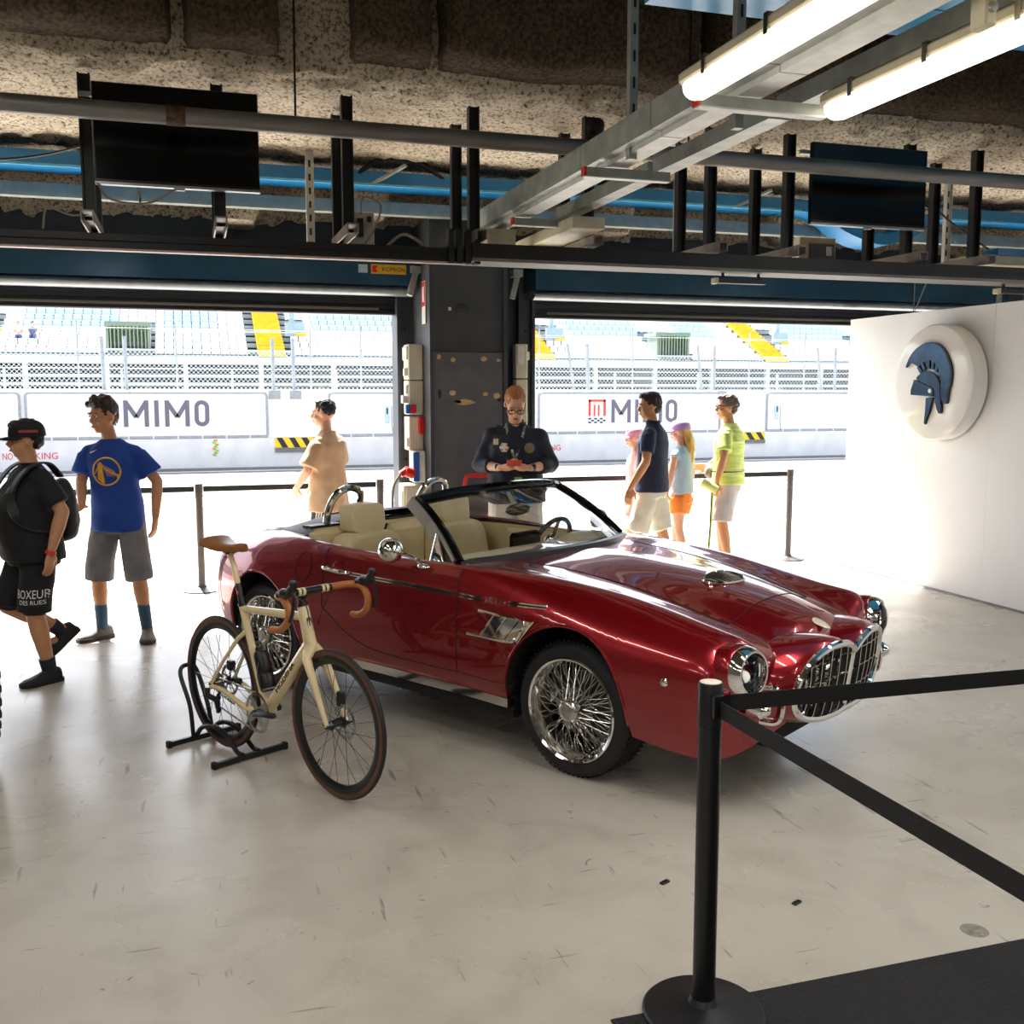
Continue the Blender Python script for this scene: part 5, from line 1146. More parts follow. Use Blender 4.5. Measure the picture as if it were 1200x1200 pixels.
def chain(p0, p1, n): 
    m = MB()
    for k in range(n):
        a, b = V(p0).lerp(V(p1), (k+.06)/n), V(p0).lerp(V(p1), (k+.94)/n); m.bar(a, b, .005, .007)
    return m
cz = -.045
m = chain(CRc+V(-.01, 0, .1), RA+V(.01, cz-.0, .036), 30); q = chain(CRc+V(-.02, 0, -.098), V(.035, cz, .235), 30); m.add(q.v, q.f); q = chain(V(.035, cz, .235), RA+V(.03, cz, -.02), 8); m.add(q.v, q.f); o = bpart(m, 'chain', DCHROME if 'DCHROME' in globals() else STEELS, smooth=0); o['kind'] = 'stuff'
rd = empty('rear_derailleur', (0, 0, 0), 0, BK)
m = MB(); m.tube(catmull([RA+V(-.012, -.08, -.02), V(.0, -.085, .295), V(.025, -.06, .27), V(.03, -.05, .225)], 4), [.014]*8+[.012]*5, 8); m.bb(.02, .04, -.058, -.04, .20, .29, .004); bpart(m, 'derailleur_cage', BLACKP, rd)
for z in (.285, .222): m = MB(); m.cyl((.034, -.049, z), (.034, -.043, z), .017, n=16); bpart(m, 'jockey_wheel', BLACKP, rd)
m = MB(); m.bb(-.01, .03, .028, .062, .40, .45, .006); m.bb(.05, .09, .03, .062, .33, .37, .006); bpart(m, 'rear_caliper', BLACKP)
m = MB(); m.bb(.895, .935, .038, .066, .40, .47, .006); m.tube([(.92, -.05, .339), (.92, .06, .35)], .006, 6); bpart(m, 'front_caliper', BLACKP)
# lettering on the down tube and chain stay
tx = MB(); dt = ((HBp+V(-.01, 0, .03))-(BBp+V(.01, 0, 0))); dn_ = dt.normalized(); up_ = V(-dn_.z, 0, dn_.x); mid = (BBp+HBp)/2+V(0, 0, .012)
text(tx, 'MODENA', mid+V(0, -.0285, 0)+dn_*.02, dn_, up_, width=.22, height=.02, depth=.003, size=1); bpart(tx, 'down_tube_lettering', BLACKP, smooth=0)
tx = MB(); a = RA+V(.06, -.078, -.012); b = BBp+V(-.12, -.064, -.002); dd = (b-a).normalized(); text(tx, 'MODENA', (a+b)/2+V(0, -.004, 0), dd, V(-dd.z, 0, dd.x).normalized(), width=.13, height=.015, depth=.003); bpart(tx, 'chain_stay_lettering', BLACKP, smooth=0)
# floor stand
BS = empty('bike_stand', (.112, 5.288, 0), math.radians(-60.77)); tag(BS, 'black tubular floor stand holding the rear wheel of the bicycle', 'bike stand')
for u in (-.20, .24):
    m = MB(); m.bar((u, -.20, .018), (u, .20, .018), .028, .028, ch=.004); bpart(m, 'foot_bar', BLACKP, BS)
    for s in (-1, 1): m = MB(); m.bb(u-.017, u+.017, s*.20-.012, s*.20+.012, .001, .036, .004); bpart(m, 'end_cap', BLACKM if 'BLACKM' in globals() else BLACKP, BS)
for s in (-1, 1):
    m = MB(); m.tube(catmull([(-.20, s*.045, .03), (-.14, s*.045, .085), (-.02, s*.042, .115), (.10, s*.042, .09), (.19, s*.045, .035), (.24, s*.045, .03)], 6), .0125, 10); bpart(m, 'side_hoop', BLACKP, BS)
m = MB(); m.tube(catmull([(-.215, -.055, .03), (-.25, -.05, .18), (-.345, -.046, .34), (-.352, -.028, .365), (-.352, .028, .365), (-.345, .046, .34), (-.25, .05, .18), (-.215, .055, .03)], 6), .0115, 10); bpart(m, 'wheel_holder', BLACKP, BS)
# ---------------------------------------------------------------- people
SKIN = M('skin', '#c58a68', .5, var=.05, scale=14, spec=.3); SKINL = M('light skin', '#dba88c', .5, var=.06, scale=14, spec=.3); SKINT = M('tanned skin', '#c48d68', .5, var=.06, scale=14, spec=.3)
def remesh(mb, name, mat, parent, vox=.009, smooth=6, dec=.5, noise_amp=0., noise_sc=14.):
    me = bpy.data.meshes.new(name); me.from_pydata(mb.v, [], mb.f); me.update()
    bm = bmesh.new(); bm.from_mesh(me); bmesh.ops.recalc_face_normals(bm, faces=bm.faces); bm.to_mesh(me); bm.free()
    o = bpy.data.objects.new(name, me)
    r = o.modifiers.new('r', 'REMESH'); r.mode = 'VOXEL'; r.voxel_size = vox; r.use_smooth_shade = True
    if smooth: s = o.modifiers.new('s', 'SMOOTH'); s.factor = .5; s.iterations = smooth
    pass
    m2 = evaluated(o); COL.objects.link(o)
    o.modifiers.clear(); o.data = m2; bpy.data.meshes.remove(me); m2.name = name
    if noise_amp:
        n_ = len(m2.vertices); co = np.empty(n_*3, np.float32); no = np.empty(n_*3, np.float32); m2.vertices.foreach_get('co', co); m2.vertex_normals.foreach_get('vector', no)
        co = co.reshape(-1, 3); h_ = np.array([mnoise.noise(V(c)*noise_sc) for c in co.tolist()], np.float32); co = co+no.reshape(-1, 3)*(noise_amp*h_)[:, None]; m2.vertices.foreach_set('co', co.ravel()); m2.update()
    m2.materials.clear(); m2.materials.append(mat); m2.polygons.foreach_set('use_smooth', [True]*len(m2.polygons))
    o.parent = parent; return o
def cone(mb, p0, p1, r0, r1, n=16, flat=1., cap=True, up=None):
    p0, p1 = V(p0), V(p1); return mb.tube([p0, p0.lerp(p1, .5), p1], [r0, (r0+r1)/2, r1], n, False, cap, flat, up)
def limb(mb, pts, rs):
    """capsule chain"""
    for i, (p, r) in enumerate(zip(pts, rs)):
        mb.ell(p, r, None, 14, 8)
        if i: cone(mb, pts[i-1], p, rs[i-1], r)
def rings(mb, rr, n=24, ex=1.):
    """elliptic sections: (centre, rx front-back, ry sideways)"""
    out = []
    for c, rx, ry in rr:
        out.append([V(c)+V(rx*math.copysign(abs(math.cos(t))**ex, math.cos(t)), ry*math.copysign(abs(math.sin(t))**ex, math.sin(t)), 0) for t in np.linspace(0, 2*math.pi, n+1)[:-1]])
    mb.loft(out); return mb
def hand(mb, wrist, d, palm_n, side, k=1., curl=.35, spread=.0):
    """hand from the wrist along d; palm_n = palm normal; side = +1 left hand, -1 right hand"""
    d = V(d).normalized(); pn = V(palm_n); pn = (pn-d*pn.dot(d)).normalized(); lat = d.cross(pn)*side     # towards the thumb... checked below
    w = V(wrist); rows = []
    for t, ww in ((-.01, .024), (.02, .032), (.05, .040), (.085, .041), (.098, .036)):
        c = w+d*(t*k); rows.append([c+lat*(ww*k*math.cos(a))+pn*(.014*k*math.sin(a)) for a in np.linspace(0, 2*math.pi, 13)[:-1]])
    mb.loft(rows)
    for j, (o, L) in enumerate(((.030, .072), (.010, .080), (-.010, .074), (-.029, .058))):
        p = w+d*(.092*k)+lat*(o*k); dd = d.copy(); pts = [p]; 
        for q in range(3):
            ang = curl*(.6+.35*q); dd = (dd*math.cos(ang)+pn*math.sin(ang)).normalized(); pts.append(pts[-1]+dd*(L*k*(.42, .33, .25)[q]))
        limb(mb, pts, [.0095*k, .009*k, .0085*k, .0075*k])
    p = w+d*(.02*k)+lat*(.030*k); dd = (d*.75+lat*.65+pn*.25).normalized(); pts = [p, p+dd*.04*k]; dd2 = (d*.95+lat*.15+pn*.35).normalized(); pts += [pts[-1]+dd2*.030*k, pts[-1]+dd2*.052*k]
    limb(mb, pts, [.013*k, .0115*k, .010*k, .0085*k])
def person(P):
    """P: dict with pose (local frame: x ahead, y left, z up), sizes, clothes. Returns the root Empty."""
    root = empty('person', P['loc'], math.radians(P['face'])); tag(root, P['label'], 'person')
    h = P['h']; k = h/1.75; fat = P.get('fat', 1.); lean = V(P.get('lean', (0, 0, 0)))
    skin = P.get('skin', SKIN); sw = P.get('sw', .178)*k
    hip = V(P.get('hip', (0, 0, .93)))*k; neck = V(P.get('neck', (0, 0, 1.47)))*k; chest = hip.lerp(neck, .70); waist = hip.lerp(neck, .25)
    hd = V(P.get('head', (.035, 0, 1.635)))*k; hy, hp_, hr = [math.radians(a) for a in P.get('head_rot', (0, 0, 0))]
    HR = Matrix.Rotation(hy, 3, 'Z') @ Matrix.Rotation(hp_, 3, 'Y') @ Matrix.Rotation(hr, 3, 'X')
    sho = {s: neck+V(-.01*k, s*sw, -.095*k) for s in (-1, 1)}
    bt = math.radians(P.get('twist', 0))
    if bt: sho = {s: neck+Matrix.Rotation(bt, 3, 'Z') @ (sho[s]-neck) for s in sho}
    arm = {s: [V(a)*k for a in P['arms'][0 if s < 0 else 1]] for s in (-1, 1)}      # [elbow, wrist, hand dir, palm normal]
    leg = {s: [V(a)*k for a in P['legs'][0 if s < 0 else 1]] for s in (-1, 1)}      # [knee, ankle, toe dir]
    # ---- body: one continuous skin surface
    b = MB()
    rings(b, [(hip+V(0, 0, -.08*k), .09*k*fat, .13*k*fat), (hip+V(0, 0, .02*k), .115*k*fat, .16*k*fat), (waist, .105*k*fat, .145*k*fat), (chest, .115*k*fat, .165*k*fat), (neck+V(-.005, 0, -.05*k), .085*k, .14*k), (neck+V(0, 0, 0), .055*k, .07*k)])
    limb(b, [neck+V(0, 0, -.03*k), neck.lerp(hd, .55)], [.055*k*(.6+.4*fat), .05*k*(.6+.4*fat)])
    def H(x, y, z): return hd+HR @ (V(x, y, z)*k)
    b.ell(H(-.012, 0, .03), (.096*k, .076*k, .098*k), HR, 20, 14); b.ell(H(.018, 0, -.035), (.072*k*(.8+.2*fat), .062*k*(.75+.25*fat), .082*k), HR, 18, 12); b.ell(H(.052, 0, -.088), (.03*k, .03*k, .024*k), HR)
    b.tube([H(.082, 0, .022), H(.098, 0, -.005), H(.112, 0, -.026)], [.010*k, .012*k, .015*k], 8); b.ell(H(.098, 0, -.03), (.016*k, .019*k, .011*k), HR)
    for s in (-1, 1):
        b.ell(H(.078, s*.034, .028), (.016*k, .024*k, .010*k), HR)            # brow ridge
        b.ell(H(-.012, s*.078, -.008), (.020*k, .009*k, .032*k), HR @ Matrix.Rotation(.2, 3, 'Y'))
        b.ell(H(.06, s*.042, -.03), (.022*k, .020*k, .022*k), HR)
    b.ell(H(.084, 0, -.062), (.014*k, .026*k, .013*k), HR)
    for s in (-1, 1):
        el, wr, hdir, pn = arm[s]; af = .55+.45*fat
        limb(b, [sho[s], sho[s].lerp(el, .5), el, el.lerp(wr, .35), wr], [.047*k*af, .046*k*af, .040*k*af, .041*k*af, .026*k])
        if P.get('hands', True): hand(b, wr, hdir, pn, s, k, P.get('curl', .35))
        kn, an, toe = leg[s]; hj = hip+V(0, s*.085*k*(.7+.3*fat), -.04*k); lf = .6+.4*fat
        limb(b, [hj, hj.lerp(kn, .5), kn, kn.lerp(an, .35), kn.lerp(an, .75), an], [.088*k*lf, .076*k*lf, .055*k*lf, .056*k*lf, .04*k*lf, .036*k*lf])
        toe = toe.normalized(); b.ell(an+toe*.05*k+V(0, 0, -.045*k), (.07*k, .04*k, .03*k), Matrix.Rotation(math.atan2(toe.y, toe.x), 3, 'Z'))
    body = remesh(b, 'body', skin, root, .0085, 4, P.get('dec', .45))
    # ---- face
    dark = M('dark eye', '#1c1411', .2)
    if P.get('face_on', True):
        for s in (-1, 1): m = MB(); m.ell(H(.0855, s*.033, .012), (.007*k, .013*k, .0065*k), HR, 10, 6); m.build('eye', M('eye white', '#d9d2c8', .3), root)
        for s in (-1, 1): m = MB(); m.ell(H(.091, s*.033, .012), (.004*k, .0055*k, .0060*k), HR, 8, 6); m.build('pupil', dark, root)
        for s in (-1, 1): m = MB(); m.bar(H(.094, s*.014, .037), H(.085, s*.052, .034), .008*k, .006*k); m.build('eyebrow', P.get('hairm', dark), root)
        m = MB(); m.ell(H(.098, 0, -.062), (.005*k, .022*k, .006*k), HR, 12, 6); m.build('mouth', M('lips', '#9c4f45', .45), root)
    # ---- hair
    hm = P.get('hairm')
    if hm:
        m = MB()
        st = P.get('hair', 'short')
        m.ell(H(-.022, 0, .048), (.098*k, .082*k, .096*k), HR, 20, 14)
        if st == 'fade': m.ell(H(.01, 0, .085), (.075*k, .066*k, .05*k), HR)
        elif st != 'thin': m.ell(H(.03, 0, .098), (.066*k, .064*k, .038*k), HR); m.ell(H(-.06, 0, -.0), (.055*k, .066*k, .07*k), HR)
        else: m.ell(H(-.05, 0, .0), (.05*k, .072*k, .05*k), HR)
        if st == 'curly': [m.ell(H(.045*math.cos(a)+.0, .06*math.sin(a), .115+.012*math.sin(a*7)), .033*k, None, 8, 6) for a in np.linspace(0, 6.28, 11)]; [m.ell(H(.075, y, .095), .026*k, None, 8, 6) for y in (-.045, -.015, .015, .045)]
        if st == 'long':
            m.tube(catmull([H(-.06, 0, .02), H(-.105, 0, -.08), H(-.115, .01, -.22), H(-.10, .01, -.36), H(-.09, .0, -.44)], 5), [.07*k]*6+[.075*k]*5+[.062*k]*5+[.03*k]*5, 12, flat=.62, up=(1, 0, 0))
        if st == 'bun': m.ell(H(-.105, 0, .035), .035*k)
        hair = remesh(m, 'hair', hm, root, .009, 3, .5, .010 if st != 'long' else .006, 45.)
        # keep the face free
        bm = bmesh.new(); bm.from_mesh(hair.data); inv = HR.inverted(); dl = []
        for f in bm.faces:
            q = inv @ (f.calc_center_median()-hd)/k
            if (q.x > .052 and q.z < P.get('hairline', .072) and abs(q.y) < .09) or (q.x > .012 and q.z < .01): dl.append(f)
        bmesh.ops.delete(bm, geom=dl, context='FACES'); bm.to_mesh(hair.data); bm.free()
    # ---- shirt
    S = P.get('shirt')
    if S:
        m = MB(); g = S.get('fit', 1.)*1.; hem = V(S.get('hem', (0, 0, .80)))*k
        hemc = V(hip.x*.8+waist.x*.2, hip.y, hem.z); bel = S.get('belly', 0.)*k
        rings(m, [(hemc, .150*k*fat*g, .200*k*fat*g), (hip.lerp(waist, .3)+V(bel*.5, 0, 0), .142*k*fat*g+bel*.5, .188*k*fat*g), (waist.lerp(chest, .4)+V(bel*.7, 0, 0), .13*k*fat*g+bel*.7, .172*k*fat*g), (chest, .135*k*fat*g, .186*k*fat*g), (neck+V(-.01*k, 0, -.085*k), .112*k*g, .172*k*g**.5), (neck+V(-.012*k, 0, -.03*k), .085*k, .125*k), (neck+V(-.008*k, 0, .008*k), .066*k, .074*k)], 28, .9)
        for s in (-1, 1):
            el = arm[s][0]; wr = arm[s][1]; L = S.get('sleeve', .62); af = .55+.45*fat
            m.ell(sho[s]+V(0, -s*.020*k, .0), .068*k*af*g**.3); cone(m, neck+V(-.012*k, s*.045*k, -.045*k), sho[s]+V(0, -s*.010*k, .004*k), .048*k, .060*k*af)
            if L <= 1: e_ = sho[s].lerp(el, L); cone(m, sho[s], e_, .067*k*af*g**.4, .064*k*af*g**.8*S.get('flare', 1.1))
            else:
                limb(m, [sho[s], sho[s].lerp(el, .5), el], [.066*k*af*g**.4, .060*k*af*g, .055*k*af*g]); cone(m, el, el.lerp(wr, L-1), .055*k*af*g, .048*k*af*g)
        o = remesh(m, S.get('name', 't_shirt'), S['mat'], root, .010, 7, .5, S.get('wr', .006)*k, 11.)
        if S.get('collar'):
            c = MB(); c.lathe([(.070*k, -.005*k), (.066*k, .03*k), (.060*k, .042*k), (.064*k, .03*k)], neck+V(.0, 0, .0), (-.12, 0, 1), 24); c.build('collar', S['mat'], root)
        elif S.get('rib', True):
            c = MB(); c.lathe([(.070*k, -.006*k), (.072*k, .004*k), (.066*k, .010*k)], neck+V(-.008*k, 0, .004*k), (.0, 0, 1), 24); c.build('neck_rib', S['mat'], root)
    # ---- shorts or trousers
    T = P.get('legwear')
    if T:
        m = MB(); g = T.get('fit', 1.)
        rings(m, [(hip+V(0, 0, .06*k), .112*k*fat, .156*k*fat), (hip+V(0, 0, -.02*k), .130*k*fat, .172*k*fat), (hip+V(0, 0, -.13*k), .12*k*fat*g**.5, .172*k*fat*g**.5)])
        for s in (-1, 1):
            kn, an, toe = leg[s]; hj = hip+V(0, s*.092*k*(.7+.3*fat), -.05*k); L = T.get('len', .9); lf = .6+.4*fat
            if L <= 1: e_ = hj.lerp(kn, L); cone(m, hj, e_, .100*k*lf*g**.4, .094*k*lf*g)
            elif L <= 1.4: limb(m, [hj, hj.lerp(kn, .85)], [.098*k*lf*g**.4, .088*k*lf*g]); cone(m, hj.lerp(kn, .85), kn.lerp(an, L-1), .088*k*lf*g, .090*k*lf*g)
            else: limb(m, [hj, kn], [.098*k*lf*g, .072*k*lf*g]); cone(m, kn, kn.lerp(an, L-1), .072*k*lf*g, .060*k*lf*g)
        remesh(m, T.get('name', 'shorts'), T['mat'], root, .010, 3, .5, T.get('wr', .006)*k, 12.)
    # ---- socks and shoes
    for s in (-1, 1):
        kn, an, toe = leg[s]; toe = toe.normalized(); ya = math.atan2(toe.y, toe.x); pt = math.asin(max(-1, min(1, -toe.z)))
        SR = Matrix.Rotation(ya, 3, 'Z') @ Matrix.Rotation(pt, 3, 'Y'); lf = .6+.4*fat
        if P.get('sock'): m = MB(); cone(m, an+V(0, 0, -.02*k), an.lerp(kn, P.get('sock_len', .35)), .041*k*lf, .048*k*lf); m.build('sock', P['sock'], root)
        if P.get('shoe'):
            sh = empty('shoe', (0, 0, 0), 0, root); m = MB(); base = an+SR @ V(0, 0, -.078*k)
            def S_(x, y, z): return base+SR @ (V(x, y*1.12, z*1.15-.003)*k)
            rows = []
            for x, hw, zt in ((-.075, .020, .045), (-.068, .033, .075), (-.03, .038, .092), (.02, .040, .085), (.07, .044, .062), (.12, .048, .046), (.165, .042, .038), (.192, .02, .028)):
                rows.append([S_(x, hw*math.cos(a), .016+(zt-.016)*max(0, math.sin(a))**.8 if math.sin(a) > 0 else .016) for a in np.linspace(0, 2*math.pi, 17)[:-1]])
            m.loft(rows); m.build('upper', P['shoe'], sh, smooth=60)
            m = MB(); rows = []
            for x, hw in ((-.084, .022), (-.074, .036), (-.02, .041), (.06, .045), (.12, .051), (.17, .045), (.20, .022)):
                rows.append([S_(x, -hw, -.006), S_(x, hw, -.006), S_(x, hw+.002, .020), S_(x, -hw-.002, .020)])
            m.loft(rows); m.build('sole', P.get('sole', P['shoe']), sh, smooth=50)
            m = MB(); [m.bar(S_(.0+.022*q, -.022, .088-.011*q), S_(.0+.022*q, .022, .088-.011*q), .006*k, .004*k) for q in range(4)]; m.build('laces', P.get('laces', M('grey laces', '#8a8a88', .7)), sh, smooth=0)
    return root, dict(H=H, HR=HR, hd=hd, neck=neck, chest=chest, waist=waist, hip=hip, sho=sho, arm=arm, leg=leg, k=k, body=body)
def cap(root, q, mat, brim=True, size=1., lift=0.):
    H, HR, k = q['H'], q['HR'], q['k']; hat = empty('cap', (0, 0, 0), 0, root); m = MB(); rows = []
    for i in range(9):
        t = i/8; r = math.cos(t*math.pi/2)**.6 if i < 8 else 0.02; z = .045+lift+.088*math.sin(t*math.pi/2)
        rows.append([H(-.014+.110*r*size*math.cos(a), .092*r*size*math.sin(a), z) for a in np.linspace(0, 2*math.pi, 25)[:-1]])
    rows = [[H(-.014+.110*size*math.cos(a), .092*size*math.sin(a), .022+lift) for a in np.linspace(0, 2*math.pi, 25)[:-1]]]+rows
    m.loft(rows); m.build('crown', mat, hat, smooth=60)
    if brim:
        m = MB(); top = []; bot = []
        for i in range(7):
            r = i/6; row = []
            for a in np.linspace(-1.25, 1.25, 15):
                base = V(-.014+.108*size*math.cos(a), .090*size*math.sin(a)); ext = .075*max(0, math.cos(a*1.2))**.5
                row.append(H(base.x+ext*r, base.y, .030+lift-.010*r-.012*(abs(a)/1.25)**2*r))
            top.append(row)
        m.grid(top); bb_ = [[p-V(0, 0, .006) for p in r] for r in top]; m.grid(bb_[::-1]); m.build('peak', mat, hat, smooth=60, fixn=False)
    m = MB(); m.ell(H(-.014, 0, .134+lift), .008); m.build('button', mat, hat)
    return hat
def chest_pt(q, a, b, front=1, off=.004):
    """point on the shirt's chest: a to the wearer's left, b above the chest centre (found by a ray)"""
    return None
def on_surface(root, objname, p, d):
    """hit of a local ray with a clothing mesh of this person"""
    o = next(c for c in root.children if c.name.split('.')[0] == objname)
    ok, loc_, nr, _ = o.ray_cast(V(p), V(d).normalized()); return (loc_, nr) if ok else (None, None)
def decal(root, objname, build, mat, name, o, ax, ay, d, lift=.003):
    """flat print wrapped on to cloth: build(mb) draws in the (a,b) plane, each vertex is cast on to the cloth along d"""
    mb = MB(); build(mb); o, ax, ay, d = V(o), V(ax).normalized(), V(ay).normalized(), V(d).normalized(); ob = next(c for c in root.children if c.name.split('.')[0] == objname); vs = []
    for a, b, c in mb.v:
        p = o+ax*a+ay*b; ok, l, n_, _ = ob.ray_cast(p-d*.4, d); vs.append((l if ok else p)-d*lift)
    mb.v = [tuple(v) for v in vs]; return mb.build(name, mat, root, smooth=0, fixn=False)
def flat_text(mb, t, w, h, dx=0, dy=0):
    vs, fs = text_mesh(t, 1., 0.); xs = [v[0] for v in vs]; ys = [v[1] for v in vs]; kx = w/(max(xs)-min(xs)); ky = h/(max(ys)-min(ys)); cx = (max(xs)+min(xs))/2; cy = (max(ys)+min(ys))/2
    mb.add([((x-cx)*kx+dx, (y-cy)*ky+dy, 0) for x, y, z in vs], fs)
def disc2(mb, r, n):
    """filled disc (or hexagon) in small pieces so that it follows cloth"""
    vs = [(0, 0, 0)]; fs = []
    for i in (1, 2, 3): vs += [(r*i/3*math.cos(2*math.pi*k/n), r*i/3*math.sin(2*math.pi*k/n), 0) for k in range(n)]
    for k in range(n):
        q = (k+1) % n; fs += [(0, 1+k, 1+q), (1+k, 1+n+k, 1+n+q, 1+q), (1+n+k, 1+2*n+k, 1+2*n+q, 1+n+q)]
    mb.add(vs, fs)
def strip_poly(mb, pts, w):
    """ribbon along 2-D points"""
    P = [V(p[0], p[1], 0) for p in pts]; L = []; R_ = []
    for i, p in enumerate(P):
        t = (P[min(i+1, len(P)-1)]-P[max(i-1, 0)]).normalized(); n_ = V(-t.y, t.x, 0)*(w/2); L.append(p+n_); R_.append(p-n_)
    n = len(P); mb.add(L+R_, [(i, i+1, n+i+1, n+i) for i in range(n-1)])
BLACKC = M('black cotton', '#131315', .85, var=.12, scale=20, bump=.25, bscale=20)
ROYAL = M('royal blue cotton', '#12429a', .8, var=.10, scale=8, bump=.3, bscale=14)
DENIM = M('washed grey denim', '#77777a', .85, var=.16, scale=10, bump=.3, bscale=30)
BEIGE = M('beige cotton', '#c3a283', .85, var=.08, scale=8, bump=.35, bscale=13)
NAVY = M('navy cotton', '#16213f', .8, var=.10, scale=8, bump=.3, bscale=14)
DNAVY = M('dark navy shirt', '#111a2c', .7, var=.12, scale=8, bump=.35, bscale=13)
OFFW = M('off white cotton', '#d9d2c4', .85, var=.05, scale=8, bump=.35, bscale=13)
LIME = M('lime striped cotton', '#d9e58e', .85, var=.05, scale=6, col2='#b4cc62', stretch=(1, 1, 14), bump=.25, bscale=13)
GREYL = M('pale grey cotton', '#b5aeb0', .85, var=.08, scale=8, bump=.35, bscale=13)
PINK = M('pale pink cotton', '#efb9b4', .85, var=.05, scale=8, bump=.3); PINKC = M('pink cap cloth', '#eaa6bd', .85, var=.05); LILAC = M('lilac cap cloth', '#b98bd0', .85, var=.05)
ORANGE = M('orange cotton', '#f08a3c', .85, var=.08, scale=8, bump=.35); SKYB = M('pale blue cotton', '#a9c3da', .85, var=.05, scale=8, bump=.3); CORAL = M('coral cotton', '#e58d78', .85, var=.05)
SOCKB = M('teal blue sock', '#36566e', .85, var=.08); SOCKD = M('dark sock', '#1e2530', .85, var=.1)
SHOEG = M('grey suede', '#6a655f', .8, var=.15, scale=14); SHOEB = M('black mesh', '#17181a', .7, var=.2, scale=40); SHOEW = M('white leather', '#dcdad5', .5, var=.04)
HAIRB = M('brown hair', '#2c1c12', .55, var=.3, scale=40, bump=.6, bscale=90); HAIRK = M('black hair', '#121012', .5, var=.3, scale=40, bump=.6, bscale=90); HAIRF = M('ginger fair hair', '#a8683a', .5, var=.2, scale=40, bump=.6, bscale=90)
HAIRG = M('grey brown hair', '#5d4d40', .6, var=.35, scale=40, bump=.6, bscale=90); BLOND = M('blond hair', '#c79a55', .5, var=.25, scale=30, bump=.6, bscale=70, stretch=(1, 1, .15))
# 1 --- boy with the black cap, striding to the left
r, q = person(dict(loc=(-.965, 6.95, 0), face=208, h=1.64, fat=1.22, label='person in black T-shirt, black shorts and black cap striding with a backpack', skin=SKINT, hairm=HAIRK, head_rot=(-22, 3, 0), curl=.4,
    hip=(0, 0, .93), neck=(.0, 0, 1.46), head=(.015, 0, 1.62),
    arms=[[(.05, -.27, 1.15), (.16, -.24, .92), (.2, .05, -1), (.2, 1, 0)], [(-.09, .285, 1.16), (.0, .29, .90), (.15, 0, -1), (.3, -1, 0)]],
    legs=[[(.15, -.10, .52), (-.20, -.10, .30), (.8, 0, -.6)], [(.06, .12, .50), (-.02, .12, .085), (1, .1, 0)]],
    shirt=dict(mat=BLACKC, fit=1.02, hem=(0, 0, .83), sleeve=.78, belly=.05, flare=1.15), legwear=dict(mat=BLACKC, len=1.02, fit=1.12), sock=SOCKD, sock_len=.2, shoe=SHOEB, sole=SHOEB))
hat = cap(r, q, BLACKC, size=1.04); H = q['H']
m = MB(); m.bar(H(.03, .100, .060), H(-.085, .085, .055), .008, .012); m.build('red_band', M('red stripe', '#c0202c', .6), hat, smooth=0); m = MB(); m.bar(H(.03, .0995, .069), H(-.085, .0845, .064), .007, .006); m.build('green_band', M('green stripe', '#1d5a3a', .6), hat, smooth=0)
decal(r, 'shorts', lambda mb: (flat_text(mb, 'BOXEUR', .19, .052, 0, .022), flat_text(mb, 'DES RUES', .15, .026, 0, -.028)), M('white print', '#d9d9d6', .7), 'shorts_lettering', q['leg'][1][0]+V(.02, .05, .095), V(-.75, .66, 0), (0, 0, 1), V(-.66, -.75, 0))
decal(r, 't_shirt', lambda mb: (flat_text(mb, 'Jc', .03, .045, -.03, 0), flat_text(mb, 'ud', .05, .02, .02, 0)), M('gold print', '#b08a4a', .6), 'chest_logo', q['chest']+V(.2, .085, .0), (0, 1, 0), (0, 0, 1), (-1, 0, 0))
wr = q['arm'][1][1]; m = MB(); m.lathe([(.031, -.012), (.034, 0), (.031, .012)], wr, (q['arm'][1][0]-wr), 16); m.build('wristband', M('red wristband', '#d0283a', .5), r)
bp2 = empty('backpack', (0, 0, 0), 0, r); bp2.parent = None; bp2.location = r.location; bp2.rotation_euler = r.rotation_euler; tag(bp2, 'black backpack worn by the person in the black cap', 'backpack')
m = MB(); ch = q['chest']; m.ell(ch+V(-.195, 0, -.15), (.08, .14, .21)); m.ell(ch+V(-.22, 0, -.22), (.065, .12, .13)); remesh(m, 'bag', M('black nylon', '#1b1c1f', .6, var=.15, scale=14, bump=.3, bscale=20), bp2, .012, 4, .5, .008, 12)
for s in (-1, 1):
    m = MB(); n0 = q['neck']; m.sweep(catmull([n0+V(-.15, s*.10, -.08), n0+V(-.06, s*.118, .012), n0+V(.06, s*.125, -.02), n0+V(.165, s*.135, -.18), n0+V(.12, s*.19, -.36), n0+V(-.10, s*.20, -.42)], 6), [(-.028, -.006), (.028, -.006), (.028, .006), (-.028, .006)], up=(.25, 0, 1)); m.build('shoulder_strap', MATS['black nylon'], bp2)
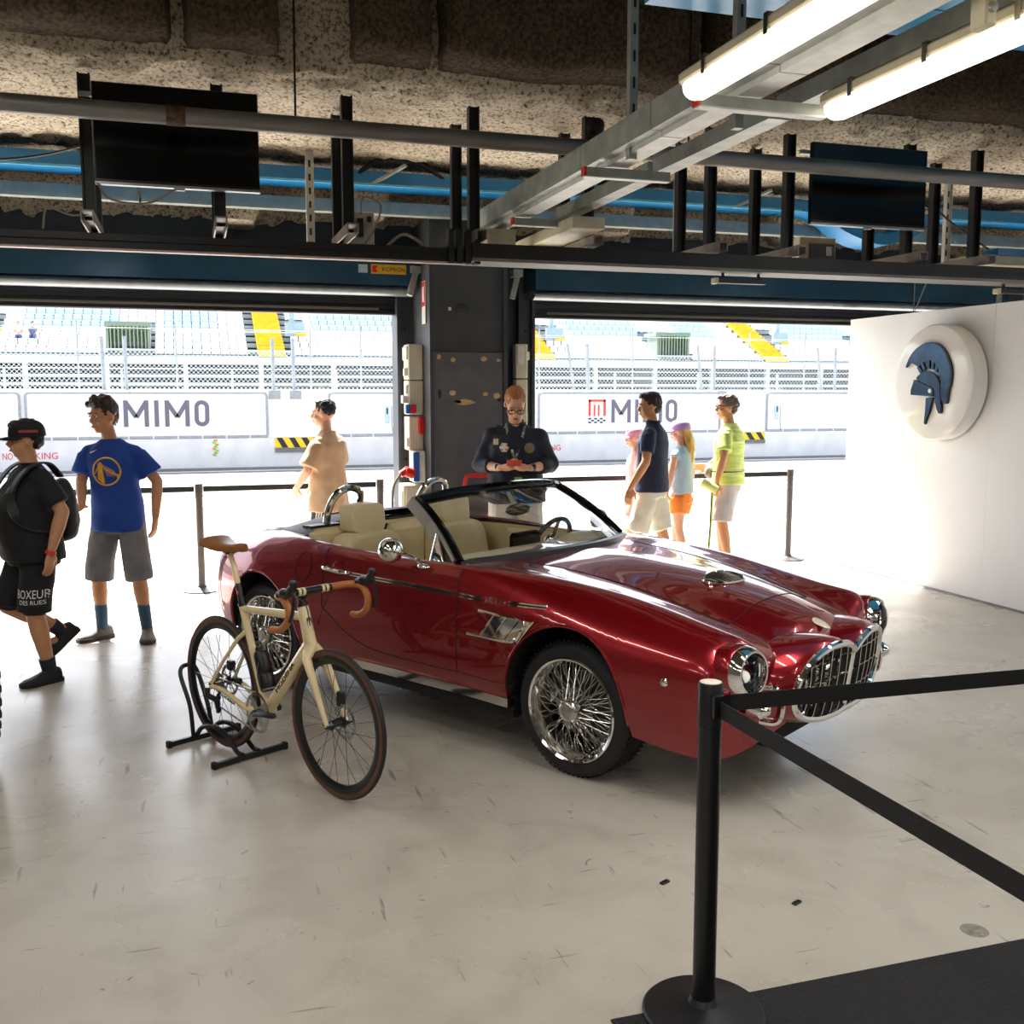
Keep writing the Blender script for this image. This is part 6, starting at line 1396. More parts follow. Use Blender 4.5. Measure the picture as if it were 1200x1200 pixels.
# 2 --- boy in the royal blue shirt
r, q = person(dict(loc=(-.525, 7.93, 0), face=252, h=1.76, fat=.93, label='person in royal blue T-shirt with a round yellow emblem and grey denim shorts', skin=SKINT, hairm=HAIRB, hair='curly', head_rot=(-32, 6, 0), curl=.45,
    head=(.05, -.055, 1.632), neck=(0, -.03, 1.46),
    arms=[[(.03, -.245, 1.16), (.21, -.17, 1.02), (.8, .0, -.25), (.25, .1, 1)], [(-.04, .28, 1.16), (.08, .30, .92), (.2, -.05, -1), (-.1, -1, 0)]],
    legs=[[(.03, -.15, .50), (-.04, -.17, .085), (.75, -.55, 0)], [(.03, .14, .50), (-.02, .17, .085), (.95, .35, 0)]],
    shirt=dict(mat=ROYAL, fit=1.06, hem=(0, 0, .81), sleeve=.72, flare=1.28), legwear=dict(mat=DENIM, len=1.12, fit=1.18), sock=SOCKB, sock_len=.55, shoe=SHOEG, sole=M('dark sole', '#3b3a39', .7)))
def emblem(mb):
    R = .098
    strip_poly(mb, [(R*math.cos(t), R*math.sin(t)) for t in np.linspace(0, 2*math.pi, 41)], .011)
    mb.add([(-.062, -.055, 0), (-.028, -.085, 0), (-.012, -.085, 0), (-.030, .062, 0), (-.048, .066, 0), (-.060, .05, 0)], [(0, 1, 2, 3, 4, 5)])
    strip_poly(mb, [(-.045, .058), (-.01, .02), (.04, -.012), (.09, -.028)], .008); strip_poly(mb, [(-.045, .055), (-.075, .0), (-.092, -.025)], .007)
    strip_poly(mb, [(-.085, -.045), (.088, -.040)], .020)
    for x in (0.0, .012, .024, .036, .048, .060, .072): strip_poly(mb, [(x-.028, .055-.6*(x+.0)), (x-.0+.01, -.035)], .0035)
decal(r, 't_shirt', emblem, M('yellow print', '#e8ae2a', .6), 'chest_emblem', q['chest']+V(.25, .0, -.055), (0, 1, 0), (0, 0, 1), (-1, 0, 0))
def swoosh(mb): mb.add([(-.03, -.006, 0), (-.022, -.014, 0), (-.005, -.008, 0), (.03, .014, 0), (-.008, .002, 0), (-.022, -.004, 0)], [(0, 1, 2, 3, 4, 5)])
decal(r, 't_shirt', swoosh, M('white print', '#d9d9d6', .7), 'tick_mark', q['chest']+V(.25, -.105, .085), (0, 1, 0), (0, 0, 1), (-1, 0, 0))
# 3 --- boy in beige seen from behind
r, q = person(dict(loc=(1.165, 9.28, 0), face=143, h=1.74, fat=.90, label='person in loose beige T-shirt and dark trousers with pale side stripes beyond the roadster', skin=SKINL, hairm=HAIRK, hair='fade', head_rot=(18, 2, 0), hairline=.11,
    arms=[[(.03, -.27, 1.16), (.17, -.17, .98), (.6, .6, -.5), (0, 1, 0)], [(.05, .27, 1.14), (.22, .17, .98), (.5, -.5, -.6), (0, -1, 0)]],
    legs=[[(.03, -.11, .50), (-.02, -.12, .085), (1, -.1, 0)], [(.05, .11, .50), (0, .12, .085), (1, .1, 0)]],
    shirt=dict(mat=BEIGE, fit=1.22, hem=(0, 0, .76), sleeve=.88, flare=1.3, wr=.012), legwear=dict(mat=M('charcoal cloth', '#35373c', .85, var=.1), len=1.9, name='trousers', fit=1.1), shoe=SHOEW, sole=SHOEW))
for s in (-1, 1):
    kn, an, _ = q['leg'][s]; hj = q['hip']+V(0, s*.19, -.02)
    for dx in (-.02, .005, .03): m = MB(); m.bar(hj+V(dx-.04, 0, 0), kn+V(dx-.03, s*.078, 0), .012, .004, up=(0, 1, 0)); m.build('side_stripe', M('white print', '#d9d9d6', .7), r, smooth=0)
# 4 --- man with the phone
r, q = person(dict(loc=(2.55, 8.05, 0), face=250, h=1.86, fat=1.10, label='person in dark navy shirt and white trousers looking down at a phone beside the pillar', skin=SKINL, hairm=HAIRF, hair='thin', hairline=.10, head_rot=(8, 38, 0), sw=.182, curl=.75,
    head=(.085, 0, 1.615), neck=(.015, 0, 1.46),
    arms=[[(.03, -.275, 1.15), (.275, -.105, 1.145), (.45, .9, .15), (-.5, .3, .8)], [(.03, .275, 1.15), (.275, .115, 1.145), (.45, -.9, .15), (-.5, -.3, .8)]],
    legs=[[(.03, -.13, .50), (-.02, -.15, .085), (1, -.2, 0)], [(.03, .13, .50), (-.02, .15, .085), (1, .2, 0)]],
    shirt=dict(mat=DNAVY, fit=1.10, hem=(0, 0, .86), sleeve=1.55, name='long_sleeved_shirt', collar=True, wr=.012), legwear=dict(mat=OFFW, len=1.9, name='trousers', fit=1.15), shoe=SHOEW, sole=SHOEW))
H, k = q['H'], q['k']
m = MB()
for s in (-1, 1):
    c = H(.100, s*.035, .008); e1, e2 = q['HR'] @ V(0, 1, 0), q['HR'] @ V(0, 0, 1); m.tube([c+e1*(.028*math.copysign(abs(math.cos(t))**.7, math.cos(t)))+e2*(.020*math.copysign(abs(math.sin(t))**.7, math.sin(t))) for t in np.linspace(0, 2*math.pi, 21)[:-1]], .0038, 6, closed=True); m.bar(H(.098, s*.062, .012), H(-.02, s*.082, .012), .005, .007)
m.bar(H(.102, -.008, .010), H(.102, .008, .010), .004, .005); gl_ = m.build('glasses', BLACKP, None, smooth=30); gl_.location = r.location; gl_.rotation_euler = r.rotation_euler; tag(gl_, 'black framed glasses worn by the person with the phone', 'glasses')
ph = empty('phone', r.location, r.rotation_euler.z); tag(ph, 'phone in an orange red case held in both hands', 'phone')
pc_ = q['arm'][-1][1].lerp(q['arm'][1][1], .5)+V(.085, .0, .045); PR = Matrix.Rotation(math.radians(-50), 3, 'Y')
m = MB(); m.box(pc_, (.010, .12, .066), PR, .004); m.build('case', M('orange red case', '#d8402c', .4), ph); m = MB(); m.box(pc_+PR @ V(-.0055, 0, 0), (.003, .108, .058), PR); m.build('screen', BLACKG, ph)
for s, nm in ((-1, 'watch'), (1, 'bracelet')):
    wv, ev = q['arm'][s][1], q['arm'][s][0]; pz = wv.lerp(ev, .14); w_ = empty('wristwatch' if s < 0 else 'wristwatch', r.location, r.rotation_euler.z); tag(w_, 'square dark watch with a pale strap on the wrist of the person with the phone' if s < 0 else 'dark round watch on the other wrist of the person with the phone', 'watch')
    m = MB(); m.lathe([(.032, -.011), (.034, 0), (.032, .011)], pz, ev-wv, 20); m.build('strap', M('pale strap', '#cfc9bf', .6) if s < 0 else BLACKP, w_); m = MB(); m.box(pz+V(.034, 0, .008), (.012, .032, .036), None, .004); m.build('watch_case', BLACKP, w_)
SH = 'long_sleeved_shirt'
decal(r, SH, lambda mb: disc2(mb, .04, 6), M('pale patch', '#d8d2c4', .7), 'hexagon_patch', q['chest']+V(.3, -.085, -.01), (0, 1, 0), (0, 0, 1), (-1, 0, 0))
decal(r, SH, lambda mb: (mb.add([(-.028, -.02, 0), (-.008, -.028, 0), (-.008, .028, 0), (-.028, .02, 0)], [(0, 1, 2, 3)]),), M('green print', '#2f6b45', .7), 'hexagon_mark', q['chest']+V(.3, -.085, -.01), (0, 1, 0), (0, 0, 1), (-1, 0, 0), .005)
decal(r, SH, lambda mb: (mb.add([(.008, -.028, 0), (.028, -.02, 0), (.028, .02, 0), (.008, .028, 0)], [(0, 1, 2, 3)]),), REDP, 'hexagon_mark', q['chest']+V(.3, -.085, -.01), (0, 1, 0), (0, 0, 1), (-1, 0, 0), .005)
decal(r, SH, lambda mb: mb.add([(-.022, -.024, 0), (.022, -.024, 0), (.022, .024, 0), (-.022, .024, 0)], [(0, 1, 2, 3)]), M('gold patch', '#b9ab86', .6), 'square_patch', q['chest']+V(.3, -.155, .035), (0, 1, 0), (0, 0, 1), (-1, 0, 0))
decal(r, SH, lambda mb: disc2(mb, .042, 18), M('bronze patch', '#7d6a4c', .6, var=.2, scale=60), 'round_patch', q['chest']+V(.3, .12, -.015), (0, 1, 0), (0, 0, 1), (-1, 0, 0))
n0 = q['neck']; ly = MB(); ly.sweep(catmull([n0+V(-.02, -.075, .02), n0+V(.07, -.07, -.03), n0+V(.165, -.02, -.20), n0+V(.185, .0, -.27), n0+V(.165, .03, -.20), n0+V(.075, .075, -.03), n0+V(-.02, .075, .02)], 7), [(-.010, -.002), (.010, -.002), (.010, .002), (-.010, .002)], up=(1, 0, .3)); o = ly.build('lanyard', M('black lanyard', '#17171a', .6, var=.1, col2='#c9c6c0', scale=26)); o.location = r.location; o.rotation_euler = r.rotation_euler; tag(o, 'black printed lanyard round the neck of the person with the phone', 'lanyard')
bg_ = empty('belt_bag', r.location, r.rotation_euler.z); tag(bg_, 'black belt bag at the hip of the person with the phone', 'bag'); m = MB(); m.ell(q['hip']+V(.15, .16, .06), (.06, .11, .08)); m.ell(q['hip']+V(.17, -.03, .06), (.045, .10, .06)); remesh(m, 'bag', MATS['black nylon'], bg_, .010, 3, .5, .006, 20)
m = MB(); m.sweep(catmull([n0+V(-.05, -.12, .0), n0+V(.06, -.135, -.02), n0+V(.16, -.05, -.28), n0+V(.17, .10, -.50)], 6), [(-.018, -.003), (.018, -.003), (.018, .003), (-.018, .003)], up=(1, 0, .3)); m.build('sling_strap', MATS['black nylon'], bg_); m = MB(); m.box(q['hip']+V(.205, .03, .135), (.012, .06, .022)); m.build('green_tag', M('green tag', '#7cc142', .5), bg_, smooth=0)
# 5 --- man in the navy polo
r, q = person(dict(loc=(4.21, 8.95, 0), face=140, h=1.80, fat=1.02, label='person in navy polo shirt and cream shorts turned away towards the pit lane', skin=SKINT, hairm=HAIRK, head_rot=(22, 4, 0), sw=.19, hairline=.08,
    arms=[[(.06, -.29, 1.16), (.16, -.27, .93), (.2, 0, -1), (0, 1, 0)], [(-.02, .30, 1.14), (.12, .31, .90), (.2, .0, -1), (0, -1, 0)]],
    legs=[[(-.06, -.12, .50), (-.18, -.12, .085), (1, -.1, 0)], [(.10, .12, .50), (.12, .12, .085), (1, .15, 0)]],
    shirt=dict(mat=NAVY, fit=1.02, hem=(0, 0, .85), sleeve=.66, collar=True, name='polo_shirt', flare=1.05), legwear=dict(mat=OFFW, len=1.04, fit=1.2, wr=.010), shoe=SHOEW, sole=SHOEW))
m = MB(); m.bar(q['hip']+V(-.12, .04, -.02), q['hip']+V(-.118, .15, -.03), .01, .014); m.build('pocket_slit', BLACKC, r, smooth=0)
# 6, 7 --- the two girls
r, q = person(dict(loc=(4.33, 9.58, 0), face=168, h=1.45, fat=.86, label='person in pale pink T-shirt and pink cap half hidden by the navy polo', skin=SKINL, hairm=BLOND, hair='long', head_rot=(0, 4, 0), sw=.165,
    arms=[[(.02, -.24, 1.16), (.05, -.25, .93), (.1, 0, -1), (0, 1, 0)], [(.0, .24, 1.16), (.06, .25, .92), (.1, 0, -1), (0, -1, 0)]],
    legs=[[(-.05, -.09, .50), (-.15, -.09, .085), (1, 0, 0)], [(.10, .09, .50), (.10, .09, .085), (1, 0, 0)]],
    shirt=dict(mat=PINK, fit=1.1, hem=(0, 0, .88), sleeve=.6, flare=1.2), legwear=dict(mat=CORAL, len=.55, fit=1.2), shoe=SHOEW, sole=SHOEW)); cap(r, q, PINKC, size=1.05)
r, q = person(dict(loc=(4.76, 9.42, 0), face=122, h=1.52, fat=.86, label='person with long blond hair, lilac cap and orange shorts beyond the navy polo', skin=SKINL, hairm=BLOND, hair='long', head_rot=(20, 4, 0), sw=.165, face_on=True,
    arms=[[(.0, -.24, 1.16), (.06, -.25, .92), (.1, 0, -1), (0, 1, 0)], [(.0, .24, 1.16), (.05, .25, .92), (.1, 0, -1), (0, -1, 0)]],
    legs=[[(.12, -.09, .50), (.10, -.09, .085), (1, 0, 0)], [(-.03, .09, .50), (-.14, .09, .085), (1, 0, 0)]],
    shirt=dict(mat=SKYB, fit=1.02, hem=(0, 0, .92), sleeve=.12, rib=False, name='sleeveless_top'), legwear=dict(mat=ORANGE, len=.5, fit=1.25, wr=.010), shoe=SHOEW, sole=SHOEW)); cap(r, q, LILAC, size=1.05)
# 8 --- man in lime
r, q = person(dict(loc=(5.26, 9.36, 0), face=135, h=1.78, fat=1.0, label='person in lime striped T-shirt and pale grey shorts holding a hanging strap', skin=SKINT, hairm=HAIRG, hair='bun', head_rot=(28, 0, 0), sw=.19, hairline=.085, curl=.8,
    arms=[[(.10, -.29, 1.17), (.30, -.27, 1.02), (1, .2, -.1), (0, 1, 0)], [(-.03, .30, 1.15), (.03, .31, .90), (.2, 0, -1), (0, -1, 0)]],
    legs=[[(.10, -.12, .50), (.08, -.12, .085), (1, -.1, 0)], [(.02, .12, .50), (-.06, .12, .085), (1, .15, 0)]],
    shirt=dict(mat=LIME, fit=1.08, hem=(0, 0, .87), sleeve=.72, flare=1.2), legwear=dict(mat=GREYL, len=1.0, fit=1.15), shoe=SHOEW, sole=SHOEW))
H = q['H']; m = MB(); [m.ell(H(.098, s*.034, .012), (.006, .026, .020), q['HR']) for s in (-1, 1)]; [m.bar(H(.09, s*.06, .018), H(-.03, s*.082, .018), .005, .006) for s in (-1, 1)]; o = m.build('sunglasses', BLACKP); o.location = r.location; o.rotation_euler = r.rotation_euler; tag(o, 'dark sunglasses worn by the person in lime', 'sunglasses')
hv = q['arm'][1][1]+V(.03, 0, -.09); wp = empty('hanging_strap', r.location, r.rotation_euler.z); tag(wp, 'lime and black strap with a pale yellow roll held by the person in lime', 'strap')
m = MB(); m.cyl(hv+V(-.05, .03, .02), hv+V(.10, .06, .10), .045, n=18); m.build('yellow_roll', M('yellow roll', '#d8e08a', .6), wp)
for dx, mt in ((0, M('lime webbing', '#b9cf3f', .6)), (.012, BLACKP)): m = MB(); m.tube(catmull([hv+V(dx, .01, 0), hv+V(dx+.01, .02, -.35), hv+V(dx+.02, .04, -.62)], 6), .008, 6); m.build('strap', mt, wp)
wb2 = empty('waist_bag', r.location, r.rotation_euler.z); tag(wb2, 'grey waist bag on the belt of the person in lime', 'bag'); m = MB(); m.ell(q['hip']+V(.19, -.02, .06), (.06, .13, .08)); remesh(m, 'bag', M('grey brown nylon', '#7c736c', .7, var=.3, scale=20), wb2, .010, 3, .6, .008, 20); m = MB(); m.tube([q['hip']+V(.155*math.cos(t), .205*math.sin(t), .07) for t in np.linspace(0, 6.283, 25)[:-1]], .014, 6, closed=True, flat=.4); m.build('belt', BLACKP, wb2)
# 9, 10 --- two far spectators sitting in the stand
for x, sh_, lab in ((-8.75, M('pale top', '#cfc6be', .8), 'person in a pale top sitting in the grandstand'), (-8.05, M('blue print top', '#5b6f9a', .8, var=.3, scale=10), 'person in a blue patterned top sitting in the grandstand')):
    person(dict(loc=(x, 61.95, 4.82), face=270, h=1.7, label=lab, skin=SKINL, hairm=HAIRB, hands=False, hip=(0, 0, .12), neck=(.03, 0, .66), head=(.06, 0, .83), dec=.1, face_on=False,
        arms=[[(.08, -.22, .40), (.26, -.12, .26), (1, 0, 0), (0, 0, 1)], [(.08, .22, .40), (.26, .12, .26), (1, 0, 0), (0, 0, 1)]], legs=[[(.40, -.10, .14), (.42, -.10, -.22), (1, 0, 0)], [(.40, .10, .14), (.42, .10, -.22), (1, 0, 0)]],
        shirt=dict(mat=sh_, hem=(0, 0, .10), sleeve=.6), legwear=dict(mat=M('blue jeans', '#48608a', .8), len=1.7, name='trousers')))
# ---------------------------------------------------------------- barriers, carpet, tyre, wall fittings
STB = M('black powder coat', '#0f1012', .38, var=.1, scale=20); BELT = M('black webbing', '#131314', .75, var=.12, scale=60, bump=.3, bscale=200)
TOPC = M('pale cap print', '#d8c7b2', .5, var=.2, scale=40)
def stanchion(x, y, label, mat=STB, z=0.):
    e = empty('barrier_post', (x, y, z)); tag(e, label, 'barrier post')
    m = MB(); m.lathe([(0, .0), (.175, .0), (.178, .006), (.172, .012), (.10, .022), (.045, .034), (.036, .05), (0, .05)], (0, 0, 0), (0, 0, 1), 48); m.build('base', mat, e)
    m = MB(); m.cyl((0, 0, .03), (0, 0, .90), .033, n=28); m.build('pole', mat, e)
    m = MB(); m.lathe([(.033, .86), (.0355, .862), (.0355, .985), (.033, .99), (.0, .99)], (0, 0, 0), (0, 0, 1), 28); m.build('cassette', mat, e)
    m = MB(); m.lathe([(.030, .9905), (0, .992)], (0, 0, 0), (0, 0, 1), 24); m.build('cap_disc', TOPC, e)
    return e
def belt(p0, p1, label, w=.05, sag=0.):
    o0 = V(p0); pts = [V(0, 0, 0).lerp(V(p1)-o0, t)+V(0, 0, -sag*4*t*(1-t)) for t in np.linspace(0, 1, 15)]; m = MB(); d = (V(p1)-o0).normalized(); lat = d.cross(V(0, 0, 1)).normalized(); upv = lat.cross(d)
    m.loft([[p+upv*(w/2)+lat*.001, p+upv*(w/2)-lat*.001, p-upv*(w/2)-lat*.001, p-upv*(w/2)+lat*.001] for p in pts]); o = m.build('barrier_belt', BELT, smooth=0); o.location = o0; tag(o, label, 'barrier belt'); return o
N0 = (1.372, 2.512); S1 = stanchion(*N0, 'black belt barrier post standing at the carpet edge', z=.0065)
for a, zz in ((-22, .93), (-112, .93)):
    m = MB(); d = V(math.cos(math.radians(a+22)), math.sin(math.radians(a+22)), 0); m.bb(-.012, .012, -.016, .016, zz-.032, zz+.032); m.v = [tuple(Matrix.Rotation(math.radians(a+22), 3, 'Z') @ V(v)+d*.042) for v in m.v]; m.build('belt_slot', STB, S1, smooth=0)
m = MB(); m.bb(.030, .046, -.022, -.006, .955, .962); m.build('red_clip', M('red plastic', '#d02a22', .4), S1, smooth=0)
belt((N0[0]+.05, N0[1], .930), (4.45, 2.42, .93), 'taut black belt running along the carpet edge in front of the roadster nose', .048)
belt((N0[0]+.004, N0[1]-.05, .930), (1.385, .42, .93), 'taut black belt crossing over the carpet from the barrier post', .048)
stanchion(4.49, 2.42, 'black belt barrier post further along the carpet edge', z=.0065); stanchion(1.385, .38, 'black belt barrier post on the carpet near the visitors', z=.0065)
stanchion(.052, 9.74, 'dark belt barrier post in the door opening beyond the bicycle saddle', M('brown grey coat', '#4a4340', .4)); stanchion(6.22, 9.72, 'dark belt barrier post in the door opening beside the display wall', MATS['brown grey coat']); stanchion(1.72, 9.74, 'dark belt barrier post beside the person in beige', MATS['brown grey coat'])
belt((-4.2, 9.74, .94), (.01, 9.74, .94), 'dark barrier belt passing behind the person in royal blue'); belt((.09, 9.74, .94), (1.68, 9.74, .94), 'dark barrier belt passing behind the person in beige'); belt((3.3, 9.74, .94), (6.18, 9.72, .94), 'dark barrier belt passing behind the person in navy polo')
# carpet
cp = MB(); cp.bb(1.10, 9.0, -3.0, 2.56, .0005, .006); o = cp.build('carpet', M('charcoal carpet', '#1d1c1c', .95, var=.35, scale=90, bump=.8, bscale=160), smooth=0); tag(o, 'flat charcoal carpet runner on the garage floor', 'carpet')
# big knobbly tyre of a vehicle beyond the frame
ty = empty('offroad_wheel', (-1.155, 5.6, .452)); ty.scale = (.9, .9, .9); tag(ty, 'big black knobbly off-road tyre', 'tyre'); ax = V(math.cos(math.radians(18)), math.sin(math.radians(18)), 0)
m = MB(); R = .50; m.lathe([(.28, -.12), (.34, -.145), (.42, -.15), (.465, -.135), (.475, -.09), (.478, 0), (.475, .09), (.465, .135), (.42, .15), (.34, .145), (.28, .12)], (0, 0, 0), ax, 64); m.build('carcass', RUBBER, ty)
lat0 = ax; kb = MB()
for k in range(40):
    a = 2*math.pi*k/40; e1 = ax.cross(V(0, 0, 1)).normalized(); rr = e1*math.cos(a)+V(0, 0, 1)*math.sin(a); tt = rr.cross(ax)
    for j, off in enumerate((-.118, -.045, .045, .118)):
        kk = MB(); o_ = .5*(j % 2); a2 = a+o_*2*math.pi/40; r2 = e1*math.cos(a2)+V(0, 0, 1)*math.sin(a2); t2 = r2.cross(ax); Rm = Matrix((t2, ax, r2)).transposed(); kk.box(r2*.484+ax*off, (.042, .052, .034), Rm, .005); kk.build('tread_block', RUBBER, ty, smooth=0)
m = MB(); m.lathe([(0, .05), (.12, .07), (.25, .06), (.285, .11), (.29, .12), (.29, -.12), (.0, -.12)], (0, 0, 0), ax, 40); m.build('wheel_disc', BLACKP, ty)
# floor fittings and stray bits
m = MB(); m.lathe([(0, .003), (.02, .004), (.022, .0015), (.042, .002), (.046, .0)], (0, 0, 0), (0, 0, 1), 28); o = m.build('floor_cap', M('worn steel cap', '#8d8678', .5, .4, var=.3, scale=30)); o.location = (2.47, 2.66, .0); tag(o, 'small round steel cap let into the floor near the carpet', 'floor cap')
for x, y, lab in ((1.62, 3.28, 'small black scrap lying on the floor'), (2.0, 3.0, 'tiny black crumb lying on the floor')):
    m = MB(); m.bb(-.02, .02, -.009, .009, 0, .008, .002); o = m.build('scrap', BLACKP); o.location = (x, y, 0); o.rotation_euler.z = .4; tag(o, lab, 'scrap')
# electrical boxes on the flank of the pillar (its left side) and right of it
GREYB = M('cream enclosure', '#d9d3bd', .5, var=.05, scale=8); WHITEP = M('white plastic', '#e6e3dc', .4); BLUEP = M('blue plastic', '#2468c4', .4); REDPL = M('red plastic', '#d02a22', .4)
def boxthing(name, label, x0, x1, y0, y1, z0, z1, mat, parts=(), cat='socket box'):
    e = empty(name, ((x0+x1)/2, (y0+y1)/2, z0)); oo = V((x0+x1)/2, (y0+y1)/2, z0); tag(e, label, cat); m = MB(); m.bb(x0, x1, y0, y1, z0, z1, .008); loc(m, oo).build('box', mat, e)
    for nm, b, mt in parts: m = MB(); m.bb(*b, .006); loc(m, oo).build(nm, mt, e)
    return e
PX = 1.983
boxthing('socket_enclosure', 'tall cream socket enclosure high on the pillar flank', PX-.13, PX, 8.98, 9.20, 1.93, 2.24, GREYB, (('lid', (PX-.145, PX-.13, 9.0, 9.18, 2.10, 2.22), GREYB), ('round_socket', (PX-.16, PX-.13, 9.02, 9.09, 1.96, 2.03), WHITEP)))
boxthing('socket_enclosure', 'cream enclosure with white sockets and red blue plugs on the pillar flank', PX-.13, PX, 8.98, 9.20, 1.62, 1.92, GREYB, (('white_socket', (PX-.15, PX-.128, 9.0, 9.08, 1.80, 1.88), WHITEP), ('white_plug', (PX-.18, PX-.128, 9.0, 9.09, 1.72, 1.79), WHITEP), ('blue_plug', (PX-.16, PX-.12, 8.95, 9.0, 1.63, 1.71), BLUEP), ('red_plug', (PX-.12, PX-.07, 8.95, 9.0, 1.63, 1.71), REDPL)))
boxthing('socket_enclosure', 'cream enclosure with a red switch on the pillar flank', PX-.13, PX, 8.98, 9.20, 1.30, 1.60, GREYB, (('red_switch', (PX-.05, PX+.0, 8.93, 8.99, 1.45, 1.60), REDPL), ('side_socket', (PX-.15, PX-.128, 9.0, 9.08, 1.33, 1.42), WHITEP)))
boxthing('socket_enclosure', 'pale blue and white socket box with a red plug on the pillar flank', PX-.10, PX, 8.90, 9.15, 1.02, 1.30, WHITEP, (('blue_front', (PX-.115, PX-.06, 8.885, 8.90, 1.03, 1.29), BLUEP),))
rp_ = empty('power_plug', (PX-.14, 8.88, 1.10)); tag(rp_, 'red industrial plug with a grey lead on the pillar flank', 'plug'); m = MB(); m.cyl((.02, 0, 0), (-.06, -.02, .03), .045, n=18); m.cyl((-.05, -.02, .03), (-.10, -.03, .0), .03, n=14); m.build('plug_body', REDPL, rp_); m = MB(); m.tube(catmull([(-.10, -.03, 0), (-.16, -.03, -.1), (-.17, -.02, -.5), (-.19, 0, -1.08)], 6), .012, 8); m.build('lead', WIRE, rp_)
boxthing('meter_cabinet', 'large cream meter cabinet low on the pillar flank', PX-.20, PX, 8.92, 9.15, .62, 1.00, GREYB, (('cabinet_window', (PX-.21, PX-.198, 8.95, 9.10, .68, .95), WHITEP), ('door', (PX-.18, PX-.01, 8.908, 8.922, .64, .98), GREYB)), 'cabinet')
boxthing('lower_box', 'dark grey box under the meter cabinet', PX-.13, PX, 8.95, 9.15, .38, .60, STEEL)
boxthing('conduit_box', 'cream conduit box with a paper note right of the pillar', 2.94, 3.06, 9.28, 9.38, 1.95, 2.27, GREYB, (('paper_note', (2.955, 3.02, 9.272, 9.281, 2.08, 2.25), WHITEP), ('side_knob', (3.055, 3.085, 9.3, 9.36, 2.12, 2.2), GREYB)))
boxthing('conduit_box', 'long cream conduit box right of the pillar behind the person with the phone', 2.94, 3.06, 9.28, 9.38, 1.35, 1.94, GREYB)
e = empty('wall_sign', (PX-.004, 8.90, 2.58)); tag(e, 'narrow red and white safety sign on the pillar flank', 'sign'); m = MB(); m.bb(-.003, 0, -.07, .07, -.17, .20); m.build('board', WHITEP, e, smooth=0); m = MB(); m.bb(-.005, -.003, -.06, .06, -.02, .19); m.build('red_field', REDPL, e, smooth=0); m = MB(); m.bb(-.007, -.005, -.03, .03, .02, .15); m.build('white_mark', WHITEP, e, smooth=0)
m = MB(); m.bb(-.05, .05, -.014, 0, -.04, .04, .004); m.bb(-.03, .03, -.018, -.014, -.012, .012); o = m.build('switch_plate', STEEL); o.location = (2.27, 8.70, 2.53); tag(o, 'small flush switch plate on the upper pillar', 'switch')
m = MB(); m.bb(-.012, .012, -.01, 0, -.014, .014); o = m.build('white_tab', WHITEP, smooth=0); o.location = (2.16, 8.70, 2.53); tag(o, 'tiny white tab beside the switch plate', 'tab')
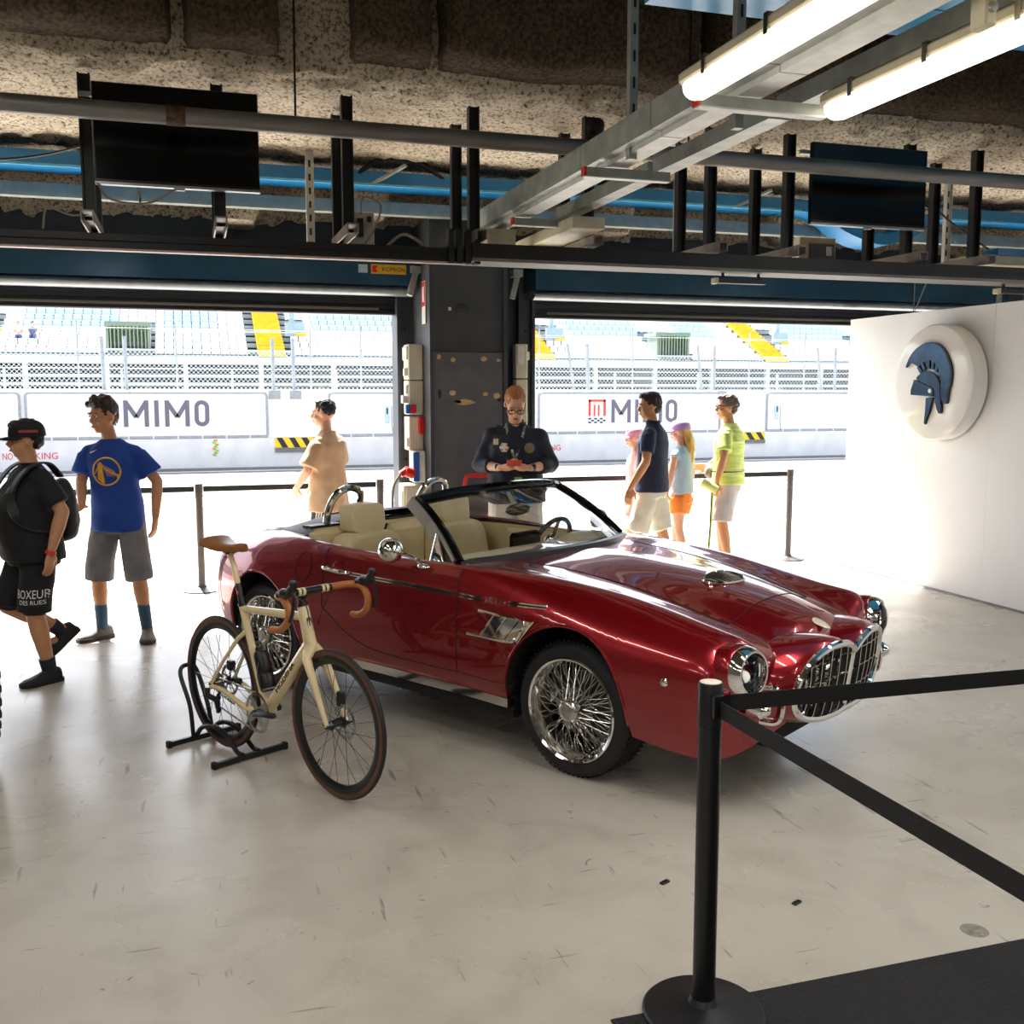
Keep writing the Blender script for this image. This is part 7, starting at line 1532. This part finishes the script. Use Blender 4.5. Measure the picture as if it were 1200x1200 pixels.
# scars where fittings were torn from the plate
SCAR = M('torn plaster', '#c9a777', .9, var=.3, scale=60, bump=.6, bscale=80); SCARD = M('dark scar', '#2c2926', .8, var=.3)
def scar(x, z, rx, rz, mat, lab):
    m = MB(); n = 16; pts = [(rx*math.cos(t)*(1+.35*mnoise.noise(V(x*9+math.cos(t)*2, z*7, math.sin(t)*2))), rz*math.sin(t)*(1+.35*mnoise.noise(V(z*5, x*3+math.cos(t)*3, math.sin(t)*3)))) for t in np.linspace(0, 2*math.pi, n+1)[:-1]]
    m.prism(pts, (0, 0, 0), (1, 0, 0), (0, 0, 1), (0, -1, 0), .002); o = m.build('paint_scar', mat, PILLAR, smooth=0); o.location = (x, 8.672, z); return o
for x, z, rx, rz, mt in ((2.055, 2.12, .018, .022, SCAR), (2.18, 2.095, .022, .02, SCAR), (2.455, 2.105, .028, .02, SCAR), (2.59, 2.095, .022, .014, SCAR), (2.06, 1.80, .016, .04, SCARD), (2.175, 1.81, .028, .022, SCAR), (2.47, 1.80, .022, .018, SCAR), (2.575, 1.785, .03, .026, SCAR), (2.60, 1.75, .02, .016, SCARD), (2.28, 1.73, .085, .026, SCAR), (2.22, 1.735, .03, .015, SCARD), (2.12, 1.02, .012, .014, SCARD)): scar(x, z, rx, rz, mt, '')
# red hand truck with extinguisher leaning on the pillar
ht_ = empty('hand_truck', (2.42, 8.52, 0)); tag(ht_, 'red tubular hand truck standing against the pillar', 'hand truck'); 
m = MB(); m.tube(catmull([(-.15, 0, .05), (-.15, .02, .6), (-.16, .06, 1.05), (-.14, .065, 1.09), (.0, .065, 1.095), (.14, .065, 1.09), (.16, .06, 1.05), (.15, .02, .6), (.15, 0, .05)], 6), .018, 10); m.build('tube_frame', REDPL, ht_)
m = MB(); [m.tube([(-.15, .01, z), (.15, .01, z)], .012, 8) for z in (.3, .62)]; m.bb(-.17, .17, -.2, .0, .03, .045); m.build('cross_bars', REDPL, ht_)
for s in (-1, 1): m = MB(); m.lathe([(0, -.02), (.06, -.022), (.085, -.018), (.085, .018), (.06, .022), (0, .02)], (s*.2, .08, .087), (1, 0, 0), 24); m.build('wheel', RUBBER, ht_)
ex = empty('fire_extinguisher', (2.44, 8.40, .048)); tag(ex, 'red fire extinguisher strapped to the hand truck', 'extinguisher'); m = MB(); m.lathe([(0, 0), (.09, 0), (.095, .02), (.095, .58), (.08, .66), (.04, .70), (.03, .74), (0, .74)], (0, 0, 0), (0, 0, 1), 28); m.build('cylinder', REDPL, ex); m = MB(); m.bb(-.02, .02, -.09, .03, .74, .77); m.bb(-.02, .02, -.10, .03, .79, .805); m.build('valve', BLACKP, ex); m = MB(); m.lathe([(.0965, .30), (.0965, .42)], (0, 0, 0), (0, 0, 1), 28); m.build('label_band', WHITEP, ex)
bpy.data.scenes.remove(WORK)
